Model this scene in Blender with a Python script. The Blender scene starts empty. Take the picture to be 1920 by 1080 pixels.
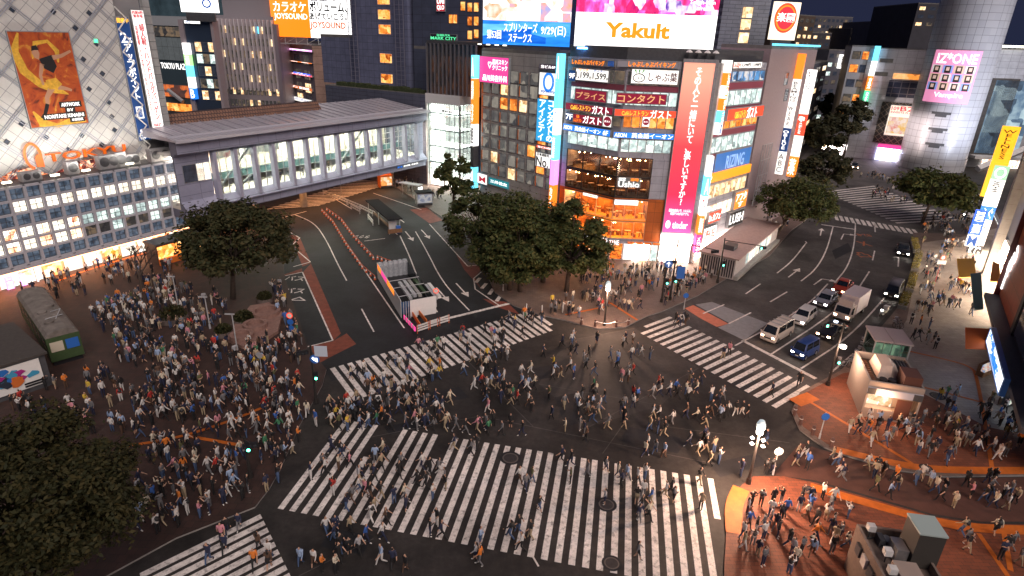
import bpy, bmesh, math, random
from mathutils import Vector, Matrix
rad = math.radians
rnd = random.Random(11)
sc = bpy.context.scene
COL = sc.collection

# ---------------------------------------------------------------- camera
FPX, HCAM = 1147.3, 31.0
_p, _r = rad(22.396), rad(2.0156)
_f = Vector((0, math.cos(_p), -math.sin(_p))); _x = Vector((1, 0, 0)); _u = _x.cross(_f)
CR = _x*math.cos(_r)+_u*math.sin(_r); CU = _u*math.cos(_r)-_x*math.sin(_r); CW = _f
CPOS = Vector((0, 0, HCAM))
cam = bpy.data.cameras.new('camera'); camo = bpy.data.objects.new('camera', cam); COL.objects.link(camo)
cam.sensor_fit = 'HORIZONTAL'; cam.sensor_width = 36; cam.lens = FPX/1920*36
cam.clip_start = .5; cam.clip_end = 4000
camo.matrix_world = Matrix(((CR.x, CU.x, -CW.x, 0), (CR.y, CU.y, -CW.y, 0), (CR.z, CU.z, -CW.z, HCAM), (0, 0, 0, 1)))
sc.camera = camo

# ---------------------------------------------------------------- sky, sun, exposure
SUN_EL, SUN_AZ = 45, 155          # light from high behind the camera
w = bpy.data.worlds.new('World'); sc.world = w; w.use_nodes = True
wn = w.node_tree; bg = wn.nodes['Background']
sky = wn.nodes.new('ShaderNodeTexSky'); sky.sky_type = 'NISHITA'; sky.sun_disc = False
sky.sun_elevation = rad(-0.3); sky.sun_rotation = rad(SUN_AZ); sky.air_density = 1.6; sky.ozone_density = 4
nav = wn.nodes.new('ShaderNodeMix'); nav.data_type = 'RGBA'; nav.inputs[0].default_value = .93; nav.inputs[7].default_value = (.075, .095, .22, 1)
wn.links.new(sky.outputs[0], nav.inputs[6]); wn.links.new(nav.outputs[2], bg.inputs[0]); bg.inputs[1].default_value = .15
sl = bpy.data.lights.new('city_glow_sun', 'SUN'); sl.energy = 1.5; sl.angle = rad(50); sl.color = (1, .85, .78)
so = bpy.data.objects.new('city_glow_sun', sl); COL.objects.link(so)
so.rotation_euler = (rad(90-SUN_EL), 0, rad(180-SUN_AZ))
sc.view_settings.view_transform = 'Standard'; sc.view_settings.look = 'None'
sc.view_settings.exposure = 0.7; sc.view_settings.gamma = 1
sc.cycles.use_denoising = True
sc.cycles.max_bounces = 5; sc.cycles.diffuse_bounces = 2; sc.cycles.glossy_bounces = 2
sc.cycles.transmission_bounces = 3; sc.cycles.transparent_max_bounces = 8
sc.cycles.caustics_reflective = False; sc.cycles.caustics_refractive = False
sc.cycles.sample_clamp_indirect = 3

# ---------------------------------------------------------------- picture point -> place
def ray(x, y): return CW*FPX+CR*(x-960)-CU*(y-540)
def G(x, y, z=0.0):
    d = ray(x, y); t = (z-HCAM)/d.z
    return CPOS+d*t
class Fac:
    """a vertical facade plane: origin P on the ground, local x to the right as seen, y into the building"""
    def __init__(s, P, az):
        s.P = Vector((P[0], P[1], 0)); s.az = az; a = rad(az)
        s.d = Vector((math.sin(a), math.cos(a), 0)); s.n = Vector((-s.d.y, s.d.x, 0)); s.rz = math.atan2(s.d.y, s.d.x)
    def at(s, x, y):
        q = ray(x, y); t = (s.P-CPOS).dot(s.n)/q.dot(s.n); X = CPOS+q*t
        return (X-s.P).dot(s.d), X.z
    def pt(s, x, y=0, z=0): return s.P+s.d*x+s.n*y+Vector((0, 0, z))
    def back(s, y): return Fac(s.P+s.n*y, s.az)
    def go(s, x, az): return Fac(s.pt(x), az)

# ---------------------------------------------------------------- materials
MATS = {}
def mat(name, col, rough=.6, metal=0., var=0., vs=3., bump=0., bs=30., emit=None, es=0., spec=.5, tex=None, stretch=None):
    if name in MATS: return MATS[name]
    m = bpy.data.materials.new(name); m.use_nodes = True; MATS[name] = m
    nt = m.node_tree; b = nt.nodes['Principled BSDF']
    b.inputs['Base Color'].default_value = (*col, 1); b.inputs['Roughness'].default_value = rough
    b.inputs['Metallic'].default_value = metal; b.inputs['Specular IOR Level'].default_value = spec
    tc = nt.nodes.new('ShaderNodeTexCoord'); vec = tc.outputs['Object']
    if stretch:
        mp = nt.nodes.new('ShaderNodeMapping'); mp.inputs['Scale'].default_value = stretch
        nt.links.new(vec, mp.inputs[0]); vec = mp.outputs[0]
    if var:
        n = nt.nodes.new('ShaderNodeTexNoise'); n.inputs['Scale'].default_value = vs; n.inputs['Detail'].default_value = 6
        n.inputs['Roughness'].default_value = .65
        nt.links.new(vec, n.inputs['Vector'])
        r = nt.nodes.new('ShaderNodeValToRGB'); e = r.color_ramp.elements
        e[0].position = .3; e[1].position = .7
        e[0].color = (*[c*(1-var) for c in col], 1); e[1].color = (*[min(1, c*(1+var)) for c in col], 1)
        nt.links.new(n.outputs['Fac'], r.inputs[0]); nt.links.new(r.outputs[0], b.inputs['Base Color'])
    if bump:
        n2 = nt.nodes.new('ShaderNodeTexNoise'); n2.inputs['Scale'].default_value = bs; n2.inputs['Detail'].default_value = 4
        nt.links.new(vec, n2.inputs['Vector'])
        bp = nt.nodes.new('ShaderNodeBump'); bp.inputs['Strength'].default_value = bump; bp.inputs['Distance'].default_value = .02
        nt.links.new(n2.outputs['Fac'], bp.inputs['Height']); nt.links.new(bp.outputs[0], b.inputs['Normal'])
    if emit:
        b.inputs['Emission Color'].default_value = (*emit, 1); b.inputs['Emission Strength'].default_value = es
    return m
def road(name, col, patch=.35, worn=None, chips=0.):
    """asphalt or road paint: grain, patches, tyre-worn streaks; chips lets the asphalt show through"""
    m = mat(name, col, .72, bump=.35, bs=70); nt = m.node_tree; b = nt.nodes['Principled BSDF']; tc = nt.nodes['Texture Coordinate']
    def ns(sc_, d, lo, hi, a, c):
        n = nt.nodes.new('ShaderNodeTexNoise'); n.inputs['Scale'].default_value = sc_; n.inputs['Detail'].default_value = d; n.inputs['Roughness'].default_value = .7; nt.links.new(tc.outputs['Object'], n.inputs['Vector'])
        r = nt.nodes.new('ShaderNodeMapRange'); r.inputs[1].default_value = lo; r.inputs[2].default_value = hi; r.inputs[3].default_value = a; r.inputs[4].default_value = c; nt.links.new(n.outputs['Fac'], r.inputs[0]); return r.outputs[0]
    v = None
    for o_ in (ns(.18, 6, .35, .65, 1-patch, 1+patch), ns(2.2, 8, .3, .7, 1-patch*.6, 1+patch*.5), ns(45, 2, .3, .7, .75, 1.25)):
        if v is None: v = o_
        else:
            q = nt.nodes.new('ShaderNodeMath'); q.operation = 'MULTIPLY'; nt.links.new(v, q.inputs[0]); nt.links.new(o_, q.inputs[1]); v = q.outputs[0]
    mx = nt.nodes.new('ShaderNodeMix'); mx.data_type = 'RGBA'; mx.blend_type = 'MULTIPLY'; mx.inputs[0].default_value = 1; mx.inputs[6].default_value = (*col, 1); nt.links.new(v, mx.inputs[7]); out = mx.outputs[2]
    if chips:
        m3 = nt.nodes.new('ShaderNodeMix'); m3.data_type = 'RGBA'; m3.inputs[7].default_value = (*worn, 1); nt.links.new(out, m3.inputs[6]); nt.links.new(ns(2.6, 10, .5, .68, 0, chips), m3.inputs[0]); out = m3.outputs[2]
    nt.links.new(out, b.inputs['Base Color']); return m
def tiles(name, c1, c2, mortar, sx, sy, ms=.02, rough=.7, rot=0, offset=.5, plane='XY', var=.25):
    """pavers, wall panels or boards: brick pattern in object space"""
    if name in MATS: return MATS[name]
    m = mat(name, c1, rough); nt = m.node_tree; b = nt.nodes['Principled BSDF']
    tc = nt.nodes['Texture Coordinate']; mp = nt.nodes.new('ShaderNodeMapping')
    mp.vector_type = 'TEXTURE' if False else 'POINT'
    if plane == 'XZ': mp.inputs['Rotation'].default_value = (rad(-90), 0, 0)
    elif plane == 'YZ': mp.inputs['Rotation'].default_value = (rad(-90), 0, rad(90))
    nt.links.new(tc.outputs['Object'], mp.inputs[0])
    vec = mp.outputs[0]
    if rot:
        m2 = nt.nodes.new('ShaderNodeMapping'); m2.inputs['Rotation'].default_value = (0, 0, rad(rot))
        nt.links.new(vec, m2.inputs[0]); vec = m2.outputs[0]
    br = nt.nodes.new('ShaderNodeTexBrick'); br.offset = offset
    br.inputs['Color1'].default_value = (*c1, 1); br.inputs['Color2'].default_value = (*c2, 1); br.inputs['Mortar'].default_value = (*mortar, 1)
    br.inputs['Scale'].default_value = 1; br.inputs['Brick Width'].default_value = sx; br.inputs['Row Height'].default_value = sy
    br.inputs['Mortar Size'].default_value = ms; br.inputs['Mortar Smooth'].default_value = .1
    nt.links.new(vec, br.inputs['Vector'])
    n = nt.nodes.new('ShaderNodeTexNoise'); n.inputs['Scale'].default_value = .6; n.inputs['Detail'].default_value = 8; n.inputs['Roughness'].default_value = .7
    nt.links.new(tc.outputs['Object'], n.inputs['Vector'])
    r = nt.nodes.new('ShaderNodeMapRange'); r.inputs[1].default_value = .3; r.inputs[2].default_value = .7; r.inputs[3].default_value = 1-var; r.inputs[4].default_value = 1+var*.5
    nt.links.new(n.outputs['Fac'], r.inputs[0])
    mx = nt.nodes.new('ShaderNodeMix'); mx.data_type = 'RGBA'; mx.blend_type = 'MULTIPLY'; mx.inputs[0].default_value = 1
    nt.links.new(br.outputs['Color'], mx.inputs[6]); nt.links.new(r.outputs[0], mx.inputs[7])
    nt.links.new(mx.outputs[2], b.inputs['Base Color'])
    bp = nt.nodes.new('ShaderNodeBump'); bp.inputs['Strength'].default_value = .4; bp.inputs['Distance'].default_value = .01; bp.invert = True
    nt.links.new(br.outputs['Fac'], bp.inputs['Height']); nt.links.new(bp.outputs[0], b.inputs['Normal'])
    return m
def glow(name, col, s=1.5, base=None):
    return mat(name, base or tuple(.6*c for c in col), .4, emit=col, es=s)
def lit(name, cols, s, scale=1.2, stretch=(1, 1, 1), rough=.15):
    """a lit room, display or screen behind glass: patches of colour giving off light"""
    if name in MATS: return MATS[name]
    m = mat(name, (.02, .02, .02), rough); nt = m.node_tree; b = nt.nodes['Principled BSDF']; tc = nt.nodes['Texture Coordinate']
    oi = nt.nodes.new('ShaderNodeObjectInfo'); ad = nt.nodes.new('ShaderNodeVectorMath'); ad.operation = 'MULTIPLY_ADD'
    cx = nt.nodes.new('ShaderNodeCombineXYZ')
    for k in range(3): nt.links.new(oi.outputs['Random'], cx.inputs[k])
    ad.inputs[1].default_value = (37, 23, 51)
    nt.links.new(cx.outputs[0], ad.inputs[0]); 
    mp = nt.nodes.new('ShaderNodeMapping'); mp.inputs['Scale'].default_value = stretch
    nt.links.new(tc.outputs['Object'], mp.inputs[0]); nt.links.new(mp.outputs[0], ad.inputs[2])
    v = nt.nodes.new('ShaderNodeTexVoronoi'); v.distance = 'CHEBYCHEV'; v.inputs['Scale'].default_value = scale
    nt.links.new(ad.outputs[0], v.inputs['Vector'])
    n = nt.nodes.new('ShaderNodeTexNoise'); n.inputs['Scale'].default_value = scale*2.2; n.inputs['Detail'].default_value = 5
    nt.links.new(ad.outputs[0], n.inputs['Vector'])
    sep = nt.nodes.new('ShaderNodeSeparateColor'); nt.links.new(v.outputs['Color'], sep.inputs[0])
    mm = nt.nodes.new('ShaderNodeMix'); mm.data_type = 'FLOAT'; mm.inputs[0].default_value = .5
    nt.links.new(sep.outputs[0], mm.inputs[2]); nt.links.new(n.outputs['Fac'], mm.inputs[3])
    r = nt.nodes.new('ShaderNodeValToRGB'); e = r.color_ramp.elements
    for i, c in enumerate(cols):
        p = .2+.6*i/max(1, len(cols)-1)
        if i < 2: el = e[i]; el.position = p
        else: el = e.new(p)
        el.color = (*c, 1)
    nt.links.new(mm.outputs[0], r.inputs[0]); nt.links.new(r.outputs[0], b.inputs['Emission Color'])
    b.inputs['Emission Strength'].default_value = s
    return m
def lamp_room(name, base, mid, spot, s, sc_=2.0):
    """a dim room seen through glass: soft warm glow, dark furniture bands, bright lamps"""
    if name in MATS: return MATS[name]
    m = mat(name, (.02, .015, .012), .15); nt = m.node_tree; b = nt.nodes['Principled BSDF']; tc = nt.nodes['Texture Coordinate']
    oi = nt.nodes.new('ShaderNodeObjectInfo'); ad = nt.nodes.new('ShaderNodeVectorMath'); ad.operation = 'ADD'; cx = nt.nodes.new('ShaderNodeVectorMath'); cx.operation = 'SCALE'; cx.inputs[0].default_value = (31, 17, 43)
    nt.links.new(oi.outputs['Random'], cx.inputs['Scale']); nt.links.new(tc.outputs['Object'], ad.inputs[0]); nt.links.new(cx.outputs[0], ad.inputs[1])
    n = nt.nodes.new('ShaderNodeTexNoise'); n.inputs['Scale'].default_value = .55; n.inputs['Detail'].default_value = 3; nt.links.new(ad.outputs[0], n.inputs['Vector'])
    r = nt.nodes.new('ShaderNodeValToRGB'); r.color_ramp.elements[0].position = .35; r.color_ramp.elements[1].position = .68; r.color_ramp.elements[0].color = (*base, 1); r.color_ramp.elements[1].color = (*mid, 1); nt.links.new(n.outputs['Fac'], r.inputs[0])
    mp = nt.nodes.new('ShaderNodeMapping'); mp.inputs['Scale'].default_value = (.6, 1, 1.6); nt.links.new(ad.outputs[0], mp.inputs[0])
    n2 = nt.nodes.new('ShaderNodeTexNoise'); n2.inputs['Scale'].default_value = 3.2; n2.inputs['Detail'].default_value = 4; nt.links.new(mp.outputs[0], n2.inputs['Vector'])
    r2 = nt.nodes.new('ShaderNodeValToRGB'); r2.color_ramp.elements[0].position = .42; r2.color_ramp.elements[1].position = .56; r2.color_ramp.elements[0].color = (.25, .2, .2, 1); nt.links.new(n2.outputs['Fac'], r2.inputs[0])
    mu_ = nt.nodes.new('ShaderNodeMix'); mu_.data_type = 'RGBA'; mu_.blend_type = 'MULTIPLY'; mu_.inputs[0].default_value = 1; nt.links.new(r.outputs[0], mu_.inputs[6]); nt.links.new(r2.outputs[0], mu_.inputs[7])
    v = nt.nodes.new('ShaderNodeTexVoronoi'); v.inputs['Scale'].default_value = sc_; nt.links.new(ad.outputs[0], v.inputs['Vector'])
    r3 = nt.nodes.new('ShaderNodeValToRGB'); r3.color_ramp.elements[0].position = .1; r3.color_ramp.elements[1].position = .22; r3.color_ramp.elements[0].color = (*spot, 1); r3.color_ramp.elements[1].color = (0, 0, 0, 1); nt.links.new(v.outputs['Distance'], r3.inputs[0])
    a2 = nt.nodes.new('ShaderNodeMix'); a2.data_type = 'RGBA'; a2.blend_type = 'ADD'; a2.inputs[0].default_value = 1; nt.links.new(mu_.outputs[2], a2.inputs[6]); nt.links.new(r3.outputs[0], a2.inputs[7])
    nt.links.new(a2.outputs[2], b.inputs['Emission Color']); b.inputs['Emission Strength'].default_value = s
    return m
def clear_glass(name, tint=(.85, .95, .95), a=.16):
    if name in MATS: return MATS[name]
    m = bpy.data.materials.new(name); m.use_nodes = True; MATS[name] = m; nt = m.node_tree
    for n in list(nt.nodes): nt.nodes.remove(n)
    o = nt.nodes.new('ShaderNodeOutputMaterial'); t = nt.nodes.new('ShaderNodeBsdfTransparent'); t.inputs[0].default_value = (*tint, 1)
    g = nt.nodes.new('ShaderNodeBsdfGlossy'); g.inputs['Roughness'].default_value = .05
    mx = nt.nodes.new('ShaderNodeMixShader'); mx.inputs[0].default_value = a
    nt.links.new(t.outputs[0], mx.inputs[1]); nt.links.new(g.outputs[0], mx.inputs[2]); nt.links.new(mx.outputs[0], o.inputs[0])
    return m

M = dict(
 white=mat('white_paint', (.78, .77, .75), .5, var=.06), dirty_white=mat('dirty_white', (.62, .61, .6), .6, var=.15, vs=1.5),
 grey=mat('grey_paint', (.3, .31, .33), .5, var=.12), dgrey=mat('dark_grey', (.07, .072, .08), .5, var=.2),
 black=mat('black_paint', (.015, .015, .018), .45), steel=mat('brushed_steel', (.5, .5, .52), .35, .8, var=.1),
 pole=mat('dark_pole_paint', (.03, .027, .026), .4, var=.2), palepole=mat('pale_pole', (.55, .56, .58), .4, .3),
 conc=mat('concrete', (.36, .35, .33), .8, var=.18, vs=1.2, bump=.2), dconc=mat('weathered_concrete', (.17, .165, .16), .85, var=.25, vs=.7),
 bluegrey=mat('blue_grey_panel', (.36, .36, .47), .5, var=.08, vs=.6), red=mat('red_paint', (.45, .03, .025), .45), orange=mat('orange_paint', (.75, .19, .03), .5),
 rubber=mat('tyre_rubber', (.012, .012, .012), .8), glass=mat('dark_glass', (.015, .02, .028), .08, spec=.8), bluewin=mat('blue_night_window', (.06, .08, .12), .12, var=.5, vs=.9, spec=.7),
 wood=mat('wood_slat', (.2, .1, .05), .7, var=.3), green=mat('green_paint', (.05, .09, .04), .5, var=.2), blue=mat('blue_sign_paint', (.03, .14, .5), .4),
)

# ---------------------------------------------------------------- mesh building
class MB:
    def __init__(s): s.v = []; s.f = []; s.m = []
    def face(s, idx, m=0): s.f.append(tuple(idx)); s.m.append(m)
    def quad(s, a, b, c, d, m=0):
        k = len(s.v); s.v += [tuple(a), tuple(b), tuple(c), tuple(d)]; s.face((k, k+1, k+2, k+3), m)
    def bx(s, x0, x1, y0, y1, z0, z1, m=0, T=None):
        k = len(s.v); P = [(x0, y0, z0), (x1, y0, z0), (x1, y1, z0), (x0, y1, z0), (x0, y0, z1), (x1, y0, z1), (x1, y1, z1), (x0, y1, z1)]
        if T is not None: P = [tuple(T @ Vector(p)) for p in P]
        s.v += P
        for q in ((0, 3, 2, 1), (4, 5, 6, 7), (0, 1, 5, 4), (1, 2, 6, 5), (2, 3, 7, 6), (3, 0, 4, 7)): s.face([k+i for i in q], m)
        return s
    def prism(s, poly, z0, z1, m=0, bottom=True, T=None, mt=None):
        """polygon (counter-clockwise in x, y) pulled from z0 up to z1"""
        A = sum(poly[i-1][0]*poly[i][1]-poly[i][0]*poly[i-1][1] for i in range(len(poly)))
        if A < 0: poly = poly[::-1]
        k = len(s.v); n = len(poly)
        P = [(p[0], p[1], z0) for p in poly]+[(p[0], p[1], z1) for p in poly]
        if T is not None: P = [tuple(T @ Vector(p)) for p in P]
        s.v += P
        s.face([k+n+i for i in range(n)], m if mt is None else mt)
        if bottom: s.face([k+n-1-i for i in range(n)], m)
        for i in range(n): j = (i+1) % n; s.face((k+i, k+j, k+n+j, k+n+i), m)
        return s
    def cyl(s, p0, p1, r0, r1=None, n=10, m=0, caps=True):
        r1 = r0 if r1 is None else r1; p0 = Vector(p0); p1 = Vector(p1); a = (p1-p0).normalized()
        t = Vector((1, 0, 0)) if abs(a.x) < .8 else Vector((0, 1, 0)); e1 = a.cross(t).normalized(); e2 = a.cross(e1)
        k = len(s.v)
        for p, r in ((p0, r0), (p1, r1)):
            for i in range(n): an = 2*math.pi*i/n; s.v.append(tuple(p+e1*r*math.cos(an)+e2*r*math.sin(an)))
        for i in range(n): j = (i+1) % n; s.face((k+i, k+n+i, k+n+j, k+j), m)
        if caps: s.face([k+i for i in range(n)], m); s.face([k+n+n-1-i for i in range(n)], m)
        return s
    def tube(s, pts, r, n=8, m=0):
        for a, b in zip(pts[:-1], pts[1:]): s.cyl(a, b, r, r, n, m)
        return s
    def lathe(s, prof, n=14, m=0, c=(0, 0, 0)):
        k = len(s.v)
        for r, z in prof:
            for i in range(n): an = 2*math.pi*i/n; s.v.append((c[0]+r*math.cos(an), c[1]+r*math.sin(an), c[2]+z))
        for q in range(len(prof)-1):
            for i in range(n): j = (i+1) % n; s.face((k+q*n+i, k+q*n+j, k+(q+1)*n+j, k+(q+1)*n+i), m)
        return s
    def mesh(s, name, mats, smooth=False):
        me = bpy.data.meshes.new(name); me.from_pydata(s.v, [], s.f)
        for q in (mats if isinstance(mats, (list, tuple)) else [mats]): me.materials.append(q)
        for p, q in zip(me.polygons, s.m): p.material_index = q; p.use_smooth = smooth
        me.update(); return me
    def obj(s, name, mats, parent=None, smooth=False, loc=None, rz=0):
        return link(name, s.mesh(name, mats, smooth), parent, loc, rz)
def link(name, me, parent=None, loc=None, rz=0):
    o = bpy.data.objects.new(name, me); COL.objects.link(o)
    if parent is not None: o.parent = parent
    if loc is not None: o.location = loc
    o.rotation_euler = (0, 0, rz); return o
def tag(o, label, cat, group=None, kind=None):
    o['label'] = label; o['category'] = cat
    if group: o['group'] = group
    if kind: o['kind'] = kind
    return o
def thing(name, label, cat, loc=(0, 0, 0), rz=0, group=None):
    o = link(name, None, None, loc, rz); o.empty_display_size = .3
    return tag(o, label, cat, group)
def struct(name, mb, mats, label=None):
    o = mb.obj(name, mats) if isinstance(mb, MB) else link(name, mb)
    o['kind'] = 'structure'
    return o
def dup(root, loc, rz=None, label=None, group=None):
    r = root.copy(); COL.objects.link(r); r.location = loc
    if rz is not None: r.rotation_euler = (0, 0, rz)
    if label: r['label'] = label
    if group: r['group'] = group
    for ch in list(root.children):
        c = ch.copy(); COL.objects.link(c); c.parent = r
        for g in ch.children:
            d = g.copy(); COL.objects.link(d); d.parent = c
    return r
_tc = {}
def text_mesh(body, w, h, mt, th=.02, keep=False, vertical=False, bold=.012):
    """lettering as a mesh in the x, z plane facing -y, fitted into w x h (origin lower left)"""
    if vertical: body = '\n'.join(body)
    c = bpy.data.curves.new('lettering', 'FONT'); c.body = body; c.resolution_u = 2; c.extrude = th; c.align_x = 'CENTER'; c.offset = bold
    if vertical: c.space_line = .85
    o = bpy.data.objects.new('lettering', c); COL.objects.link(o)
    me = bpy.data.meshes.new_from_object(o); bpy.data.objects.remove(o); bpy.data.curves.remove(c)
    if not me.vertices: return me
    xs = [v.co.x for v in me.vertices]; ys = [v.co.y for v in me.vertices]
    x0, x1, y0, y1 = min(xs), max(xs), min(ys), max(ys); sx = w/max(1e-6, x1-x0); sy = h/max(1e-6, y1-y0)
    ox = oy = 0
    if keep:
        q = min(sx, sy); ox = (w-q*(x1-x0))/2; oy = (h-q*(y1-y0))/2; sx = sy = q
    for v in me.vertices: v.co = ((v.co.x-x0)*sx+ox, -v.co.z, (v.co.y-y0)*sy+oy)
    me.materials.clear(); me.materials.append(mt); me.name = 'lettering'
    return me
def letter(parent, body, mt, x0, z0, x1, z1, y, **k):
    return link('lettering', text_mesh(body, x1-x0, z1-z0, mt, **k), parent, (x0, y, z0))
def sign(fac, label, c0, c1, panel, texts=(), name='shop_sign', cat='sign', dep=.25, off=.03, group=None, side=None):
    """a board on a facade between two picture corners; texts = (words, material, u0, v0, u1, v1, vertical) with v from the top"""
    a = fac.at(*c0); b = fac.at(*c1); x0, x1 = min(a[0], b[0]), max(a[0], b[0]); z0, z1 = min(a[1], b[1]), max(a[1], b[1])
    W, H = x1-x0, z1-z0
    mb = MB().bx(0, W, -off-dep, -off, 0, H, 1); mb.m[2] = 0
    o = mb.obj(name, [panel, side or M['grey']], None, loc=fac.pt(x0, 0, z0), rz=fac.rz)
    tag(o, label, cat, group)
    fr_w = min(.1, .06*min(W, H)); fb = MB()
    for q in ((0, W, 0, fr_w), (0, W, H-fr_w, H), (0, fr_w, fr_w, H-fr_w), (W-fr_w, W, fr_w, H-fr_w)): fb.bx(q[0], q[1], -off-dep-.05, -off-dep-.002, q[2], q[3])
    fb.obj('frame', [side or M['grey']], o)
    for t in texts:
        letter(o, t[0], t[1], t[2]*W, (1-t[5])*H, t[4]*W, (1-t[3])*H, -off-dep-.03, vertical=len(t) > 6 and t[6])
    return o, W, H
Z1 = ((-15.801, 33.375), (-13.992, 44.125), (.869, -.174))
Z2 = ((19.317, 67.901), (14.312, 63.859), (.565, -.839))
# ================================================================ ground, roads, pavements, markings
asph = road('asphalt', (.028, .024, .022), .6)
asph2 = road('dark_new_asphalt', (.0145, .015, .018), .45)
asph3 = road('worn_grey_asphalt', (.066, .06, .058), .5)
asph4 = road('worn_patch_asphalt', (.044, .038, .035), .4)
redpav = tiles('red_brick_paving', (.22, .062, .028), (.15, .045, .022), (.055, .024, .017), .6, .3, .012)
darkpav = tiles('dark_plaza_paving', (.06, .03, .024), (.042, .024, .02), (.02, .014, .013), .6, .6, .015)
shoplitpav = tiles('shop_lit_paving', (.42, .36, .31), (.36, .31, .27), (.2, .17, .15), .9, .45, .012)  # brightness of the shop light is put into this paler tile colour
greypav = tiles('grey_stone_paving', (.2, .14, .115), (.155, .11, .095), (.08, .06, .055), .6, .3, .012)
kerbm = mat('kerb_stone', (.25, .23, .22), .8, var=.2)
paint = road('road_paint', (.76, .7, .66), .26, (.09, .08, .075), .8)
paint_or = mat('worn_orange_paint', (.42, .13, .05), .7, var=.35, vs=1.5)
paint_red = mat('worn_red_paint', (.19, .05, .035), .75, var=.35, vs=1.2)
tact = mat('orange_tactile_tile', (.5, .12, .012), .65, var=.2, vs=2, bump=.5, bs=14)
g = MB(); g.quad((-900, -60, 0), (900, -60, 0), (900, 1800, 0), (-900, 1800, 0)); struct('ground', g, [asph])
def GP(pts, z=0): return [(G(x, y, z).x, G(x, y, z).y) for x, y in pts]
def slab(name, pts, m, h=.13, world=()):
    P = GP(pts, h)+list(world); mb = MB(); mb.prism(P, 0, h, 1, bottom=False, mt=0); return struct(name, mb, [m, kerbm])
def sheet(name, polys, m, z=.004):
    mb = MB()
    for pts in polys:
        k = len(mb.v); P = GP(pts, z)
        A = sum(P[i-1][0]*P[i][1]-P[i][0]*P[i-1][1] for i in range(len(P)))
        if A < 0: P = P[::-1]
        mb.v += [(x, y, z) for x, y in P]; mb.face(range(k, k+len(P)))
    return struct(name, mb, [m])
def ribbon(mb, pts, wd, z=.012, px=True, m=0):
    P = [Vector((*q, 0)) for q in (GP(pts, z) if px else pts)]
    # smooth the polyline
    for _ in range(2 if len(P) > 2 else 0):
        Q = [P[0]]
        for a, b in zip(P[:-1], P[1:]): Q += [a.lerp(b, .25), a.lerp(b, .75)]
        P = Q+[P[-1]]
    L = []
    for i, p in enumerate(P):
        t = (P[min(i+1, len(P)-1)]-P[max(i-1, 0)]).normalized(); n = Vector((-t.y, t.x, 0))*wd/2
        L.append((p-n, p+n))
    for (a, b), (c, d) in zip(L[:-1], L[1:]):
        mb.quad((a.x, a.y, z), (c.x, c.y, z), (d.x, d.y, z), (b.x, b.y, z), m)
    return mb
# dark asphalt of the bus road, worn centre of the crossing, paler car road
sheet('bus_road', [[(500, 395), (560, 380), (700, 355), (815, 400), (905, 500), (1010, 590), (800, 660), (622, 715), (575, 640), (535, 520)]], asph2)
sheet('car_road', [[(1215, 595), (1440, 480), (1520, 405), (1570, 395), (1712, 440), (1706, 540), (1620, 640), (1530, 770), (1390, 690)]], asph3)
sheet('worn_road_patch', [[(1060, 640), (1190, 615), (1310, 690), (1240, 760), (1105, 800), (1010, 720)]], asph4, .006)
sheet('street_beyond', [[(1440, 400), (1500, 300), (1540, 250), (1580, 250), (1660, 330), (1900, 400), (1900, 455), (1720, 440), (1570, 396)]], asph3, .007)
# pavements with kerbs
slab('station_plaza', [(577, 653), (612, 692), (604, 722), (560, 800), (525, 880), (505, 915), (478, 950), (330, 1008), (180, 1090), (-150, 1120), (-330, 640), (-60, 560), (330, 452), (420, 415), (496, 400), (531, 470), (533, 520)], darkpav)
slab('corner_pavement', [(1100, 611), (1122, 616), (1172, 613), (1213, 592), (1240, 584), (1310, 553), (1362, 522), (1442, 480), (1483, 432), (1540, 392), (1500, 330), (1480, 300), (1380, 330), (1100, 380), (900, 330), (700, 318), (694, 335), (745, 352), (800, 388), (880, 440), (907, 500), (928, 548), (962, 572), (1012, 590), (1060, 600)], greypav)
slab('shopping_street_pavement', [(1712, 436), (1716, 470), (1713, 505), (1698, 545), (1680, 580), (1655, 610), (1618, 650), (1575, 695), (1500, 735), (1484, 770), (1500, 806), (1545, 838), (1600, 858), (1690, 882), (1770, 893), (1990, 890), (2300, 760), (2100, 420), (1900, 380), (1830, 440)], greypav)
sheet('shop_light_sheet', [[(1730, 455), (1700, 600), (1640, 690), (1850, 800), (1990, 830), (2050, 700), (1900, 420), (1800, 445)]], shoplitpav, .134)  # paler sheet paints the glow of the shops on the pavement
sheet('red_corner_paving', [[(1640, 690), (1580, 700), (1506, 738), (1492, 770), (1506, 800), (1550, 832), (1604, 852), (1692, 876), (1770, 886), (1985, 883), (1990, 830), (1850, 800)]], redpav, .138)
slab('near_pavement', [(1392, 908), (1412, 893), (1470, 893), (1530, 905), (1600, 925), (1750, 968), (1840, 982), (2050, 985), (2050, 1200), (1360, 1200), (1358, 1060), (1363, 980), (1374, 930)], redpav)
sheet('side_street', [[(1500, 830), (1600, 862), (1690, 886), (1770, 897), (1990, 894), (2040, 978), (1840, 978), (1750, 964), (1600, 921), (1530, 901), (1450, 890)]], mat('dark_red_asphalt', (.085, .034, .024), .75, var=.3, vs=.7, bump=.3), .005)
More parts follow.
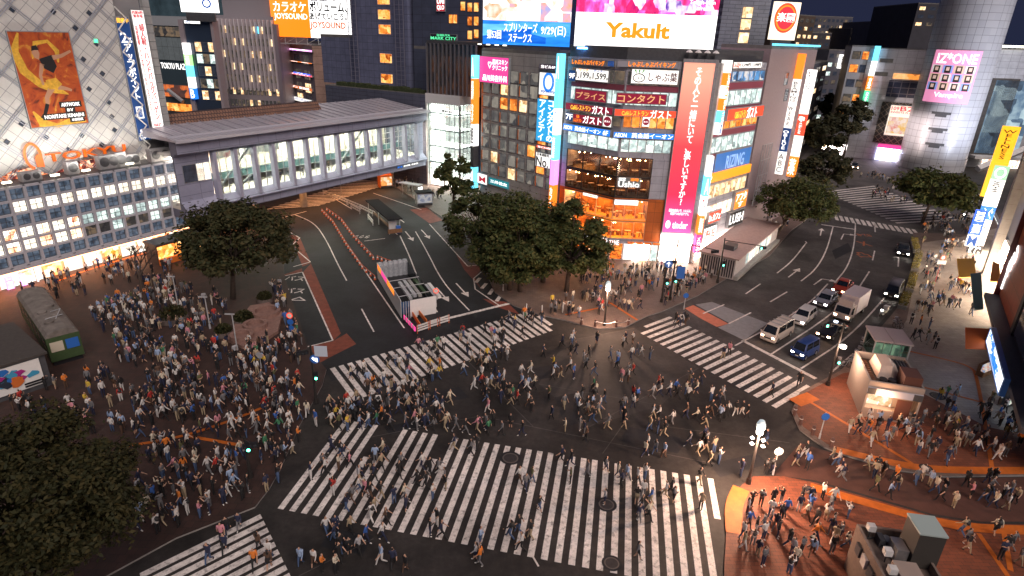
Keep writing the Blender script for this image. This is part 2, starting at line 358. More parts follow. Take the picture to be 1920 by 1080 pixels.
# painted and tiled stripes
tm = MB()
for pts, wd in [([(1378, 1000), (1374, 950), (1390, 915)], 1.5), ([(1520, 912), (1600, 935), (1750, 978), (1840, 992), (2000, 995)], 1.1), ([(1565, 842), (1690, 872), (1770, 882), (1950, 882)], 1.1)]:
    ribbon(tm, pts, wd*.8, .15)
for pts in [[(1505, 745), (1580, 790), (1680, 850), (1715, 872)], [(1690, 655), (1800, 680), (1822, 690), (1830, 700), (1845, 780), (1862, 890)], [(1728, 725), (1845, 755)], [(1835, 1000), (1890, 1080)], [(1880, 985), (1895, 1070)], [(1140, 565), (1195, 600)], [(1060, 590), (1135, 575)], [(1140, 570), (1142, 490)]]:
    ribbon(tm, pts, .32, .152)
ribbon(tm, [(1490, 755), (1525, 742)], 1.4, .155)
ribbon(tm, [(100, 530), (180, 500), (330, 458)], .35, .152); ribbon(tm, [(225, 838), (330, 822), (430, 790), (490, 765)], .35, .152); ribbon(tm, [(355, 818), (470, 838)], .35, .152)
struct('tactile_paving', tm, [tact])
# zebra crossings
def zebra(name, first, last, n, wd=.45, z=.012, world=False, only=None):
    mb = MB()
    P = [Vector((*q, 0)) for q in ([first[0], first[1], last[0], last[1]] if world else GP([first[0], first[1], last[0], last[1]]))]
    for i in range(n):
        t = i/(n-1); a = P[0].lerp(P[2], t); b = P[1].lerp(P[3], t); e = (P[2]-P[0]).normalized()*wd/2
        if only and i in only: f0, f1 = only[i]; a, b = a.lerp(b, f0), a.lerp(b, f1)
        mb.quad((a-e).to_tuple()[:2]+(z,), (a+e).to_tuple()[:2]+(z,), (b+e).to_tuple()[:2]+(z,), (b-e).to_tuple()[:2]+(z,))
    return struct(name, mb, [paint])
ZB, ZT, ZV = Z1
n1 = 35
zebra('crossing_stripes', [(ZB[0]+ZV[0]*.25, ZB[1]+ZV[1]*.25), (ZT[0]+ZV[0]*.25, ZT[1]+ZV[1]*.25)], [(ZB[0]+ZV[0]*(n1-.75), ZB[1]+ZV[1]*(n1-.75)), (ZT[0]+ZV[0]*(n1-.75), ZT[1]+ZV[1]*(n1-.75))], n1, math.hypot(*ZV)*.5, world=True, only={34: (.6, 1), 10: (0, .72), 4: (0, .62), 5: (0, .6)})
ZA, ZC, ZV2 = Z2
n2 = 19
zebra('crossing_stripes', [(ZA[0]+ZV2[0]*.25, ZA[1]+ZV2[1]*.25), (ZC[0]+ZV2[0]*.25, ZC[1]+ZV2[1]*.25)], [(ZA[0]+ZV2[0]*(n2-.75), ZA[1]+ZV2[1]*(n2-.75)), (ZC[0]+ZV2[0]*(n2-.75), ZC[1]+ZV2[1]*(n2-.75))], n2, math.hypot(*ZV2)*.5, world=True, only={0: (.0, .75)})
zebra('crossing_stripes', [(623, 690), (668, 750)], [(995, 583), (1044, 617)], 29, .52, only={28: (.3, .8), 27: (0, 1), 3: (.0, .9)})
zebra('crossing_stripes', [(490, 968), (263, 1080)], [(560, 1111), (300, 1260)], 11, .48)
zebra('crossing_stripes', [(1566, 403), (1570, 413)], [(1712, 430), (1722, 441)], 15, .62)
zebra('crossing_stripes', [(1545, 360), (1640, 349)], [(1680, 418), (1800, 412)], 17, .6)
zebra('crossing_stripes', [(668, 338), (740, 342)], [(500, 392), (600, 385)], 18, .7)
zebra('crossing_stripes', [(822, 383), (858, 392)], [(895, 395), (915, 410)], 8, .5)
# lane lines
lm = MB()
for pts in [[(552, 402), (590, 418), (612, 450), (633, 495), (650, 526)], [(678, 579), (701, 622)], [(655, 465), (720, 560), (758, 615)], [(750, 442), (768, 480), (790, 540), (820, 585)], [(779, 434), (800, 470), (830, 530), (880, 582)], [(530, 408), (575, 396)], [(738, 403), (758, 417)], [(690, 380), (712, 392)], [(805, 420), (877, 499)], [(877, 499), (910, 495)], [(914, 500), (888, 522)], [(888, 522), (891, 542)], [(891, 542), (935, 572)], [(540, 433), (562, 446)], [(562, 446), (545, 462)], [(555, 468), (582, 491)], [(582, 491), (550, 500)], [(535, 517), (567, 510)], [(567, 510), (624, 638)], [(624, 638), (577, 650)], [(683, 452), (722, 447)], [(700, 395), (745, 440)], [(615, 365), (660, 392)], [(700, 362), (790, 393)]]:
    ribbon(lm, pts, .17)
ribbon(lm, [(806, 605), (955, 569)], .5)
for a, b in [((892, 530), (900, 527)), ((903, 541), (912, 537)), ((917, 552), (925, 547)), ((931, 565), (940, 558))]: ribbon(lm, [(a[0], a[1]), (b[0], b[1]-6)], .5)
for pts in [[(1457, 512), (1485, 490), (1512, 455)], [(1502, 527), (1530, 505), (1550, 470), (1562, 425)], [(1565, 530), (1590, 500), (1602, 460), (1604, 418)], [(1510, 452), (1513, 456)], [(1444, 566), (1476, 547)], [(1612, 537), (1630, 509)], [(1640, 420), (1641, 435)], [(1636, 488), (1640, 470)], [(1684, 500), (1685, 482)], [(1677, 530), (1679, 520)], [(1398, 551), (1426, 532)], [(1318, 588), (1358, 571)], [(1366, 607), (1408, 586)], [(1378, 648), (1462, 604), (1520, 567), (1552, 532)], [(1446, 664), (1560, 590), (1612, 537)], [(1502, 691), (1590, 634), (1658, 560), (1678, 530)], [(1556, 700), (1640, 630)]]:
    ribbon(lm, pts, .2)
ribbon(lm, [(1392, 638), (1530, 710)], .5); ribbon(lm, [(1540, 421), (1603, 430)], .4)
ribbon(lm, [(1000, 1045), (1010, 1062)], .12)
def arrow(x0, y0, x1, y1, hw=.55, turn=0):
    a = G(x0, y0); b = G(x1, y1); t = (b-a); L = t.length; t.normalize(); n = Vector((-t.y, t.x, 0)); z = Vector((0, 0, .012))
    c = a+t*L*.68
    lm.quad(a-n*.1+z, a+n*.1+z, c+n*.1+z, c-n*.1+z)
    k = len(lm.v)
    if turn: c2 = c; b2 = c-n*turn*1.0+t*.35; lm.quad(c-t*.1+z, c+t*.12+z, b2+t*.12+z, b2-t*.1+z); t2 = -n*turn; n2 = t; lm.v += [tuple(b2-n2*hw+z), tuple(b2+n2*hw+z), tuple(b2+t2*1.2+z)]
    else: lm.v += [tuple(c-n*hw+z), tuple(c+n*hw+z), tuple(b+z)]
    lm.face((k, k+1, k+2) if not turn else (k+4, k+5, k+6))
for q in [(760, 434, 775, 452), (790, 431, 806, 448), (818, 539, 842, 566), (855, 531, 879, 557)]: arrow(*q)
for q in [(1478, 520, 1500, 503), (1538, 442, 1541, 428)]: arrow(*q)
arrow(1526, 534, 1548, 518, turn=1); arrow(1577, 449, 1584, 434, turn=1)
struct('lane_lines', lm, [paint])
pm = MB()
def gtext(body, px, w, h, az, m, z=.014):
    me = text_mesh(body, w, h, m, th=0.0)
    for v in me.vertices: v.co = (v.co.x-w/2, v.co.z-h/2, 0)
    o = link('road_lettering', me, None, (*G(*px).to_tuple()[:2], z), rad(90-az) if az is not None else 0); o['kind'] = 'structure'
    return o
gtext('バス', (553, 522), 2.6, 1.7, 88, paint); gtext('バス', (552, 545), 2.6, 1.7, 88, paint); gtext('△', (560, 560), 2.2, 1.2, 88, paint)
gtext('タクシ', (678, 444), 2.6, 1.6, 268, paint); gtext('82-8', (1620, 441), 2.4, 1.5, 272, paint_or); gtext('X', (1620, 457), 1.8, 2.6, 90, paint_or)
gtext('凸', (1618, 478), 2.0, 2.6, 90, paint_or); gtext('止', (545, 478), 1.6, 1.5, 88, paint)
sheet('red_bus_lane_strip', [[(545, 440), (562, 445), (583, 493), (567, 500), (556, 470)], [(567, 511), (583, 494), (639, 625), (624, 640)], [(532, 515), (566, 503), (567, 510), (536, 518)], [(578, 648), (624, 640), (650, 625), (668, 645), (622, 668), (600, 680)]], mat('worn_red_brown_paint', (.2, .05, .028), .75, var=.35, vs=1.5), .008)
sheet('red_bay_strip', [[(768, 393), (800, 389), (830, 413), (806, 419)], [(840, 448), (880, 497), (912, 495), (890, 520), (905, 545), (870, 505)], [(905, 560), (950, 566), (975, 590), (930, 575)]], paint_red, .008)
sheet('grey_parking_bay', [[(806, 420), (832, 414), (912, 492), (878, 498)]], asph3, .009)
sheet('red_hatch_box', [[(1284, 578), (1300, 572), (1366, 607), (1344, 613), (1310, 595)]], mat('salmon_road_paint', (.62, .19, .11), .7, var=.15, vs=2), .0085)
sheet('pale_hatch_box', [[(1304, 571), (1335, 566), (1440, 606), (1395, 638), (1346, 614), (1368, 606)]], mat('pale_grey_road_paint', (.26, .26, .27), .7, var=.15, vs=2), .0085)
cm = MB()
for px, r in [((957, 859), .85), ((1137, 946), .75), ((1147, 1056), .65), ((1516, 922), .5), ((1757, 745), .7), ((1168, 578), .4), ((1660, 788), .4), ((1735, 880), .5)]:
    p = G(*px); zz = .014 if px[0] < 1400 else .156
    cm.lathe([(0, zz), (r*.62, zz)], 20, 0, (p.x, p.y, 0)); cm.lathe([(r*.62, zz), (r*.75, zz)], 20, 1, (p.x, p.y, 0)); cm.lathe([(r*.75, zz-.001), (r, zz-.001)], 20, 2, (p.x, p.y, 0))
struct('manhole_covers', cm, [mat('cast_iron', (.05, .045, .045), .6, .3, var=.2), mat('worn_ring', (.12, .1, .09), .8), asph2])

# seams, patches and tyre marks on the crossing
sm = MB(); dkp = MB()
for a, b_ in (((1105, 800), (1310, 690)), ((1060, 640), (1190, 615)), ((640, 830), (900, 780)), ((900, 780), (1340, 870)), ((700, 1010), (560, 1080)), ((1010, 720), (1240, 760)), ((1250, 800), (1480, 830)), ((860, 660), (1000, 800)), ((1180, 780), (1130, 850))): ribbon(sm, [a, b_], .07, .0085)
struct('road_seams', sm, [road('pale_seam', (.085, .075, .07), .4)])
for q in ([(760, 745), (860, 725), (880, 745), (775, 768)], [(1180, 800), (1290, 825), (1270, 850), (1160, 825)], [(620, 990), (700, 1005), (680, 1040), (600, 1025)], [(1000, 690), (1040, 683), (1050, 705), (1008, 712)], [(1390, 700), (1430, 720), (1405, 740), (1365, 720)], [(1040, 745), (1075, 738), (1100, 790), (1060, 800)], [(720, 800), (800, 785), (812, 800), (730, 815)], [(1330, 870), (1420, 850), (1440, 870), (1350, 895)], [(1480, 600), (1520, 575), (1530, 585), (1490, 611)], [(1560, 470), (1590, 455), (1598, 470), (1566, 486)], [(630, 560), (660, 552), (670, 575), (640, 585)]):
    k = len(dkp.v); P = GP(q, .0075); A = sum(P[i-1][0]*P[i][1]-P[i][0]*P[i-1][1] for i in range(4)); P = P if A > 0 else P[::-1]; dkp.v += [(x, y, .0075) for x, y in P]; dkp.face(range(k, k+4))
struct('road_patches', dkp, [asph2])
# ================================================================ buildings
warm = lit('warm_lit_room', [(.25, .12, .05), (1, .62, .3), (1, .85, .6)], 1.1)
pale = lit('pale_lit_room', [(.5, .42, .33), (1, .86, .68), (1, .95, .85)], 1.25, .8)
cool = lit('cool_lit_room', [(.16, .2, .2), (.5, .62, .58), (.9, 1, .9)], 1.1, 1.1)
dim = lit('dim_room', [(.02, .02, .025), (.08, .07, .06), (.3, .2, .12)], .5, .7)
ambr = lit('amber_lit_room', [(.2, .03, .0), (1, .28, .04), (1, .6, .2)], 1.0, .8)
shopw = lit('bright_shop_display', [(.45, .12, .05), (1, .62, .38), (1, .9, .75), (1, 1, .95)], 1.7, 1.3)
wglow = glow('white_sign_light', (1, .97, .94), 1.25); wtxt = glow('white_lettering', (1, .98, .95), 1.1); wpan = mat('white_board', (.8, .79, .77), .45, emit=(1, .96, .9), es=.7)
otxt = glow('orange_lettering', (1, .24, .012), .95); ytxt = glow('yellow_lettering', (1, .52, .05), .95); btxt = mat('black_lettering', (.01, .01, .012), .5); rtxt = mat('red_lettering', (.5, .02, .04), .5, emit=(.7, .02, .04), es=.3)
navy = mat('navy_banner', (.015, .07, .25), .6, emit=(.02, .11, .4), es=.12); bluel = glow('blue_sign_light', (.02, .2, .8), .8); cyanl = glow('cyan_sign_light', (.15, .7, 1), 1.1)
pink = glow('pink_sign_light', (.9, .06, .3), .75); magl = glow('magenta_light', (.9, .25, .9), 1.2); maroon = glow('maroon_sign', (.28, .012, .04), .5); redl = glow('red_sign_light', (.85, .07, .03), .8); orl = glow('orange_sign_light', (1, .22, .02), .95); grl = glow('green_sign_light', (.1, .8, .35), .8); yell = glow('yellow_sign_light', (1, .45, .02), .9)
goldt = mat('gold_lettering', (.75, .42, .2), .5, emit=(.9, .5, .2), es=.45); bluet = glow('blue_lettering', (.01, .12, .5), .4)

def pane_mesh(name, w, h, mt, fr=.06, mull=0, fm=None, dep=.05):
    """a window: pane with a raised frame; mull adds a centre cross"""
    mb = MB(); mb.bx(0, w, -.012, 0, 0, h, 0)
    for a in ((0, fr, 0, h), (w-fr, w, 0, h), (fr, w-fr, 0, fr), (fr, w-fr, h-fr, h)): mb.bx(a[0], a[1], -dep, -.013, a[2], a[3], 1)
    if mull:
        q = .03; mb.bx(w/2-q, w/2+q, -dep*.8, -.013, fr, h-fr, 1)
        mb.bx(fr, w/2-q, -dep*.7, -.013, h/2-q, h/2+q, 1); mb.bx(w/2+q, w-fr, -dep*.7, -.013, h/2-q, h/2+q, 1)
    return mb.mesh(name, [mt, fm or M['dgrey']])
def winrows(root, x0, x1, z0, dz, rows, cols, ww, wh, y, mats, fm=None, mull=0, pick=None, skip=None, most=100, name='window'):
    """rows of windows, each a child of its building; picked material by (row, column)"""
    ms = {}; n = 0; rest = MB(); rm = []
    for r in range(rows):
        for c in range(cols):
            if skip and skip(r, c): continue
            mt = pick(r, c) if pick else rnd.choice(mats)
            if mt.name not in ms: ms[mt.name] = pane_mesh(name, ww, wh, mt, fm=fm, mull=mull)
            px = x0+(x1-x0)*(c+.5)/cols-ww/2
            link(name, ms[mt.name], root, (px, y, z0+r*dz)); n += 1
    return n
def block(name, label, fac, x0, x1, z0, z1, depth, wall, roofm=None, parapet=.6, cat='building', group=None, y0=0):
    """a building: root at its front left corner, wall, roof with parapet"""
    root = thing(name, label, cat, fac.pt(x0, y0), fac.rz, group); W = x1-x0
    mb = MB().bx(0, W, 0, depth, z0, z1); mb.obj('wall', [wall], root)
    rf = MB(); t = .25
    if parapet:
        rf.bx(0, W, 0, t, z1, z1+parapet); rf.bx(0, W, depth-t, depth, z1, z1+parapet); rf.bx(0, t, t, depth-t, z1, z1+parapet); rf.bx(W-t, W, t, depth-t, z1, z1+parapet)
        rf.bx(t, W-t, t, depth-t, z1, z1+.05, 0)
        rf.obj('roof', [roofm or M['dconc']], root)
    return root, W
def pblock(name, label, fac, pl, pr, ptop, depth, wall, z0=0, **k):
    """block by picture columns pl, pr measured at the height of picture row ptop"""
    a = fac.at(pl, ptop); b = fac.at(pr, ptop); z1 = fac.at((pl+pr)/2, ptop)[1]
    root, W = block(name, label, fac, a[0], b[0], z0, z1, depth, wall, **k)
    return root, W, z1, a[0]

# ---------------------------------------------------------------- gridded department store on the left
D = Fac((-56.5, 75), 28.45)
Z0, Z1_ = 3.15, 12.55; X0, X1 = -16.6, 16.9
ds = thing('department_store', 'white gridded department store wing with six rows of square windows above lit shopfronts, left edge', 'building', D.pt(X0), D.rz)
W = X1-X0; panelw = mat('white_lattice_panel', (.5, .5, .55), .5, var=.07)
MB().bx(0, W, .35, 16, Z0, Z1_-.1).bx(0, W, 2.3, 16, 0, Z0-.02).obj('wall', [mat('store_back_wall', (.12, .13, .16), .6)], ds)
lat = MB(); cols = 19; rows = 6; cw = W/cols; rh = (Z1_-Z0)/rows
for i in range(cols+1): lat.bx(i*cw-.16, i*cw+.16, 0, .35, Z0, Z1_)
for r in range(rows+1):
    for i in range(cols): lat.bx(i*cw+.16, (i+1)*cw-.16, .02, .35, Z0+r*rh-.13, Z0+r*rh+.13)
lat.bx(-.16, W+.16, -.02, 2.28, Z0-.5, Z0-.135)
lat.obj('facade_lattice', [panelw], ds)
bw = lit('blue_grey_window', [(.03, .045, .07), (.09, .12, .17), (.16, .2, .26)], .55, 1.5)
def pk(r, c):
    if r == 4: return pale if (c > 5 or c in (4,)) else bw
    if r in (1, 2) and c < 10 and c > 2: return shopw if c % 2 else pale
    if r == 2 and c > 9: return cool
    if r == 1 and c > 9: return dim if c % 3 else cool
    return bw
winrows(ds, 0, W, Z0+.13, rh, rows, cols, cw-.32, rh-.26, .33, [bw], mull=1, pick=pk, skip=lambda r, c: c < 3)
MB().bx(0, W, 0, 2.4, Z0-.62, Z0-.52).obj('soffit', [glow('soffit_light', (1, .38, .15), 6)], ds)
sf = MB()
for i in range(12):
    a = 3+i*2.45; sf.bx(a, a+2.2, 2.2, 2.28, .15, 2.5, i % 3)
sf.obj('shop_window', [shopw, lit('orange_shop', [(.6, .1, .03), (1, .4, .12), (1, .85, .6)], 1.6, 1.1), pale], ds)
for i in range(13): MB().bx(2.78+i*2.45, 2.98+i*2.45, 1.95, 2.3, 0, 2.55).obj('pillar', [M['dirty_white']], ds)
MB().bx(0, W, .1, 16, Z1_-.1, Z1_+.02).obj('roof', [M['dgrey']], ds)
# colour screens in the shopfront
for k, (c0, c1, mt, lb) in enumerate([((6, 520), (27, 543), lit('pink_advert_screen', [(.3, .1, .9), (1, .35, .7), (1, .95, 1)], 1.6, .8), 'purple framed advert screen by the store entrance, left one of a pair'), ((33, 515), (50, 533), lit('violet_advert_screen', [(.9, .3, .5), (1, .8, .9), (.4, .3, 1)], 1.6, .9), 'purple framed advert screen by the store entrance, right one of a pair')]):
    sign(D.back(1.9), lb, c0, c1, mt, name='advert_screen', cat='screen', group='advert screens at the store entrance', side=magl)
sign(D.back(1.9), 'tall bright white light box column at the store entrance', (61, 503), (73, 531), wglow, name='light_box', cat='sign')
# rooftop plant between the grid wing and the tower
acm = mat('roof_unit_paint', (.32, .32, .33), .6, var=.2)
def ac_unit(pos, rz, w=1.6, h=1.3, d=.9, label='', two=True, group=None):
    o = thing('air_conditioner', label, 'air conditioner', pos, rz, group)
    MB().bx(0, w, 0, d, .12, h).bx(.1, w-.1, .1, d-.1, 0, .12).obj('casing', [acm], o)
    fn = MB()
    for q in ((.27, .73) if two else (.5,)): fn.cyl((w*q, -.02, h*.55), (w*q, .0, h*.55), h*.33, h*.33, 16)
    fn.obj('fan_grille', [M['dgrey']], o)
    return o
for i, (px, w, h) in enumerate([(38, 2.2, 1.2), (128, 1.4, 1.7), (190, 2.6, 1.9), (222, 1.5, 2.0), (240, 2.0, 1.6), (288, 3.0, 1.8)]):
    s, z = D.back(1.8).at(px, 330)
    ac_unit(D.pt(s, 1.6, Z1_+.02), D.rz, w, h, 1.0, ['long low grey air conditioner at the far left of the store roof edge', 'pale box air conditioner with one fan below the orange logo', 'wide pale air conditioner at the middle of the store roof edge', 'tall grey air conditioner right of the wide pale one', 'grey air conditioner near the tower corner', 'large pale rooftop unit below the two long banners'][i], w > 1.5, 'air conditioners on the store roof')
for i, px in enumerate((14, 108, 168, 252)):
    s, z = D.back(.8).at(px, 345)
    o = thing('roof_floodlight', ['first', 'second', 'third', 'fourth'][i]+' small lit floodlight from the left along the store roof edge', 'floodlight', D.pt(s, .9, Z1_+.02), D.rz, 'floodlights on the store roof')
    MB().cyl((0, 0, 0), (0, 0, .35), .04).bx(-.06, .06, -.06, .06, .35, .42).obj('stand', [M['dgrey']], o); MB().bx(-.45, .45, -.2, .2, .42, .62).obj('lamp_head', [glow('flood_lamp', (1, .93, .7), 3)], o)
    l = bpy.data.lights.new('facade_spot', 'SPOT'); l.energy = 1000; l.color = (1, .93, .84); l.spot_size = rad(125); l.spot_blend = .9; l.shadow_soft_size = .4; q = bpy.data.objects.new('facade_spot', l); COL.objects.link(q); q.parent = o; q.location = (0, -2.2, .8); q.rotation_euler = Vector((0, 7, 9)).to_track_quat('-Z', 'Y').to_euler()
FLP = []
# white panelled tower set back on the roof
T = D.back(4.2)
tw = thing('department_tower', 'white panelled department store tower with diagonal lattice ribs and zigzag lower edge', 'building', T.pt(0), T.rz)
zb_ = T.at(120, 325)[1]; xr = T.at(238, 140)[0]; xl = -34; zt_ = 40
dia = tiles('diamond_white_panels', (.66, .655, .63), (.62, .62, .6), (.27, .28, .3), 1.25, 1.25, .03, rot=45, offset=0, plane='XZ', var=.12)
poly = [(xl, zt_), (xr, zt_)]
zz = [T.at(*q) for q in ((276, 258), (261, 263), (277, 277), (262, 300), (240, 288), (222, 287), (192, 304), (165, 290), (140, 302), (98, 328), (66, 318), (40, 309), (0, 334))]
edge = [(xr, zz[0][1]+2), (zz[2][0], zz[2][1])]+zz[3:]+[(zz[-1][0]-3, zz[-1][1]+3), (zz[-1][0]-6, zz[-1][1]), (xl, zz[-1][1])]
poly += edge
mb = MB(); k = len(mb.v); n = len(poly)
mb.v += [(p[0], 0, p[1]) for p in poly]+[(p[0], .6, p[1]) for p in poly]
mb.face(range(k, k+n)); mb.face([k+n+n-1-i for i in range(n)])
for i in range(n): j = (i+1) % n; mb.face((k+j, k+i, k+n+i, k+n+j))
mb.obj('panel_wall', [dia], tw)
MB().bx(xl, xr+3.9, .62, 14, Z1_-.2, zt_).obj('core', [mat('tower_core', (.3, .3, .31), .6)], tw)
lw = MB(); lw.bx(zz[-1][0]-8, zz[3][0], .5, .6, Z1_, zb_+1.2, 0); lw.obj('lit_strip', [lit('red_blossom_display', [(.02, .01, .01), (.15, .02, .02), (1, .3, .12), (1, .8, .6)], 1.0, 2.2)], tw)
rb = MB(); stp = 3.55
def clipline(x0, z0, sl):
    # a rib at 45 degrees clipped to the panel
    a, b = xl, xr
    za, zbq = z0+sl*(a-x0), z0+sl*(b-x0)
    lo, hi = zb_+.2, zt_-.2
    t0, t1 = 0, 1
    dz = zbq-za
    for lim, s_ in ((lo, 1), (hi, -1)):
        t = (lim-za)/dz
        if (dz > 0) == (s_ > 0): t0 = max(t0, t)
        else: t1 = min(t1, t)
    if t1-t0 < .02: return
    p, q = [Vector((a+(b-a)*t, 0, za+dz*t)) for t in (t0, t1)]
    dr = (q-p).normalized(); nn = Vector((-dr.z, 0, dr.x))
    for off in (-.13, .13):
        c0, c1 = p+nn*off, q+nn*off
        for y0 in (-.09,):
            v = [c0-nn*.045, c1-nn*.045, c1+nn*.045, c0+nn*.045]; kk = len(rb.v)
            rb.v += [(e.x, y0, e.z) for e in v]+[(e.x, -.002, e.z) for e in v]
            rb.face((kk, kk+1, kk+2, kk+3)); rb.face((kk, kk+4, kk+5, kk+1)); rb.face((kk+3, kk+2, kk+6, kk+7)); rb.face((kk, kk+3, kk+7, kk+4)); rb.face((kk+1, kk+5, kk+6, kk+2))
ox, oz = T.at(98, 328)
for i in range(-16, 17): clipline(ox+i*stp*math.sqrt(2), oz, 1); clipline(ox+i*stp*math.sqrt(2), oz, -1)
rb.obj('lattice_ribs', [mat('rib_metal', (.42, .45, .52), .4, .2)], tw)
vm = pane_mesh('vent_window', .55, .55, M['bluewin'], fr=.05)
for px in ((18, 13), (95, 17), (163, 20), (137, 48), (177, 78), (63, 172), (188, 134), (152, 107), (163, 163), (200, 188), (211, 240), (82, 254), (149, 250), (187, 268), (124, 277), (36, 228), (8, 262), (206, 215)):
    s, z = T.at(*px); o = link('vent_window', vm, tw, (s-.2, -.03, z-.27)); o.rotation_euler = (0, rad(45), 0)
dcol = glow('green_dot_light', (.1, .9, .4), 1.2)
s, z = T.at(176, 77); 
MB().bx(s, s+.45, -.1, -.03, z-.2, z+.25).obj('indicator_light', [dcol], tw)
# poster with a painted player, plain stand-in art
pan = mat('poster_painting', (.5, .1, .02), .7)
nt = pan.node_tree; b = nt.nodes['Principled BSDF']; tc = nt.nodes['Texture Coordinate']; nz = nt.nodes.new('ShaderNodeTexNoise'); nz.inputs['Scale'].default_value = .45; nz.inputs['Detail'].default_value = 4; nz.inputs['Distortion'].default_value = 2.5
nt.links.new(tc.outputs['Object'], nz.inputs['Vector']); cr = nt.nodes.new('ShaderNodeValToRGB'); e = cr.color_ramp.elements
e[0].position = .3; e[0].color = (.12, .02, .01, 1); e[1].position = .72; e[1].color = (.7, .38, .05, 1); x = e.new(.42); x.color = (.4, .06, .012, 1); x = e.new(.58); x.color = (.5, .1, .015, 1)
nt.links.new(nz.outputs['Fac'], cr.inputs[0]); nt.links.new(cr.outputs[0], b.inputs['Base Color'])
po, pw, ph = sign(T, 'large orange and dark red painted poster of a running player on white tower', (8, 57), (166, 231), pan, [], name='poster', cat='poster', dep=.12, off=.12)
def shape(parent, name, pts, mt, y, wdt=None):
    mb = MB()
    if wdt is None:
        k = len(mb.v); n = len(pts); mb.v += [(p[0], y, p[1]) for p in pts]+[(p[0], y+.02, p[1]) for p in pts]
        A = sum(pts[i-1][0]*pts[i][1]-pts[i][0]*pts[i-1][1] for i in range(n))
        mb.face(range(k, k+n) if A > 0 else [k+n-1-i for i in range(n)])
        for i in range(n): j = (i+1) % n; mb.face((k+i, k+j, k+n+j, k+n+i))
    else:
        L = []
        for i, p in enumerate(pts):
            a = Vector(pts[max(i-1, 0)]); c = Vector(pts[min(i+1, len(pts)-1)]); t = (c-a).normalized(); w_ = wdt[i] if isinstance(wdt, (list, tuple)) else wdt
            L.append(((p[0]+t.y*w_, p[1]-t.x*w_), (p[0]-t.y*w_, p[1]+t.x*w_)))
        for (a, b_), (c, d_) in zip(L[:-1], L[1:]): mb.quad((a[0], y, a[1]), (c[0], y, c[1]), (d_[0], y, d_[1]), (b_[0], y, b_[1]))
    return mb.obj(name, [mt], parent)
def U(u, v): return (u*pw, (1-v)*ph)
pyel = mat('ochre_paint_stroke', (.7, .4, .04), .7, var=.3, vs=2); pskin = mat('painted_skin', (.5, .27, .17), .7)
shape(po, 'paint_stroke', [U(.17, .02), U(.05, .2), U(.12, .4), U(.32, .54), U(.55, .6), U(.75, .66)], pyel, -.27, [.1, .45, .5, .4, .5, .05])
shape(po, 'paint_stroke', [U(.1, .82), U(.2, .95), U(.45, .99), U(.7, .95), U(.95, .97)], pyel, -.27, [.1, .5, .25, .4, .1])
shape(po, 'paint_stroke', [U(.3, .28), U(.4, .12), U(.6, .1), U(.72, .2), U(.7, .32)], pyel, -.268, [.05, .3, .2, .3, .1])
shape(po, 'player_shirt', [U(.4, .28), U(.62, .24), U(.66, .36), U(.58, .43), U(.45, .38)], btxt, -.275)
shape(po, 'player_head', [U(.33, .17), U(.4, .15), U(.43, .22), U(.4, .29), U(.34, .27), U(.31, .22)], pskin, -.275)
shape(po, 'player_hair', [U(.31, .2), U(.33, .15), U(.41, .14), U(.43, .19), U(.36, .19)], btxt, -.278)
shape(po, 'player_arm', [U(.62, .27), U(.78, .25), U(.95, .2)], pskin, -.275, [.28, .2, .14])
shape(po, 'player_arm', [U(.43, .33), U(.36, .45), U(.37, .55)], pskin, -.275, [.25, .18, .12])
shape(po, 'player_shorts', [U(.42, .5), U(.6, .48), U(.68, .55), U(.56, .6), U(.44, .6)], pyel, -.278)
shape(po, 'player_leg', [U(.5, .58), U(.38, .68), U(.36, .76)], pskin, -.276, [.36, .26, .2])
shape(po, 'player_sock', [U(.36, .75), U(.28, .86), U(.22, .9)], btxt, -.277, [.22, .2, .2])
shape(po, 'player_leg', [U(.6, .58), U(.74, .6), U(.82, .62)], pskin, -.276, [.3, .2, .15])
for body, a in (('ARTWORK', (.58, .75, .9, .79)), ('BY', (.66, .815, .77, .845)), ('NORITAKE KINASHI', (.26, .87, .93, .91)), ('木梨憲武', (.7, .925, .9, .955))):
    q = [(a[0]-.03, a[1]-.012), (a[2]+.03, a[3]+.012)]
    MB().bx(q[0][0]*pw, q[1][0]*pw, -.29, -.27, (1-q[1][1])*ph, (1-q[0][1])*ph).obj('caption_strip', [btxt], po)
    letter(po, body, wtxt, a[0]*pw, (1-a[3])*ph, a[2]*pw, (1-a[1])*ph, -.31)
# long vertical banners and the orange logo
BF = T
o, w_, h_ = sign(BF, 'tall navy blue banner with white lettering hanging on the white tower', (212, 30), (283, 262), navy, [('開催中', ytxt, .1, .01, .9, .05), ('2', wtxt, .15, .12, .6, .2), ('%', wtxt, .62, .16, .9, .2), ('アップポイント', wtxt, .25, .21, .8, .66, True), ('対象6日間', navy, .3, .72, .65, .8), ('西館8階\nカスタマー\nセンターへ', wtxt, .15, .9, .85, .985)], name='banner', cat='banner', dep=.15, off=.1)
MB().bx(w_*.25, w_*.75, -.27, -.251, h_*.19, h_*.29).obj('caption_strip', [wpan], o)
letter(o, '対象6日間', bluet, w_*.4, h_*.2, w_*.6, h_*.28, -.3, vertical=True)
sign(BF, 'tall white banner with dark red lettering beside the navy one on the tower', (241, 17), (310, 258), wpan, [('西館8階\n催事場', rtxt, .1, .01, .9, .06), ('婦人靴・ハンドバッグバーゲン', rtxt, .42, .1, .8, .84, True), ('同時開催 アクセサリー&メンズジュエリー', rtxt, .14, .12, .3, .8, True), ('9/26木まで\n10月2日水', rtxt, .2, .87, .8, .93)], name='banner', cat='banner', dep=.15, off=.1)
sx0, z0_ = T.at(86, 300); sx1, z1_ = T.at(237, 272)
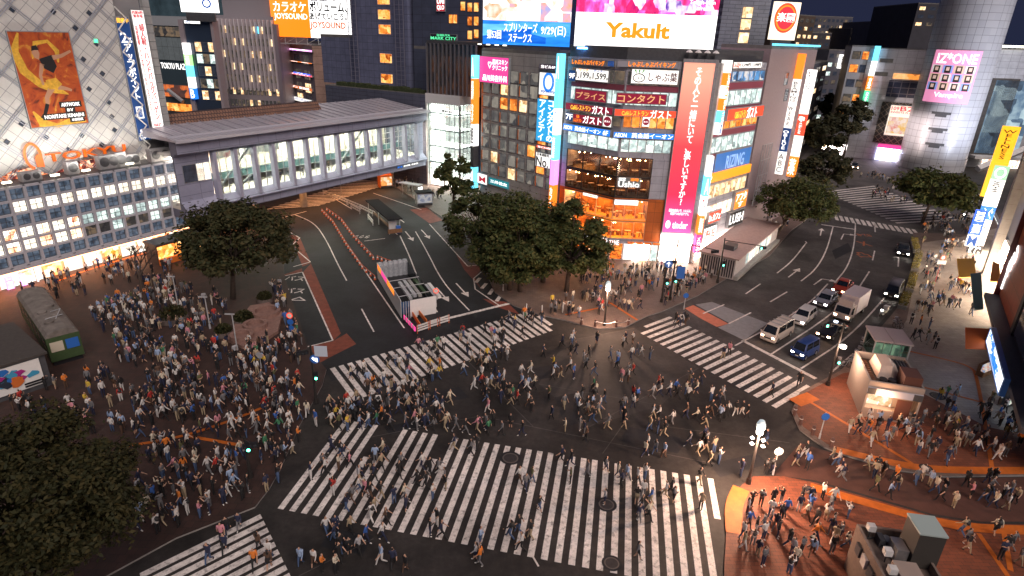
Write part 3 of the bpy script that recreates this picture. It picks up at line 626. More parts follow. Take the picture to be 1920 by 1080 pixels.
lg = thing('store_logo', 'orange outlined store name with hooked ring emblem on the white tower', 'sign', T.pt(T.at(42, 290)[0], 0, zb_+.3), T.rz)
_l0, _lz = T.at(86, 304); _l1, _ = T.at(237, 295); _lt = T.at(86, 288)[1]; _b = T.at(42, 290)[0]; _zb = zb_+.3
lgo = mat('logo_orange', (.75, .1, .008), .5, emit=(1, .2, .01), es=.3)
letter(lg, 'TOKYU', lgo, _l0-_b, _lz-_zb, _l1-_b, _lt-_zb, -.3, th=.1)
_s = (_l0-_b)/4.6; _o = _lz-_zb-.3
ring = [(1.9*_s+1.75*_s*math.cos(a), _o+1.3+1.5*math.sin(a)) for a in [rad(-20+i*19) for i in range(16)]]
shape(lg, 'emblem_ring', ring, lgo, -.3, .16); shape(lg, 'emblem_block', [(2.2*_s, _o-.1), (3.9*_s, _o-.2), (3.9*_s, _o+1.3), (2.9*_s, _o+1.5), (2.2*_s, _o+1.1)], lgo, -.32)
rb2 = MB(); zz_ = [(xr-.2, T.at(210, 12)[1])]
for i in range(8): zz_ += [(xr+1.1, zz_[-1][1]-1.4), (xr-.2, zz_[-1][1]-2.8)]
for a, b_ in zip(zz_[:-1], zz_[1:]):
    p, q = Vector((a[0], 0, a[1])), Vector((b_[0], 0, b_[1])); rb2.cyl((p.x, -.5, p.z), (q.x, -.5, q.z), .09, n=6)
rb2.obj('zigzag_trim', [M['white']], tw)
MB().bx(xr+3.95, xr+4.9, -.1, .6, Z1_, zt_).obj('corner_pier', [tiles('pale_pier_panels', (.42, .43, .42), (.38, .39, .39), (.12, .12, .12), 2, 1.1, .03, plane='XZ', offset=0)], tw)

# ---------------------------------------------------------------- station skywalk
B = Fac((-34, 108), 31.45); bx0, bx1 = -26.5, 27.4
sk = thing('station_skywalk', 'long grey station bridge with lit glass wall, slanted fins and sloping metal roof', 'bridge', B.pt(bx0), B.rz); L = bx1-bx0
bg_ = tiles('blue_grey_cladding', (.33, .34, .45), (.3, .31, .42), (.14, .14, .19), 3.3, 1.6, .03, plane='XZ', offset=0, var=.15)
be = MB(); be.bx(0, L, -.3, 11.7, 4.75, 6.05)
be.obj('beam', [bg_], sk)
def wedge(mb, pts, x0, x1, m=0):
    """profile in y, z swept along x"""
    k = len(mb.v); n = len(pts); mb.v += [(x0, y, z) for y, z in pts]+[(x1, y, z) for y, z in pts]
    mb.face(range(k, k+n), m); mb.face([k+n+n-1-i for i in range(n)], m)
    for i in range(n): j = (i+1) % n; mb.face((k+j, k+i, k+n+i, k+n+j), m)
sl_ = MB(); wedge(sl_, [(-.85, 6.06), (-.85, 6.2), (.28, 7.2), (.6, 7.2), (.6, 6.06)], 0, L); sl_.obj('sill', [bg_], sk)
hd = MB(); wedge(hd, [(.28, 13.6), (-.3, 14.15), (-.85, 14.2), (-.8, 15.9), (.8, 15.9), (.8, 13.6)], 0, L); hd.obj('fascia', [bg_], sk)
rf = MB(); wedge(rf, [(-1.5, 15.92), (-1.5, 16.15), (.5, 16.35), (12, 17.6), (12, 15.92)], -.3, L+.2); rf.obj('roof', [tiles('metal_sheet_roof', (.46, .44, .5), (.42, .41, .46), (.2, .2, .23), .6, 40, .05, plane='XY', offset=0, rough=.35, var=.12)], sk)  # roof sheen is put into the paler base colour
rs_ = MB()
for i in range(27):
    x = 1+i*(L-2)/26; k = [(.5, 16.36), (11.9, 17.6), (11.9, 17.72), (.5, 16.5)]; wedge(rs_, k, x-.07, x+.07)
rs_.obj('roof_seams', [mat('roof_seam', (.34, .33, .38), .4)], sk)
gt_ = MB().bx(-.3, L+.2, -1.62, -1.5, 15.8, 16.25).bx(-.3, L+.2, .3, .55, 16.3, 16.55); gt_.obj('gutter', [mat('pale_gutter', (.5, .5, .56), .4)], sk)
rd = MB(); wedge(rd, [(7.2, 17.0), (8.4, 18.5), (9.6, 18.5), (10.8, 17.2)], 4.5, L*.62); rd.obj('skylight', [tiles('rusty_louvre', (.28, .15, .1), (.2, .11, .08), (.05, .03, .03), .5, .5, .06, plane='XZ', offset=.5)], sk)
fx = [B.at(x, y)[0]-bx0 for x, y in ((409, 367), (447, 360), (482, 352), (516, 346), (548, 340), (577, 334), (605, 328), (634, 322), (661, 316), (688, 311), (712, 306), (736, 301), (758, 297), (780, 293))]
fm_ = MB()
for i, x in enumerate(fx):
    fm_ = MB(); wedge(fm_, [(-.9, 6.5), (-.65, 13.75), (.2, 13.75), (.2, 7.0)], x-.28, x+.28); fm_.obj('fin', [M['bluegrey']], sk)
MB().bx(0, fx[0]-.3, .3, .6, 7.2, 13.6).obj('end_panel', [bg_], sk); MB().bx(fx[-1]+.3, L, .3, .6, 7.2, 13.6).obj('end_panel', [bg_], sk)
s, z = B.at(395, 300)
link('window', pane_mesh('window', 3.2, 2.6, M['bluewin'], fm=M['grey']), sk, (1.0, .29, 9.8)); link('window', pane_mesh('window', 2.2, 2.6, pale, fm=M['grey']), sk, (fx[0]-2.6, .29, 9.8))
cg = clear_glass('skywalk_glass')
gl = MB(); gl.bx(fx[0], fx[-1], .42, .45, 7.2, 13.6); gl.obj('glazing', [cg], sk)
mu = MB()
for a, b_ in zip(fx[:-1], fx[1:]):
    for q in (.36, .68): x = a+(b_-a)*q; mu.bx(x-.05, x+.05, .34, .46, 7.2, 13.6)
for z in (8.25, 9.4, 10.5, 11.5, 12.55): mu.bx(fx[0], fx[-1], .37, .44, z-.04, z+.04)
mu.obj('mullions', [M['steel']], sk)
MB().bx(0, L, .6, 11.5, 6.06, 7.1).obj('floor', [mat('pale_terrazzo', (.62, .56, .5), .3, var=.06)], sk)
wallm = MB().bx(0, L, 11.2, 11.6, 7.1, 15.8); wallm.obj('back_wall', [mat('cream_wall', (.7, .62, .54), .6, var=.05)], sk)
MB().bx(0, L, .85, 11.1, 13.7, 13.9).obj('ceiling', [mat('white_ceiling', (.8, .78, .74), .6)], sk)
clm = MB()
for i in range(12): clm.bx(2+i*L/12.3, 2.5+i*L/12.3, 1.6, 10.6, 13.6, 13.69)
clm.obj('ceiling_light', [glow('ceiling_light_strip', (1, .86, .68), 75)], sk)
mur = lit('red_mural', [(.03, .03, .04), (.6, .06, .03), (.9, .75, .6), (.08, .12, .14)], .5, .5); MB().bx(fx[2], fx[6], 11.1, 11.19, 10.2, 13.2).obj('mural', [mur], sk)
bal = MB().bx(fx[0], L-2, 5.0, 5.1, 8.3, 9.5); bal.obj('balustrade', [mat('teal_glass_rail', (.1, .2, .22), .2)], sk)
MB().bx(fx[0], L-2, 5.12, 11.1, 8.2, 8.35).obj('upper_floor', [mat('pale_terrazzo', (.6, .55, .5))], sk)
br_ = MB(); 
for a, b_ in ((0, 2), (7, 9)):
    br_.cyl((fx[a], .75, 7.2), (fx[b_], .75, 13.6), .2, n=8); br_.cyl((fx[b_-1], .75, 7.2), (fx[b_]-.2, .75, 9.2), .2, n=8)
br_.obj('brace', [M['grey']], sk)
cl_ = MB()
for q in (.3, .45, .6, .75, .9): cl_.cyl((L*q, 8, 7.1), (L*q, 8, 13.7), .4, n=14)
cl_.obj('column', [M['dirty_white']], sk)
for q, ln in (((573, 388), 1.1), ((737, 345), .9), ((482, 405), .9)):
    p = G(*q); loc = sk.matrix_basis
    pp = Vector((p.x, p.y, 0))-B.pt(bx0); MB().cyl((pp.dot(B.d), pp.dot(B.n)+.4, 0), (pp.dot(B.d), pp.dot(B.n)+.4, 4.78), ln*.6, n=16).obj('pier', [M['conc']], sk)
ubl = MB()
for i in range(9): ubl.bx(10+i*4.6, 10.6+i*4.6, 2.5, 9.5, 4.66, 4.74)
ubl.obj('underside_light', [glow('underside_lamp', (1, .42, .16), 10)], sk)
sign(B, 'blue and white lit station name sign on the bridge beam at its right end', (741, 316), (782, 303), mat('station_sign_board', (.1, .12, .15), .5), [('京王', bluel, .02, .1, .26, .9), ('井の頭線', wtxt, .3, .15, .6, .85), ('渋谷駅', wtxt, .65, .15, .97, .85)], name='station_sign', dep=.12, off=.32)

# ---------------------------------------------------------------- glass entrance tower and the block behind it
C = Fac((-19.4, 133), 121.45); cw_ = C.at(862, 178)[0]; E2 = C.go(cw_, 31.45); ed = 6.2
gt = thing('glass_tower', 'glass entrance tower glowing white with fine square mullion grid beside the station bridge', 'building', C.pt(0), C.rz)
MB().bx(.3, cw_-.3, ed-.3, ed, 0, 19).bx(.3, .6, .4, ed-.3, 0, 19).obj('wall', [M['dirty_white']], gt)
fl = MB()
for z in (0.1, 5.2, 8.6, 12.0, 15.4): fl.bx(.3, cw_-.25, .25, ed-.3, z, z+.3, 0); 
fl.obj('floor', [M['dirty_white']], gt)
clt = MB()
for z in (5.15, 8.55, 11.95, 15.35, 17.4): clt.bx(.8, cw_-.8, 1, ed-1, z-.08, z-.01)
clt.obj('ceiling_light', [glow('tower_ceiling_light', (1, .93, .82), 20)], gt)
bk = MB()
for i, z in enumerate((5.6, 9, 12.4, 15.8)): bk.bx(.8, cw_-1, ed-.45, ed-.32, z, z+2.6)
bk.obj('display_wall', [lit('tower_display', [(.7, .1, .05), (.9, .8, .7), (.35, .3, .28), (1, .95, .85)], .9, .5)], gt)
MB().bx(-.05, cw_+.05, -.1, ed+.1, 17.5, 19.4).obj('top_band', [mat('bright_band', (.75, .75, .73), .5)], gt)
MB().bx(0, cw_, .02, .05, 2.8, 17.5).bx(cw_-.04, cw_-.01, .1, ed, 2.8, 17.5).obj('glazing', [cg], gt)
ml = MB()
for i in range(8): x = cw_*i/7; ml.bx(x-.05, x+.05, -.1, .02, 2.8, 17.5)
for i in range(6): y = ed*i/5; ml.bx(cw_, cw_+.1, y-.05, y+.05, 2.8, 17.5)
for i in range(13): z = 2.8+i*1.22; ml.bx(0, cw_, -.08, .0, z-.04, z+.04); ml.bx(cw_+.01, cw_+.09, 0, ed, z-.04, z+.04)
ml.obj('mullions', [M['steel']], gt); MB().cyl((.3, -.1, 0), (.3, -.1, 17.4), .25).cyl((cw_-.2, .3, 0), (cw_-.2, .3, 17.4), .25).cyl((cw_*.5, .5, 0), (cw_*.5, .5, 5), .25).obj('column', [M['dirty_white']], gt)
sign(C, 'white lettering of the arcade name on the glass tower with shop logos beneath', (812, 203), (850, 213), M['dgrey'], [('SHIBUYA', wtxt, .2, -.6, .8, -.05), ('MARK CITY', wtxt, .02, .05, .98, 1)], dep=.03, off=.15, name='tower_sign')
bd = block('station_block', 'low dark blue panelled station block with hedges on its roof behind the bridge', C, -30, -.1, 0, 19.0, 30, tiles('dark_blue_panels', (.1, .11, .16), (.09, .1, .145), (.03, .03, .05), 2.2, .8, .03, plane='XZ', offset=0), parapet=.15)[0]
hm = mat('hedge_leaf', (.04, .055, .02), .8, var=.5, vs=4, bump=1, bs=9)
for i, (a, b_) in enumerate(((-27, -21.5), (-20.5, -11), (-9.5, -1))):
    hb = MB(); x = a
    while x < b_:
        w2 = rnd.uniform(.7, 1.2); hb.bx(x, x+w2, rnd.uniform(-.1, .15), 1.5+rnd.uniform(-.2, .2), 0, .9+rnd.uniform(-.25, .3)); x += w2*.93
    o = hb.obj('hedge', [hm], None, loc=C.pt(0, .6, 19.05), rz=C.rz); tag(o, ['short clipped hedge at the far left of the station block roof', 'long clipped hedge along the middle of the station block roof', 'clipped hedge on the station block roof next to the glazed lobby'][i], 'hedge', 'hedges on the station block roof')
lb = thing('glazed_lobby', 'dark glazed lobby with tall pale fins and amber light on top of the glass tower', 'building', C.pt(.4, .3, 19.4), C.rz); lw_ = C.back(.3).at(893, 120)[0]-.4
MB().bx(.2, lw_, 5, 5.3, 0, 10).bx(0, lw_+.2, -.2, 8, 9.6, 10.2).obj('wall', [M['dgrey']], lb)
MB().bx(.2, lw_, 1.2, 1.3, 0, 7.4).obj('lit_interior', [lit('amber_lobby', [(.02, .01, .01), (.03, .02, .02), (.9, .25, .05), (.5, .3, .2)], .55, .9, (1, 1, .5))], lb)
MB().bx(.1, lw_, .2, .23, 0, 9.6).obj('glazing', [clear_glass('dark_lobby_glass', (.35, .38, .45), .2)], lb)
fn = MB()
for i in range(13): x = lw_*i/12; fn.bx(x-.09, x+.09, -.35, .15, 0, 9.7)
fn.obj('fins', [M['steel']], lb)
# hotel towers
H = C.back(7)
hw = tiles('hotel_blue_panels', (.16, .18, .29), (.14, .16, .26), (.05, .055, .09), 1.6, 1.5, .03, plane='XZ', offset=0)
hdk = tiles('hotel_dark_panels', (.07, .085, .14), (.06, .075, .12), (.03, .03, .05), 2.5, 1.5, .03, plane='XZ', offset=0)
r1, w1, zz1, _ = pblock('hotel_annex', 'low blank blue-grey wing left of the hotel tower', H, 601, 668, 70, 14, hw, z0=18.9)
a = H.at(668, 150); b_ = H.at(770, 150)
ht = thing('hotel_tower', 'tall blue panelled hotel tower with one column of amber windows and lattice edges', 'building', H.pt(a[0], -.5), H.rz); hwid = b_[0]-a[0]
MB().bx(0, hwid, 0, 16, 18.9, 75).obj('wall', [hw], ht)
for i, z in enumerate((19.2, 26.1, 35.2, 39.3, 44.0)):
    pass
zs = [H.at(741, y)[1] for y in (157, 119, 65, 37, 9)]
wn_ = pane_mesh('window', 3.6, 2.0, ambr, fm=M['white'])
for z in zs+[zs[-1]+5, zs[-1]+10]: link('window', wn_, ht, (hwid*.5, -.01, z))
lt = MB()
for x in (0.2, 1.5, 2.8, hwid-2.6, hwid-1.3, hwid-.2):
    lt.bx(x-.06, x+.06, -1.2, -1.08, 18.9, 75)
for i in range(60):
    z = 19.2+i*.95; lt.bx(.1, 2.9, -1.25, -1.05, z, z+.07); lt.bx(hwid-2.7, hwid-.1, -1.25, -1.05, z, z+.07)
lt.obj('lattice', [mat('lattice_metal', (.3, .3, .38), .4, .4)], ht)
r3, w3, zz3, s3 = pblock('dark_tower', 'dark slab tower with scattered small amber windows behind the arcade name sign', H, 776, 925, 95, 18, hdk, z0=18.9)
MB().bx(0, w3, .02, 18, zz3+.6, 75).obj('upper_wall', [hdk], r3)
for px in ((826, 5), (853, 36), (868, 12), (881, 14), (893, 14), (881, 40), (893, 40), (893, 64), (881, 66), (846, 36)):
    s, z = H.at(*px); link('window', pane_mesh('window', 1.2, 1.7, ambr if px[0] > 840 else glow('red_sign_window', (.8, .1, .08), .8)), r3, (s-s3-.6, -.01, z-.8))
sign(H, 'small green lit arcade name sign high on the dark tower', (808, 63), (858, 76), mat('dark_board', (.03, .035, .05), .5), [('SHIBUYA', grl, .25, 0, .75, .38), ('MARK CITY', grl, .02, .45, .98, 1)], dep=.2, off=.05)
sign(H, 'red and white square logo sign near the top of the dark tower', (819, -6), (836, 22), rtxt, [('UNI', wtxt, .1, .1, .9, .48), ('QLO', wtxt, .1, .55, .9, .92)], dep=.2, off=.05)
shopb = lit('very_bright_shopfront', [(.5, .2, .1), (1, .7, .45), (1, .92, .8), (1, 1, .95)], 15, 1.0)
# ---------------------------------------------------------------- corner building with restaurant signs and the long red banner
C0 = G(1140, 487)
FR = Fac(C0, 92); LF0 = Fac(C0, 133)
wl = LF0.at(1058, 230)[0]                      # negative: runs left
LF = Fac(LF0.pt(wl), 133); WL = -wl
wf = FR.at(1256, 300)[0]; BN = FR.go(wf, 92); wb = BN.at(1327, 250)[0]; WG = BN.go(wb, 43.67); ww_ = WG.at(1420, 220)[0]
ZT = FR.at(1200, 113)[1]
cb = thing('corner_building', 'nine storey corner building of restaurant floors with glowing signs and red banner', 'building', FR.pt(0), FR.rz)
def loc(fac, x, y=0):
    v = fac.pt(x, y)-FR.P; return (v.dot(FR.d), v.dot(FR.n))
body = [loc(LF, 0), (0, 0), (wf, 0), loc(BN, wb), loc(WG, ww_), loc(WG, ww_, 10), loc(LF, 0, 14)]
whp = tiles('pale_facade_panels', (.42, .43, .5), (.38, .39, .46), (.14, .14, .17), 1.6, 1.1, .02, plane='XZ', offset=0)

MB().prism([(p[0]*.97, p[1]*.97+.6) for p in body], ZT, ZT+1.6).obj('roof', [M['dgrey']], cb)
def child(name, fac, mesh_or_mb, mats, x, z, y=0):
    v = fac.pt(x, y)-FR.P; o = mesh_or_mb.obj(name, mats, cb) if isinstance(mesh_or_mb, MB) else link(name, mesh_or_mb, cb)
    o.location = (v.dot(FR.d), v.dot(FR.n), z); o.rotation_euler = (0, 0, fac.rz-FR.rz); return o
def zof(fac, px, py): return fac.at(px, py)[1]
def floorband(fac, x0, x1, z0, z1, n, mt, fm=M['steel'], pick=None):
    for i in range(n):
        w_ = (x1-x0)/n
        child('window', fac, pane_mesh('window', w_-.04, z1-z0, pick(i) if pick else mt, fr=.05, fm=fm), None, x0+i*w_+.02, z0, -.03)
# floor lines measured on the front
zF = {k: zof(FR, 1200, y) for k, y in dict(t9=134, b9=160, t8=172, b8=198, t7=210, b7=240, t6=262, b6=286, t5=298, b5=332, t4=338, b4=370, t3=378, b3=412, t2=418, b2=448, t1=458).items()}
redw = lit('reddish_window', [(.15, .03, .06), (.5, .12, .16), (.8, .45, .4)], .8, .6)
for fac, a, b_, n in ((FR, .2, wf-.1, 6), (LF, .9, WL-.1, 5)):
    floorband(fac, a, b_, zF['b9'], zF['t9'], n, dim)
    floorband(fac, a, b_, zF['b8'], zF['t8'], n, cool)
    floorband(fac, a, b_, zF['b7'], zF['t7'], n, ambr if fac is FR else dim)
    floorband(fac, a, b_, zF['b6'], zF['t6'], n, cool)
    mbp = MB().bx(0, b_-a, -.06, 0, 0, zF['b9']-zF['t8']-.1); child('spandrel', fac, mbp, [mat('dusky_red_spandrel', (.3, .07, .11), .4)], a, zF['t8']+.05)
RD = 3.0; wr = wf*.68; q_ = RD*math.tan(rad(20.5))
ring_ = [loc(LF, .9), loc(LF, .9, RD), (q_*.9, RD), (wr, RD), (wr, 0)]
inner = [loc(LF, 0), loc(LF, .9), loc(LF, .9, RD), (q_*.9, RD), (wr, RD), (wr, 0)]+body[2:]
zlo, zhi = zF['b2']-.1, zF['t5']+.05
MB().prism(body, 0, zlo-.01).prism(inner, zlo, zhi-.01).prism(body, zhi, ZT).obj('wall', [whp], cb)
slabp = [loc(LF, .9), (0, 0), (wr-.02, 0), (wr-.02, RD-.02), (q_*.9, RD-.02), loc(LF, .92, RD-.02)]
rim_ = [(x*1.0, y+.04) for x, y in slabp]
wood_ = mat('dark_timber', (.09, .035, .015), .5, var=.3, vs=3); ochre_ = mat('ochre_back_wall', (.5, .2, .05), .5, var=.4, vs=1.5)
bulb = glow('bulb', (1, .6, .28), 70); strip_ = glow('warm_ceiling_strip', (1, .5, .15), 140); strip2 = glow('amber_ceiling_strip', (1, .4, .1), 26); tbl = mat('table_top', (.55, .45, .35), .4); cgr = clear_glass('restaurant_glass', (.95, .9, .85), .1)
rr = random.Random(9)
for zi, (bk_, tk_, warm_) in enumerate((('b5', 't5', 0), ('b4', 't4', 0), ('b3', 't3', 1), ('b2', 't2', 1))):
    z0, z1 = zF[bk_], zF[tk_]
    MB().prism(rim_, z0-.3, z0-.02).obj('floor_slab', [M['black'] if not warm_ else glow('orange_ledge', (1, .3, .03), .6)], cb)
    MB().prism(rim_, z1+.02, z1+.22).obj('ceiling', [wood_], cb)
    bw_ = MB()
    for a, b_ in zip(ring_[1:4], ring_[2:5]):
        if (Vector(a)-Vector(b_)).length > .3: bw_.quad((a[0], a[1]-.03, z0), (b_[0], b_[1]-.03, z0), (b_[0], b_[1]-.03, z1), (a[0], a[1]-.03, z1))
    bw_.obj('back_wall', [ochre_ if warm_ else wood_], cb)
    bl = MB(); tb_ = MB()
    def inside(t, d):
        # a point t along the two fronts, d deep
        if t < 0: v = LF0.pt(max(t, wl+1.1), d)-FR.P
        else: v = FR.pt(min(t, wr-.4), d)-FR.P
        return v.dot(FR.d), v.dot(FR.n)
    for k in range(38 if not warm_ else 18):
        x, y = inside(rr.uniform(wl+1.2, wr-.4), rr.uniform(.35, RD-.4)); zz_ = z1-rr.uniform(.08, .45)
        bl.lathe([(0, -.07), (.07, 0), (0, .07)], 6, 0, (x, y, zz_))
    for k in range(9):
        x, y = inside(wl+1.4+(wr-wl-2.0)*k/8, rr.choice([.8, 1.6, 2.3])); tb_.bx(x-.45, x+.45, y-.3, y+.3, z0+.72, z0+.78, 0).bx(x-.05, x+.05, y-.05, y+.05, z0, z0+.72, 1)
        for sx in (-.7, .7): tb_.bx(x+sx-.18, x+sx+.18, y-.2, y+.2, z0+.0, z0+.46, 2).bx(x+sx*1.25-.04, x+sx*1.25+.04, y-.2, y+.2, z0+.46, z0+.95, 2)
    bl.obj('bulb_lights', [bulb], cb); tb_.obj('tables', [tbl, M['black'], wood_ if not warm_ else mat('orange_chair', (.45, .12, .03), .5)], cb)
    if True:
        st_ = MB()
        for k in range(4): x, y = inside(wl+1.8+(wr-wl-2.8)*k/3, 1.5); st_.bx(x-.6, x+.6, y-.12, y+.12, z1-.06, z1+.0)
        st_.obj('ceiling_strip', [strip_ if warm_ else strip2], cb)
    for fac, a, b_ in ((FR, .05, wr-.05), (LF, .95, WL-.05)):
        child('glazing', fac, MB().bx(0, b_-a, -.03, 0, 0, z1-z0), [cgr], a, z0, .1)
        fmx = MB(); n_ = 3
        for k in range(n_+1): x = (b_-a)*k/n_; fmx.bx(x-.05, x+.05, -.08, .04, 0, z1-z0)
        fmx.bx(0, b_-a, -.07, .03, -.1, .0).bx(0, b_-a, -.07, .03, z1-z0, z1-z0+.1); child('window_frame', fac, fmx, [M['black'] if not warm_ else mat('pale_orange_frame', (.7, .4, .25), .5)], a, z0, .06)
orst = lamp_room('orange_cafe_interior', (.75, .13, .012), (1, .3, .04), (1, .8, .5), 1.15, 1.3)
child('side_panels', FR, MB().bx(0, wf-wr, -.06, 0, 0, zhi-zF['t3']-.5), [whp], wr, zF['t3']+.5)
# orange panel cladding round the lower storeys
oc = tiles('orange_cladding', (.55, .13, .02), (.42, .1, .02), (.15, .04, .01), 1.1, 1.5, .02, plane='XZ', offset=0)
zo = zF['t3']+.4
child('orange_cladding', FR, MB().bx(0, wf-wr, -.07, 0, 0, zo-3.2), [oc], wr, 3.2, -.0)
for a, b_ in ((3.2, zF['b2']-.32), (zF['t2']+.24, zF['b3']-.32), (zF['t3']+.24, zo)):
    child('orange_cladding', FR, MB().bx(0, wr, -.06, 0, 0, b_-a), [oc], 0, a, -.0); child('orange_cladding', LF, MB().bx(0, WL, -.06, 0, 0, b_-a), [oc], 0, a, -.0)
child('orange_cladding', LF, MB().bx(0, .9, -.06, 0, 0, zo-3.2), [oc], 0, 3.2, -.02)
for i, (a, b_, mt) in enumerate(((0.1, 2.0, orst), (2.1, 3.3, wpan), (3.4, wf*.82, shopb), (wf*.84, wf-.1, cool))):
    child('shop_window', FR, pane_mesh('shop_window', b_-a, 2.6, mt, fm=M['white']), None, a, .15, -.08)
child('shop_window', LF, pane_mesh('shop_window', WL-1.5, 2.6, orst, fm=M['white']), None, 1.3, .15, -.08)
for i in range(4): child('awning', FR, MB().bx(0, 1.0, -.9, 0, 0, .12), [M['orange']], 2.6+i*1.25, 2.95, -.05)
# banner tower between the front and the wing
child('tower_panel', BN, MB().bx(0, wb, -.25, 0, 0, ZT+.4), [tiles('steel_panels', (.33, .33, .36), (.3, .3, .33), (.1, .1, .1), 1.4, 1.4, .02, plane='XZ', offset=0)], 0, 0)
for i in range(2): child('shop_window', BN, pane_mesh('shop_window', wb*.46, 2.7, shopb, fm=M['white']), None, .1+i*wb*.5, .15, -.3)
child('signboard_light', BN, MB().bx(0, wb*.96, -.5, 0, 0, 1.5), [glow('strong_white_light', (1, .9, .8), 6)], .1, 3.1, -.26)
# side wing: strips of windows and red spandrels
wz = [(t, b_) for t, b_ in ((zof(WG, 1395, 133), zof(WG, 1395, 152)), (zof(WG, 1395, 168), zof(WG, 1395, 195)), (zof(WG, 1392, 212), zof(WG, 1392, 236)), (zof(WG, 1388, 250), zof(WG, 1388, 276)), (zof(WG, 1380, 290), zof(WG, 1380, 312)), (zof(WG, 1375, 336), zof(WG, 1375, 358)), (zof(WG, 1365, 374), zof(WG, 1365, 396)))]
wmt = [lit('blue_shop_floor', [(.03, .05, .1), (.1, .3, .6), (.8, .7, .6)], .8, .8), cool, ambr, cool, mat('blue_film_window', (.05, .18, .5), .3, emit=(.03, .15, .5), es=.35), warm, shopw]
for (z1, z0), mt in zip(wz, wmt): floorband(WG, .9, ww_-.2, z0, z1, 8, mt)
for i in range(4):
    zt2, zb2 = wz[i][1]-.15, wz[i+1][0]+.15
    child('spandrel', WG, MB().bx(0, ww_-1.1, -.06, 0, 0, zt2-zb2), [mat('dusky_red_spandrel', (.3, .07, .11), .4)], .9, zb2)
child('shop_window', WG, pane_mesh('shop_window', ww_-2, 2.6, shopb, fm=M['white']), None, 1.2, .15, -.05)
child('downpipe', WG, MB().bx(0, .5, -.5, 0, 0, ZT), [M['dirty_white']], .2, 0)
# rooftop floodlights above the banner
for i, px in enumerate((1291, 1308, 1325, 1341)):
    s, z = BN.at(px, 108); o = thing('roof_floodlight', ['first', 'second', 'third', 'fourth'][i]+' white lamp from the left on the roof edge above the red banner', 'floodlight', BN.pt(s, .6, ZT+1.6 if False else ZT+.4), BN.rz, 'lamps above the red banner')
    MB().cyl((0, 0, 0), (0, -.5, .9), .05).obj('stand', [M['dgrey']], o); MB().lathe([(.1, .35), (.4, .1), (.45, 0)], 10, 0, (0, -.7, .8)).obj('lamp_head', [M['white']], o)
# signs of the corner building
bigb = mat('banner_gradient', (.6, .08, .12), .6)
nt = bigb.node_tree; b = nt.nodes['Principled BSDF']; tc = nt.nodes['Texture Coordinate']; sp = nt.nodes.new('ShaderNodeSeparateXYZ'); nt.links.new(tc.outputs['Object'], sp.inputs[0]); mr = nt.nodes.new('ShaderNodeMapRange'); mr.inputs[2].default_value = 23; nt.links.new(sp.outputs[2], mr.inputs[0]); cr = nt.nodes.new('ShaderNodeValToRGB'); e = cr.color_ramp.elements; e[0].color = (.72, .1, .4, 1); e[0].position = .03; e[1].color = (1, .4, .28, 1); e[1].position = .95; x = e.new(.25); x.color = (.8, .03, .09, 1); x = e.new(.55); x.color = (.85, .06, .08, 1)
nt.links.new(mr.outputs[0], cr.inputs[0]); nt.links.new(cr.outputs[0], b.inputs['Base Color']); nt.links.new(cr.outputs[0], b.inputs['Emission Color']); b.inputs['Emission Strength'].default_value = .5
sign(BN, 'very tall red to salmon banner with white vertical lettering on the corner building', (1281, 115), (1294, 437), bigb, [('その人と一緒にいて、楽しいですか?', wtxt, .4, .03, .62, .82, True), ('最高な出会いで、いい人に。\n共感でつながるアプリ。', wtxt, .15, .845, .9, .885), ('● tinder', wtxt, .1, .92, .85, .97)], name='banner', cat='banner', dep=.12, off=.3)
sign(FR, 'pale sign with orange lettering along the roof edge of the front facet', (1158, 112), (1271, 129), mat('lilac_grey_board', (.35, .36, .42), .5), [('しゃぶしゃぶバイキング', otxt, .18, .1, .95, .92)], group=None)
sign(LF, 'pale sign with orange lettering along the roof edge of the left facet', (1069, 109), (1155, 126), mat('lilac_grey_board', (.35, .36, .42), .5), [('しゃぶしゃぶバイキング', otxt, .08, .1, .78, .95), ('回', bluet, .86, .1, .97, .9)])
leafm = mat('leaf_logo_green', (.05, .25, .05), .5, emit=(.05, .4, .08), es=.3)
o, w_, h_ = sign(FR, 'white ninth floor sign with leafy turnip logo and dark red lettering', (1184, 128), (1270, 160), wpan, [('しゃぶ葉', mat('dark_red_letter', (.12, .01, .02), .5), .37, .2, .97, .8)])
shape(o, 'turnip_outline', [(w_*.17+w_*.12*math.cos(a), h_*.4+h_*.27*math.sin(a)) for a in [rad(i*24) for i in range(16)]], btxt, -.31, .06); letter(o, 'しゃぶ', btxt, w_*.09, h_*.28, w_*.25, h_*.5, -.31)
for d in (-.05, 0, .05): shape(o, 'turnip_leaf', [(w_*(.17+d), h_*.66), (w_*(.15+d*1.8), h_*.92), (w_*(.19+d*1.8), h_*.92)], leafm, -.31)
o, w_, h_ = sign(LF, 'white ninth floor price sign with black numbers on the left facet', (1082, 127), (1143, 156), wpan, [('ランチ', otxt, .1, .03, .4, .25), ('1,199', btxt, .02, .28, .42, .85), ('円', btxt, .43, .6, .49, .85), ('ディナー', bluet, .55, .03, .9, .25), ('1,599', btxt, .53, .28, .92, .85), ('円', btxt, .93, .6, .99, .85)])
sign(LF, 'dark blue floor number plate reading nine on the left facet', (1069, 130), (1081, 153), navy, [('9F', wtxt, .1, .3, .9, .75)], group='floor number plates')
sign(LF, 'dark blue floor number plate reading seven on the left facet', (1063, 209), (1076, 228), navy, [('7F', wtxt, .05, .2, .95, .8)], group='floor number plates')
sign(LF, 'maroon sign with spaced gold lettering on the eighth floor of the left facet', (1081, 165), (1139, 194), maroon, [('プライス', goldt, .05, .25, .95, .8)])
sign(FR, 'maroon sign with bold gold lettering on the eighth floor of the front facet', (1156, 173), (1248, 197), maroon, [('コンタクト', goldt, .03, .14, .96, .88)])
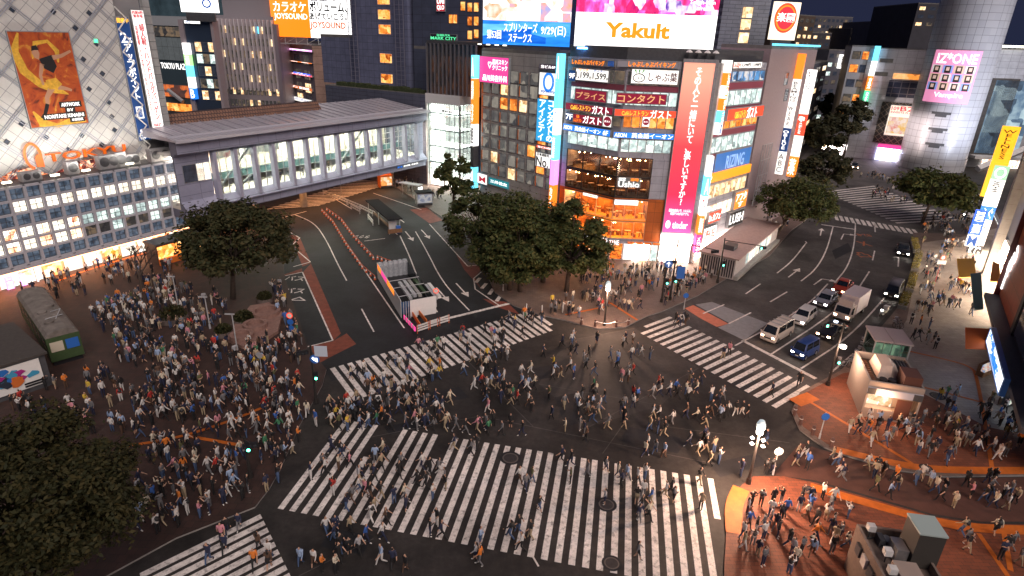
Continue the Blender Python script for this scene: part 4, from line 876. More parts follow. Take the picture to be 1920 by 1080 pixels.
for fac, a, lb in ((FR, ((1152, 203), (1266, 221)), 'orange and red cafe sign with bulging lettering on the front facet'), (LF, ((1064, 191), (1152, 216)), 'crimson cafe sign with bulging lettering on the left facet')):
    sign(fac, lb, a[0], a[1], redl if fac is FR else maroon, [('Caféレストラン', ytxt, .12, .2, .55, .9), ('ガスト', wtxt, .58, .0, .92, 1.15)], dep=.4)
o, w_, h_ = sign(LF, 'dark red seventh floor sign with large white cafe lettering', (1077, 212), (1131, 237), maroon, [('Café\nレストラン', otxt, .04, .1, .3, .9), ('ガスト', wtxt, .35, .1, .97, .9)])
for fac, px, lb in ((LF, ((1133, 215), (1149, 240)), 'white square sign with a red disc logo at the right of the left facet'), (FR, ((1204, 218), (1217, 238)), 'small pale square sign with a dark disc logo hanging in the front windows')):
    o, w_, h_ = sign(fac, lb, px[0], px[1], wpan, [])
    shape(o, 'logo_disc', [(w_/2+w_*.4*math.cos(rad(i*18)), h_/2+w_*.4*math.sin(rad(i*18))) for i in range(20)], maroon, -.31); letter(o, 'ガスト', wtxt, w_*.2, h_*.42, w_*.8, h_*.58, -.34)
for fac, a, t, lb in ((FR, ((1150, 246), (1262, 262)), [('AEON', wtxt, .02, .2, .22, .85), ('英会話イーオン', wtxt, .3, .08, .98, .92)], 'blue english school sign band on the front facet'), (LF, ((1059, 230), (1147, 257)), [('AEON', wtxt, .02, .25, .2, .8), ('英会話イーオン', wtxt, .26, .2, .8, .85), ('6F', wtxt, .85, .2, .95, .85)], 'blue english school sign band on the left facet')):
    sign(fac, lb, a[0], a[1], bluel, t, dep=.35)
sign(FR, 'white lit bar name in rounded script before the amber windows', (1158, 332), (1200, 352), clear_glass('clear_sign_back'), [('個室', wtxt, .05, 0, .35, .35), ('酒場', otxt, .55, 0, .9, .35), ('Ushio', wtxt, .05, .38, .95, 1)], dep=.04)
for px, lb, fc in (((1152, 373, 1196, 385), 'white lit cafe name board over the third floor windows', FR), ((1095, 360, 1122, 372), 'white lit cafe name board on the left facet', LF)):
    sign(fc, lb, px[:2], px[2:], wglow, [('ROCCITANE CAFE', otxt, .1, .2, .9, .8)], dep=.2)
sign(FR, 'large white lit shop lettering over the orange street front', (1120+22, 449), (1160, 459), oc, [("TANE", wtxt, .02, .02, .98, .98)], dep=.1); sign(LF, 'large white lit shop lettering over the orange street front, left facet', (1098, 434), (1140, 456), oc, [("L'OCCI", wtxt, .1, .1, .98, .95)], dep=.1)
sign(WG, 'small white price sign with red label at the top of the wing', (1372, 116), (1424, 127), wpan, [('しゃぶ食べ', redl, .02, .1, .25, .9), ('1,199円  1,599円', btxt, .3, .2, .95, .8)])
sign(WG, 'orange and red cafe sign band along the wing', (1360, 204), (1425, 217), redl, [('Caféレストラン', ytxt, .2, .25, .5, .9), ('ガスト', wtxt, .52, .05, .8, 1)], dep=.4)
sign(WG, 'blue window film sign with pale lettering on the wing', (1341, 288), (1402, 312), mat('blue_film_window', (.05, .18, .5)), [('RIZING', mat('pale_blue_letter', (.3, .5, .8), .5, emit=(.3, .5, .9), es=.4), .3, .2, .8, .8)], dep=.05, off=.1)
sign(WG, 'plain glowing orange fascia band across the wing', (1333, 326), (1402, 322), orl, [('●', wtxt, .1, .3, .16, .7)], dep=.4) if False else None
oz1, oz0 = zof(WG, 1370, 315), zof(WG, 1370, 330)
o = MB().bx(0, ww_*.95, -.55, -.03, 0, oz1-oz0).obj('shop_sign', [glow('amber_fascia', (1, .3, .01), .8)], None, loc=WG.pt(.5, 0, oz0), rz=WG.rz); tag(o, 'plain glowing orange fascia band across the wing', 'sign'); letter(o, '●', wtxt, 1.1, .5, 1.7, 1.1, -.58)
sign(WG, 'orange karaoke sign with white lettering low on the wing', (1374, 360), (1392, 385), orl, [('アフタ', wtxt, .1, .1, .9, .55), ('す', wtxt, .3, .6, .7, .9)], dep=.5)
sign(WG, 'black fascia with big white lit bath shop lettering at the end of the wing', (1363, 398), (1386, 416), M['black'], [('LUSH', wtxt, .05, .2, .95, .8)], dep=.5)
sign(WG, 'white and red shop sign low on the near end of the wing', (1325, 398), (1345, 412), redl, [('Dr.カフェ', wtxt, .05, .2, .95, .8)], dep=.4)
sign(WG, 'white lit shop board over the wing entrance', (1315, 428), (1336, 446), wglow, [('OPEN DELI', redl, .1, .2, .9, .8)], dep=.4)
def blade(fac, label, px, y0, y1, wd, mats_t, out=1.2, group=None, name='vertical_sign', face='front'):
    """upright light box standing out from a facade; mats_t = list of (material, words, words material)"""
    s, z1 = fac.at(px[0], y0); _, z0 = fac.at(px[1], y1); H_ = z1-z0; n = len(mats_t)
    o = thing(name, label, 'sign', fac.pt(s, 0, z0), fac.rz, group)
    for i, (mt, words, wm) in enumerate(mats_t):
        a, b_ = H_*(n-1-i)/n, H_*(n-i)/n
        MB().bx(0, wd, -out, -.05, a+.02, b_-.02).obj('panel', [mt], o)
        if words and face != 'front':
            me = text_mesh(words, out*.75, (b_-a)*.8, wm, vertical=len(words) > 2); xx = -.03 if face == 'x0' else wd+.03; sg_ = 1 if face == 'x0' else -1
            for v in me.vertices: v.co = (xx+v.co.y*(1 if face == 'x0' else -1), (-.1*out-v.co.x) if face == 'x0' else (-out*.9+v.co.x), a+.1*(b_-a)+v.co.z)
            link('lettering', me, o)
        elif words: letter(o, words, wm, wd*.15, a+.1*(b_-a), wd*.85, b_-.1*(b_-a), -out-.03, vertical=len(words) > 2)
    return o
blade(WG, 'stacked orange and white light box column between banner and wing', (1353, 1340), 112, 250, .9, [(wpan, '', None), (orl, 'しゃぶ葉', wtxt), (wglow, 'ロ', otxt), (orl, 'ガスト', wtxt), (cyanl, 'イーオン', wtxt), (wglow, '英会話', bluet)])
blade(BN, 'lower stacked light box column between banner and wing', (1325, 1300), 290, 470, .8, [(wpan, '', None), (cyanl, 'A', wtxt), (wglow, 'アイ', rtxt), (orl, '薬局', wtxt), (pink, 'メガネ', wtxt)])
blade(LF.back(-.2), 'strip of blue, white and magenta light boxes at the left edge of the corner building', (1054, 1042), 100, 390, .75, [(cyanl, 'A', wtxt), (cyanl, '', wtxt), (wglow, '+ニコニコ', bluet), (cyanl, '英会話', wtxt), (magl, '', wtxt), (orl, 'カフェ', wtxt)])

# ---------------------------------------------------------------- grey office building left of it
GO = Fac(LF.pt(-.9, 1.0), 137)
g0 = GO.at(903, 140)[0]; gz = GO.at(960, 99)[1]
go, gw = block('office_building', 'grey office building with orange framed windows and two stacks of signboards', GO, g0, -.3, 0, gz, 14, tiles('grey_office_panels', (.48, .46, .44), (.44, .42, .4), (.17, .165, .16), 2.6, 1.4, .03, plane='XZ', offset=0), parapet=.5)
rws = [GO.at(975, y)[1] for y in (134, 159, 187, 214, 241, 268, 295, 320)]
for r, z in enumerate(rws):
    dzr = 1.9
    for c in range(8):
        mt = ambr if (r, c) in ((2, 2), (2, 3), (5, 5), (6, 6), (4, 6), (1, 6)) else (warm if (r*5+c*3) % 11 == 0 else lit('blind_window', [(.03, .03, .035), (.12, .11, .1), (.26, .23, .19)], .8, .45))
        x = .5+c*(gw-1)/8
        o = link('window', pane_mesh('window', (gw-1)/8-.5, dzr, mt, fr=.05, fm=M['dgrey']), go, (x, -.02, z-dzr))
        if c % 2 == 0: MB().bx(0, .12, -.2, -.09, .1, dzr-.2).obj('orange_fin', [M['orange']], o)
sign(GO, 'pink clinic billboard with white lettering on the grey office building', (903, 104), (957, 160), pink, [('品川スキン\nクリニック', wtxt, .45, .1, .95, .5), ('♡', wtxt, .3, .2, .42, .45), ('品川美容外科', wtxt, .12, .68, .95, .92)], name='billboard', cat='billboard', dep=.4)
o, w_, h_ = sign(GO, 'white board with blue ring logo heading the stack on the grey office building', (1014, 134), (1048, 182), wpan, [('eyecity', bluet, .12, .75, .88, .9)], name='billboard', cat='billboard')
shape(o, 'ring_logo', [(w_*.5+w_*.24*math.cos(rad(i*20)), h_*.58+w_*.3*math.sin(rad(i*20))) for i in range(19)], bluel, -.31, .22)
sign(GO, 'small maroon floor sign above the blue ring board', (1014, 119), (1047, 132), mat('plum_board', (.12, .03, .1), .5), [('当ビル5F', wtxt, .1, .2, .9, .8)])
o, w_, h_ = sign(GO, 'bright blue board with two columns of white lettering on the grey office building', (1010, 183), (1041, 270), bluel if False else glow('sky_blue_board', (.03, .4, .8), .6), [('コンタクトの', wtxt, .58, .03, .9, .97, True), ('アイシティ', wtxt, .12, .03, .46, .97, True)], name='billboard', cat='billboard')
sign(GO, 'white board reading number one below an orange strip on the grey office building', (1007, 283), (1037, 318), wpan, [('日本通販売', btxt, .1, .05, .8, .25), ('No.1', btxt, .05, .3, .95, .95)], name='billboard', cat='billboard')
sign(GO, 'narrow orange strip sign above the number one board', (1008, 271), (1038, 282), redl, [('当ビル5階', wtxt, .1, .15, .9, .85)])
sign(GO, 'teal bank sign with white lettering low on the grey office building', (918, 330), (957, 356), mat('teal_board', (.02, .2, .25), .5, emit=(.02, .3, .35), es=.4), [('三井住友', wtxt, .1, .3, .9, .7)]); sign(GO, 'white board with dark red heart mark beside the teal bank sign', (897, 322), (916, 348), wpan, [('M', rtxt, .2, .3, .8, .8)])
blade(GO, 'strip of cyan and orange light boxes at the left edge of the grey office building', (894, 891), 103, 350, .8, [(cyanl, 'A', wtxt), (orl, '居酒屋', wtxt), (orl, 'カラオケ', wtxt), (wglow, '個室', btxt), (M['dgrey'], '', None), (cyanl, '歯科', wtxt)])
for i, px in enumerate((906, 922, 938, 953)):
    s, z = GO.at(px, 98); o = thing('roof_floodlight', ['first', 'second', 'third', 'fourth'][i]+' lit lamp from the left above the pink clinic billboard', 'floodlight', GO.pt(s, .2, gz+.5), GO.rz, 'lamps above the pink billboard')
    MB().cyl((0, .1, 0), (0, -.9, .6), .04).obj('stand', [M['dgrey']], o); MB().bx(-.25, .25, -1.2, -.8, .5, .62).obj('lamp_head', [glow('flood_lamp', (1, .93, .7), 3)], o)
# ---------------------------------------------------------------- big screens above the corner building
SC = Fac(FR.pt(0, 5), 96)
s0, z0_ = SC.at(1076, 86); s1, z1_ = SC.at(1356, -40)
scr = lit('video_screen', [(.2, .0, .1), (.75, .02, .12), (.55, .1, .5), (.95, .75, .85), (.1, .03, .3)], 1.2, .5, (1, 1, .6))
_, zm = SC.at(1200, 26)
bs = thing('billboard', 'huge white rooftop billboard with orange brand lettering under a crimson video screen', 'billboard', SC.pt(s0, 0, 0), SC.rz); W2 = s1-s0
MB().bx(0, W2, 0, 1.2, z0_, zm).obj('white_panel', [glow('billboard_white', (1, .98, .96), 1.15)], bs); MB().bx(0, W2, -.05, 1.2, zm+.05, z1_+3).obj('video_screen', [scr], bs)
a = SC.at(1133, 70); b_ = SC.at(1258, 45); letter(bs, 'Yakult', otxt, a[0]-s0, a[1], b_[0]-s0, b_[1], -.06, th=.04, bold=.04)
a = SC.at(1291, 19); b_ = SC.at(1342, 1); letter(bs, 'Tough-Man\nRefresh', wtxt, a[0]-s0, a[1], b_[0]-s0, b_[1], -.1)
wf_ = MB(); 
for i in range(7): wf_.cyl((W2*(i+.5)/7, .6, ZT+1), (W2*(i+.5)/7, .6, z0_), .14, n=6)
for i in range(6): wf_.cyl((W2*(i+.5)/7, .7, ZT+1), (W2*(i+1.5)/7, .7, z0_), .08, n=6)
wf_.obj('steel_frame', [M['grey']], bs); MB().bx(.5, W2-.5, -.3, -.1, z0_-.35, z0_-.15).obj('blue_fill_strip', [glow('blue_fill_light', (.08, .35, 1), 14)], bs)  # glowing blue strip is added to light the roof below the billboard
S2 = Fac(GO.pt(g0+2, 5), 104); s0, z0_ = S2.at(905, 82); s1, z1_ = S2.at(1073, -30)
b2 = thing('video_screen', 'rooftop video screen showing a blue race day advert beneath a warm picture', 'screen', S2.pt(s0), S2.rz); W3 = s1-s0; _, zm = S2.at(990, 40)
MB().bx(0, W3, 0, 1, z0_, zm).obj('blue_panel', [lit('blue_race_screen', [(.0, .08, .5), (.02, .25, .8), (.2, .6, 1)], 1.0, .35, (.3, 1, 1.5))], b2); MB().bx(0, W3, -.05, 1, zm+.05, z1_+2).obj('picture_panel', [lit('warm_video', [(.2, .3, .6), (.9, .3, .15), (1, .85, .8), (.95, .9, 1)], 1.1, .35)], b2)
for body, q in (('第53回', (913, 72, 940, 56)), ('スプリンターズ\nステークス', (944, 78, 1008, 44)), ('9/29(日)', (1014, 68, 1062, 50))):
    a = S2.at(*q[:2]); b_ = S2.at(*q[2:]); letter(b2, body, wtxt, a[0]-s0, a[1], b_[0]-s0, b_[1], -.06)
MB().bx(W3*.1, W3*.9, .2, .8, gz, z0_).obj('steel_frame', [M['dgrey']], b2)

# ---------------------------------------------------------------- karaoke building, ribbed office, glass plaza behind the skywalk
K = Fac((-60, 180), 97)
k0 = K.at(590, 150)[0]; k1 = K.at(684, 150)[0]; kz = K.at(640, 88)[1]
kb, kw = block('karaoke_building', 'salmon panelled building with karaoke sign floors and a roof billboard frame', K, k0, k1, 0, kz, 18, tiles('salmon_panels', (.55, .36, .29), (.5, .33, .27), (.2, .12, .1), 3, 2, .04, plane='XZ', offset=0), parapet=.4)
KS = K.go(k0, 140); KS = Fac(KS.pt(KS.at(514, 150)[0]), 140); ksw = (K.pt(k0)-KS.P).dot(KS.d)
MB().bx(0, ksw, .02, 12, 0, kz).obj('side_wing', [mat('violet_grey_wall', (.2, .17, .2), .6)], None)
sw = bpy.data.objects['side_wing']; sw.parent = kb; v = KS.P-K.pt(k0); sw.location = (v.dot(K.d), v.dot(K.n), 0); sw.rotation_euler = (0, 0, KS.rz-K.rz)
for r, (y, nm) in enumerate(((100, ''), (127, ''), (150, ''), (170, ''))):
    for c in range(4):
        s, z = KS.at(545, y); o = link('window', pane_mesh('window', ksw*.13, 2.6, [dim, warm, M['bluewin'], dim][(r+c) % 4]), sw, (ksw*(.18+c*.2), -.0, z-2.6))
for px in ((660, 94), (674, 94), (660, 118), (674, 118), (660, 140), (674, 140)):
    s, z = K.at(*px); link('window', pane_mesh('window', 1.3, 2.2, warm if px[1] > 130 else M['bluewin']), kb, (s-k0-.6, -.01, z-1))
for y0, y1, mt, wd, lb in ((88, 97, lit('magenta_glow_sign', [(.3, .1, .9), (1, .3, .8), (1, .8, .9)], 1.3, .4), 'カラオケ JOYSOUND', 'pink and violet glowing karaoke sign at the top of the karaoke building'), (110, 119, orl, '魚 魚 魚', 'orange fish restaurant sign on the karaoke building'), (134, 141, glow('red_blue_sign', (.9, .1, .15), 1), 'しゃぶ アラカルト', 'red restaurant sign in the middle of the karaoke building'), (158, 165, glow('brown_orange_sign', (.6, .15, .04), .8), 'ビアガーデン 飯酒場', 'brown-orange beer hall sign on the karaoke building'), (180, 187, wpan, '♥ 桜カフェパーティー', 'white sign with a heart low on the karaoke building')):
    sign(KS, lb, (524, y0), (588, y1+1), mt, [(wd, wtxt if mt is not wpan else bluet, .08, .15, .92, .85)], dep=.4)
sign(KS, 'deep blue lit sign on the right of the karaoke building front', (556, 134), (588, 142), glow('deep_blue_sign', (.05, .12, 1), 1.2), [('アミノ', wtxt, .2, .2, .8, .8)], dep=.5, off=.45)
blade(KS, 'stacked orange and white blade sign on the corner of the karaoke building', (513, 517), 92, 190, 1.2, [(orl, '楽', wtxt), (orl, '魚', wtxt), (wglow, '', None), (wglow, '', None), (redl, 'A', wtxt), (wpan, '♥', pink)])
KB = K.back(3); a = KB.at(512, 68); b_ = KB.at(652, -25); zbm = a[1]
jb = thing('billboard', 'rooftop karaoke billboard half orange half white on steel legs', 'billboard', KB.pt(a[0]), KB.rz); jw = b_[0]-a[0]; half = KB.at(580, 30)[0]-a[0]
MB().bx(0, half, 0, 1, zbm, b_[1]+4).obj('orange_panel', [glow('orange_billboard', (1, .22, .01), .9)], jb); MB().bx(half+.02, jw, 0, 1, zbm, b_[1]+4).obj('white_panel', [glow('billboard_white', (1, .98, .96), 1.15)], jb)
def put(parent, fac, a0, body, mt, q, **kw):
    p1 = fac.at(q[0], q[3]); p2 = fac.at(q[2], q[1]); letter(parent, body, mt, p1[0]-a0, p1[1], p2[0]-a0, p2[1], -.06, **kw)
put(jb, KB, a[0], 'カラオケ', wtxt, (513, 4, 573, 21)); put(jb, KB, a[0], 'JOYSOUND', wtxt, (515, 26, 576, 38)); put(jb, KB, a[0], 'ボリューム、', btxt, (581, 4, 650, 22), bold=.03); put(jb, KB, a[0], 'あげていこう。', btxt, (581, 25, 650, 37), bold=.03); put(jb, KB, a[0], 'JOYSOUND', mat('logo_orange', (.75, .1, .008)), (582, 42, 648, 56), bold=.03); put(jb, KB, a[0], '音量の', btxt, (581, -12, 630, 2))
fr = MB()
for i in range(8): fr.cyl((jw*i/7, .5, kz), (jw*i/7, .5, zbm), .12, n=6)
for i in range(7): fr.cyl((jw*i/7, .6, kz+.3), (jw*(i+1)/7, .6, zbm), .08, n=6)
fr.bx(-1, jw+1, .3, .7, kz+.2, kz+.4); fr.obj('steel_frame', [M['palepole']], jb)
R_ = Fac((-80, 185), 99)
r0, rw, rz1, rs = pblock('ribbed_office', 'mauve ribbed office block with thin vertical fins and scattered lit windows', R_, 403, 510, 36, 20, mat('mauve_wall', (.3, .26, .285), .6, var=.1), parapet=0)
MB().bx(1.5, rw-1, 2, 18, rz1, rz1+5.5).bx(.2, rw, .5, 19, rz1, rz1+.9).bx(2, rw+1, 1, 18, rz1+6.5, rz1+9).obj('roof', [mat('mauve_roof', (.26, .235, .26), .6)], r0)
for r, y in enumerate((55, 78, 101, 124, 146, 170, 192)):
    z = R_.at(450, y)[1]
    for c in range(14): link('window', pane_mesh('window', rw/14-.35, 1.9, warm if (r*7+c*5) % 9 < 2 else (cyanl if (r == 0 and c in (9, 10)) else dim), fr=.04), r0, (rw*(c+.5)/14-(rw/14-.35)/2, -.01, z-1))
fi = MB()
for c in range(15): fi.bx(rw*c/14-.12, rw*c/14+.12, -.9, 0, 14, rz1)
fi.obj('fins', [mat('pale_mauve_fin', (.6, .55, .58), .5)], r0); MB().bx(rw+.1, rw+1.2, -.3, 1, 0, rz1-1).obj('side_wall', [mat('violet_grey_wall', (.2, .17, .2))], r0)
Pz = Fac((-92, 172), 97)
p0, pw_, pz1, ps = pblock('narrow_glass_building', 'narrow dark glass building with a column of coloured light boxes beside the ribbed office', Pz, 344, 396, 40, 2.5, mat('blue_black_glass', (.03, .045, .075), .15), parapet=.3)
for r, y in enumerate((88, 110, 133, 156, 178)):
    z = Pz.at(380, y)[1]
    for c in range(3): link('window', pane_mesh('window', pw_*.24, 2.4, [warm, cool, M['bluewin'], dim][(r+c*2) % 4], fm=M['steel']), p0, (pw_*(.28+c*.24), -.01, z-1.2))
MB().bx(pw_-.1, pw_+.6, -.6, 2, 0, pz1+.3).bx(-1.2, 0, -.6, 2, 0, pz1+.3).obj('pier', [mat('mauve_wall', (.2, .175, .19))], p0)
blade(Pz, 'column of white, green and blue light boxes on the narrow glass building', (346, 362), 80, 185, 1.6, [(wglow, '', None), (glow('lime_box', (.4, 1, .3), 1), '酒', wtxt), (cyanl, '', None), (wglow, '', None), (bluel, 'B', wtxt)])
sign(Pz, 'small white strip sign on top of the narrow glass building', (346, 38), (377, 45), wglow, [('渋谷', bluet, .1, .1, .4, .9)])
YB = Fac((-88, 170), 97); a = YB.at(340, 22); b_ = YB.at(401, -30)
yb = thing('billboard', 'white rooftop billboard with blue vertical letters, bird left plain', 'billboard', YB.pt(a[0]), YB.rz); MB().bx(0, b_[0]-a[0], 0, .8, a[1], b_[1]).obj('white_panel', [glow('billboard_white', (1, .98, .96), 1.15)], yb); MB().bx(1, b_[0]-a[0]-1, .2, .6, pz1, a[1]).obj('steel_frame', [M['dgrey']], yb)
tm_ = text_mesh('YO', 4.2, 2.6, bluet); o = link('lettering', tm_, yb, (b_[0]-a[0]-4, -.06, a[1]+5.2)); o.rotation_euler = (0, rad(90), 0)
yb['label'] = 'plain white rooftop billboard with sideways blue letters above the narrow glass building'
FU = Fac((-118, 215), 110)
f0, fw, fz1, fs = pblock('plaza_tower', 'teal panelled shopping plaza tower with dark band of white lettering and lit escalators', FU, 275, 352, 30, 25, mat('dark_teal_wall', (.05, .08, .1), .4), parapet=0)
MB().bx(0, fw, .1, 25, fz1+.01, fz1+40).obj('upper_wall', [mat('teal_glass_upper', (.08, .14, .17), .2, var=.5, vs=.12)], f0)
for y0, y1, mt, nm in ((30, 48, mat('pale_teal_panel', (.4, .43, .46), .5), 'panel'), (50, 68, dim, 'window'), (70, 112, tiles('teal_panels', (.24, .3, .32), (.22, .28, .3), (.06, .08, .09), 2.4, 8, .05, plane='XZ', offset=0), 'panel'), (158, 180, lit('orange_terrace', [(.03, .02, .02), (.1, .03, .02), (.9, .2, .04)], .9, .3), 'window'), (192, 206, ambr, 'window')):
    z1 = FU.at(310, y0)[1]; z0 = FU.at(310, y1)[1]; MB().bx(0, fw, -.3, 0, z0, z1).obj(nm, [mt], f0)
put(f0, FU, fs, 'FUKURAS', btxt, (312, 87, 346, 93)); put(f0, FU, fs, 'SHIBUYA', btxt, (312, 82, 332, 86)); put(f0, FU, fs, 'TOKYU PLAZA', wtxt, (303, 120, 352, 128))
e1 = FU.at(322, 168); e2 = FU.at(350, 190); es_ = MB(); es_.cyl((e1[0]-fs, -1.5, e1[1]), (e2[0]-fs, -1.5, e2[1]), .7, n=6); es_.obj('escalator', [M['grey']], f0)

# ---------------------------------------------------------------- buildings up the slope beyond the corner building
W1 = WG.go(ww_+.6, 43.67)
pk_ = mat('dusky_pink_wall', (.3, .24, .26), .7, var=.1)
HB = Fac(W1.pt(0, .5), 40); h1 = HB.at(1515, 180)[0]; hz_ = HB.at(1455, 92)[1]
hb, hbw = block('pink_grey_building', 'pinkish grey side building with two small windows and tall white store signs', HB, 1.5, h1, 0, hz_, 8, pk_, parapet=.5)
for px in ((1474, 148), (1474, 178)): s, z = HB.at(*px); link('window', pane_mesh('window', 1.8, 2.0, M['bluewin']), hb, (s-2.4, -.01, z-1))
lbg = MB().bx(.2, hbw+.3, -.3, .1, hz_+.5, hz_+.8); lbg.obj('roof_light', [cyanl], hb)
sg = MB()
for i in range(5): sg.cyl((0+i*1.1, -1.2, 6), (i*1.1, -1.2, 16), .06, n=5); sg.cyl((0, -1.2, 6+i*2.5), (4.4, -1.2, 6+i*2.5), .06, n=5)
for i in range(4): sg.cyl((i*1.1, -1.2, 6+i*2.5), (i*1.1+1.1, -1.2, 8.5+i*2.5), .05, n=5)
o = sg.obj('scaffold_frame', [M['grey']], None, loc=HB.pt(2.2), rz=HB.rz); tag(o, 'steel scaffold frame on the wall between the wing and the tall store signs', 'scaffold')
s_, zz9 = HB.at(1494, 98)
blade(HB, 'white vertical store sign with navy box, left of the pink-grey building pair', (1496, 1441), 100, 330, .5, [(orl, '', None), (wpan, 'BEAMING', mat('grey_letter', (.3, .3, .33), .5)), (wpan, 'WEAR', mat('grey_letter', (.3, .3, .33))), (navy, 'OBIRVE', wtxt), (wpan, 'ABC', mat('grey_letter', (.3, .3, .33)))], out=1.3, face='x0')
blade(HB.back(-1.7), 'white vertical store sign with red panels, right of the pink-grey building pair', (1514, 1462), 130, 335, .5, [(wglow, 'RECCARA', mat('grey_letter', (.3, .3, .33))), (wpan, '', None), (redl, '免税TaxFree', wtxt), (wpan, '', None), (orl, '薬', wtxt)], out=1.5, face='x0')
GT = HB.back(7); p1, w_, z_, s_ = pblock('hatched_tower', 'blue-grey tiled tower behind the huge white billboard', Fac(FR.pt(wf, 26), 80), 1362, 1452, -30, 16, tiles('small_blue_tiles', (.2, .22, .28), (.17, .19, .25), (.08, .09, .12), 2.2, .6, .04, plane='XZ'), parapet=0)
for y in (22, 45, 70): z = Fac(FR.pt(wf, 26), 80).at(1400, y)[1]; link('window', pane_mesh('window', 2.0, 1.8, warm), p1, (w_*.42, -.01, z-1))
RS = Fac(HB.pt(h1*.55, 2), 75); a = RS.at(1443, 74); b_ = RS.at(1503, 5)
rk = thing('billboard', 'cream rooftop billboard with red and orange round emblem', 'billboard', RS.pt(a[0]), RS.rz); rw2, rh2 = b_[0]-a[0], b_[1]-a[1]
MB().bx(0, rw2, 0, .6, a[1], b_[1]).obj('cream_panel', [glow('cream_billboard', (1, .85, .65), .95)], rk)
for r_, mt, y in ((.44, redl, -.05), (.38, orl, -.08), (.33, glow('deep_red_disc', (.6, .03, .05), .8), -.11)):
    shape(rk, 'emblem_disc', [(rw2*.47+rw2*r_*math.cos(rad(i*15)), a[1]+rh2*.58+rh2*r_*.9*math.sin(rad(i*15))) for i in range(24)], mt, y)
letter(rk, '楽園', wtxt, rw2*.12, a[1]+rh2*.48, rw2*.82, a[1]+rh2*.72, -.15); MB().bx(.5, rw2-.5, .2, .5, hz_, a[1]).obj('steel_frame', [M['dgrey']], rk)
# far skyline
def far(label, P, az, pl, pr, pt, depth, m, lit_=(3, 6), mats_=None, z0=0, wfm=None):
    f = Fac(P, az); o, w_, z_, s_ = pblock('office_building', label, f, pl, pr, pt, depth, m, parapet=.4, z0=z0)
    rows_, cols_ = lit_
    if rows_:
        hh = min(z_, 3.2*rows_)
        for r in range(rows_):
            for c in range(cols_): link('window', pane_mesh('window', w_/cols_*.6, 1.5, rnd.choice(mats_ or [dim, M['bluewin'], M['bluewin'], warm])), o, (w_*(c+.2)/cols_, -.01, z_-2.6-r*3.2))
    return o
dk = mat('night_wall_dark', (.05, .05, .065), .8, var=.2, vs=.3); dk2 = mat('night_wall_grey', (.1, .1, .125), .8, var=.15, vs=.3); dk3 = mat('night_wall_brown', (.09, .065, .05), .8, var=.2, vs=.3)
far('dark office block at the far left of the distant skyline', (150, 330), 80, 1500, 1560, 62, 40, dk, (6, 5))
far('pale grey flat topped block in the distant skyline', (180, 380), 85, 1528, 1600, 32, 40, dk2, (5, 9))
far('brown block behind the round emblem billboard', (120, 290), 60, 1500, 1530, 30, 30, dk3, (5, 3))
far('low dark block with roof tanks in the distant skyline', (200, 360), 85, 1596, 1662, 55, 40, dk, (6, 6))
far('grey stepped block left of the cylinder tower', (215, 330), 90, 1655, 1740, 42, 40, dk2, (4, 5)); far('tall dark block close behind the cylinder tower', (225, 300), 92, 1722, 1800, 8, 40, dk, (3, 4))
far('mid height building with lit vertical signs up the street', (140, 262), 60, 1555, 1606, 95, 30, dk2, (8, 4), [dim, cool, M['bluewin']])
far('dark street wall building behind the trees on the left of the slope', (100, 215), 30, 1500, 1552, 120, 30, dk, (8, 4), [dim, warm, M['bluewin']])
UP = Fac((140, 262), 60)
blade(UP, 'white vertical sign glowing far up the street, left one', (1574, 1570), 102, 128, 1.2, [(wglow, '酒場', btxt)]); blade(UP, 'white and amber vertical sign glowing far up the street, right one', (1594, 1590), 97, 132, 1.2, [(wglow, '', None), (yell, '', None), (wglow, '', None)])
# fashion tower with cylinder
cc = G(1744, 322)+Vector((4, 7, 0)); RC = 8.2
fm9 = tiles('silver_panels', (.46, .47, .5), (.42, .43, .46), (.16, .16, .18), 2.4, 1.7, .035, plane='XZ', offset=0, rough=.4)
ft = thing('cylinder_tower', 'silver panelled cylinder tower with pink poster and three notched windows', 'building', (cc.x, cc.y, 0))
nseg = 48; mb = MB()
mb.lathe([(RC, 3.6), (RC, 60)], nseg); mb.lathe([(RC+.15, 0), (RC+.15, 3.6)], nseg)
cyl = mb.obj('wall', [None], ft, smooth=True)
cm_ = mat('silver_cylinder', (.46, .47, .5), .38); nt = cm_.node_tree; b = nt.nodes['Principled BSDF']; tc = nt.nodes['Texture Coordinate']; sp = nt.nodes.new('ShaderNodeSeparateXYZ'); nt.links.new(tc.outputs['Object'], sp.inputs[0])
at2 = nt.nodes.new('ShaderNodeMath'); at2.operation = 'ARCTAN2'; nt.links.new(sp.outputs[0], at2.inputs[0]); nt.links.new(sp.outputs[1], at2.inputs[1]); ml_ = nt.nodes.new('ShaderNodeMath'); ml_.operation = 'MULTIPLY'; ml_.inputs[1].default_value = RC; nt.links.new(at2.outputs[0], ml_.inputs[0])
cx = nt.nodes.new('ShaderNodeCombineXYZ'); nt.links.new(ml_.outputs[0], cx.inputs[0]); nt.links.new(sp.outputs[2], cx.inputs[1]); brk = nt.nodes.new('ShaderNodeTexBrick'); brk.offset = 0; brk.inputs['Scale'].default_value = 1; brk.inputs['Brick Width'].default_value = 1.72; brk.inputs['Row Height'].default_value = 1.75; brk.inputs['Mortar Size'].default_value = .04; brk.inputs['Color1'].default_value = (.48, .49, .52, 1); brk.inputs['Color2'].default_value = (.42, .43, .47, 1); brk.inputs['Mortar'].default_value = (.15, .15, .17, 1)
nt.links.new(cx.outputs[0], brk.inputs['Vector']); nt.links.new(brk.outputs[0], b.inputs['Base Color']); cyl.data.materials[0] = cm_
tow = (CPOS-cc); tow.z = 0; ta = math.atan2(tow.y, tow.x)
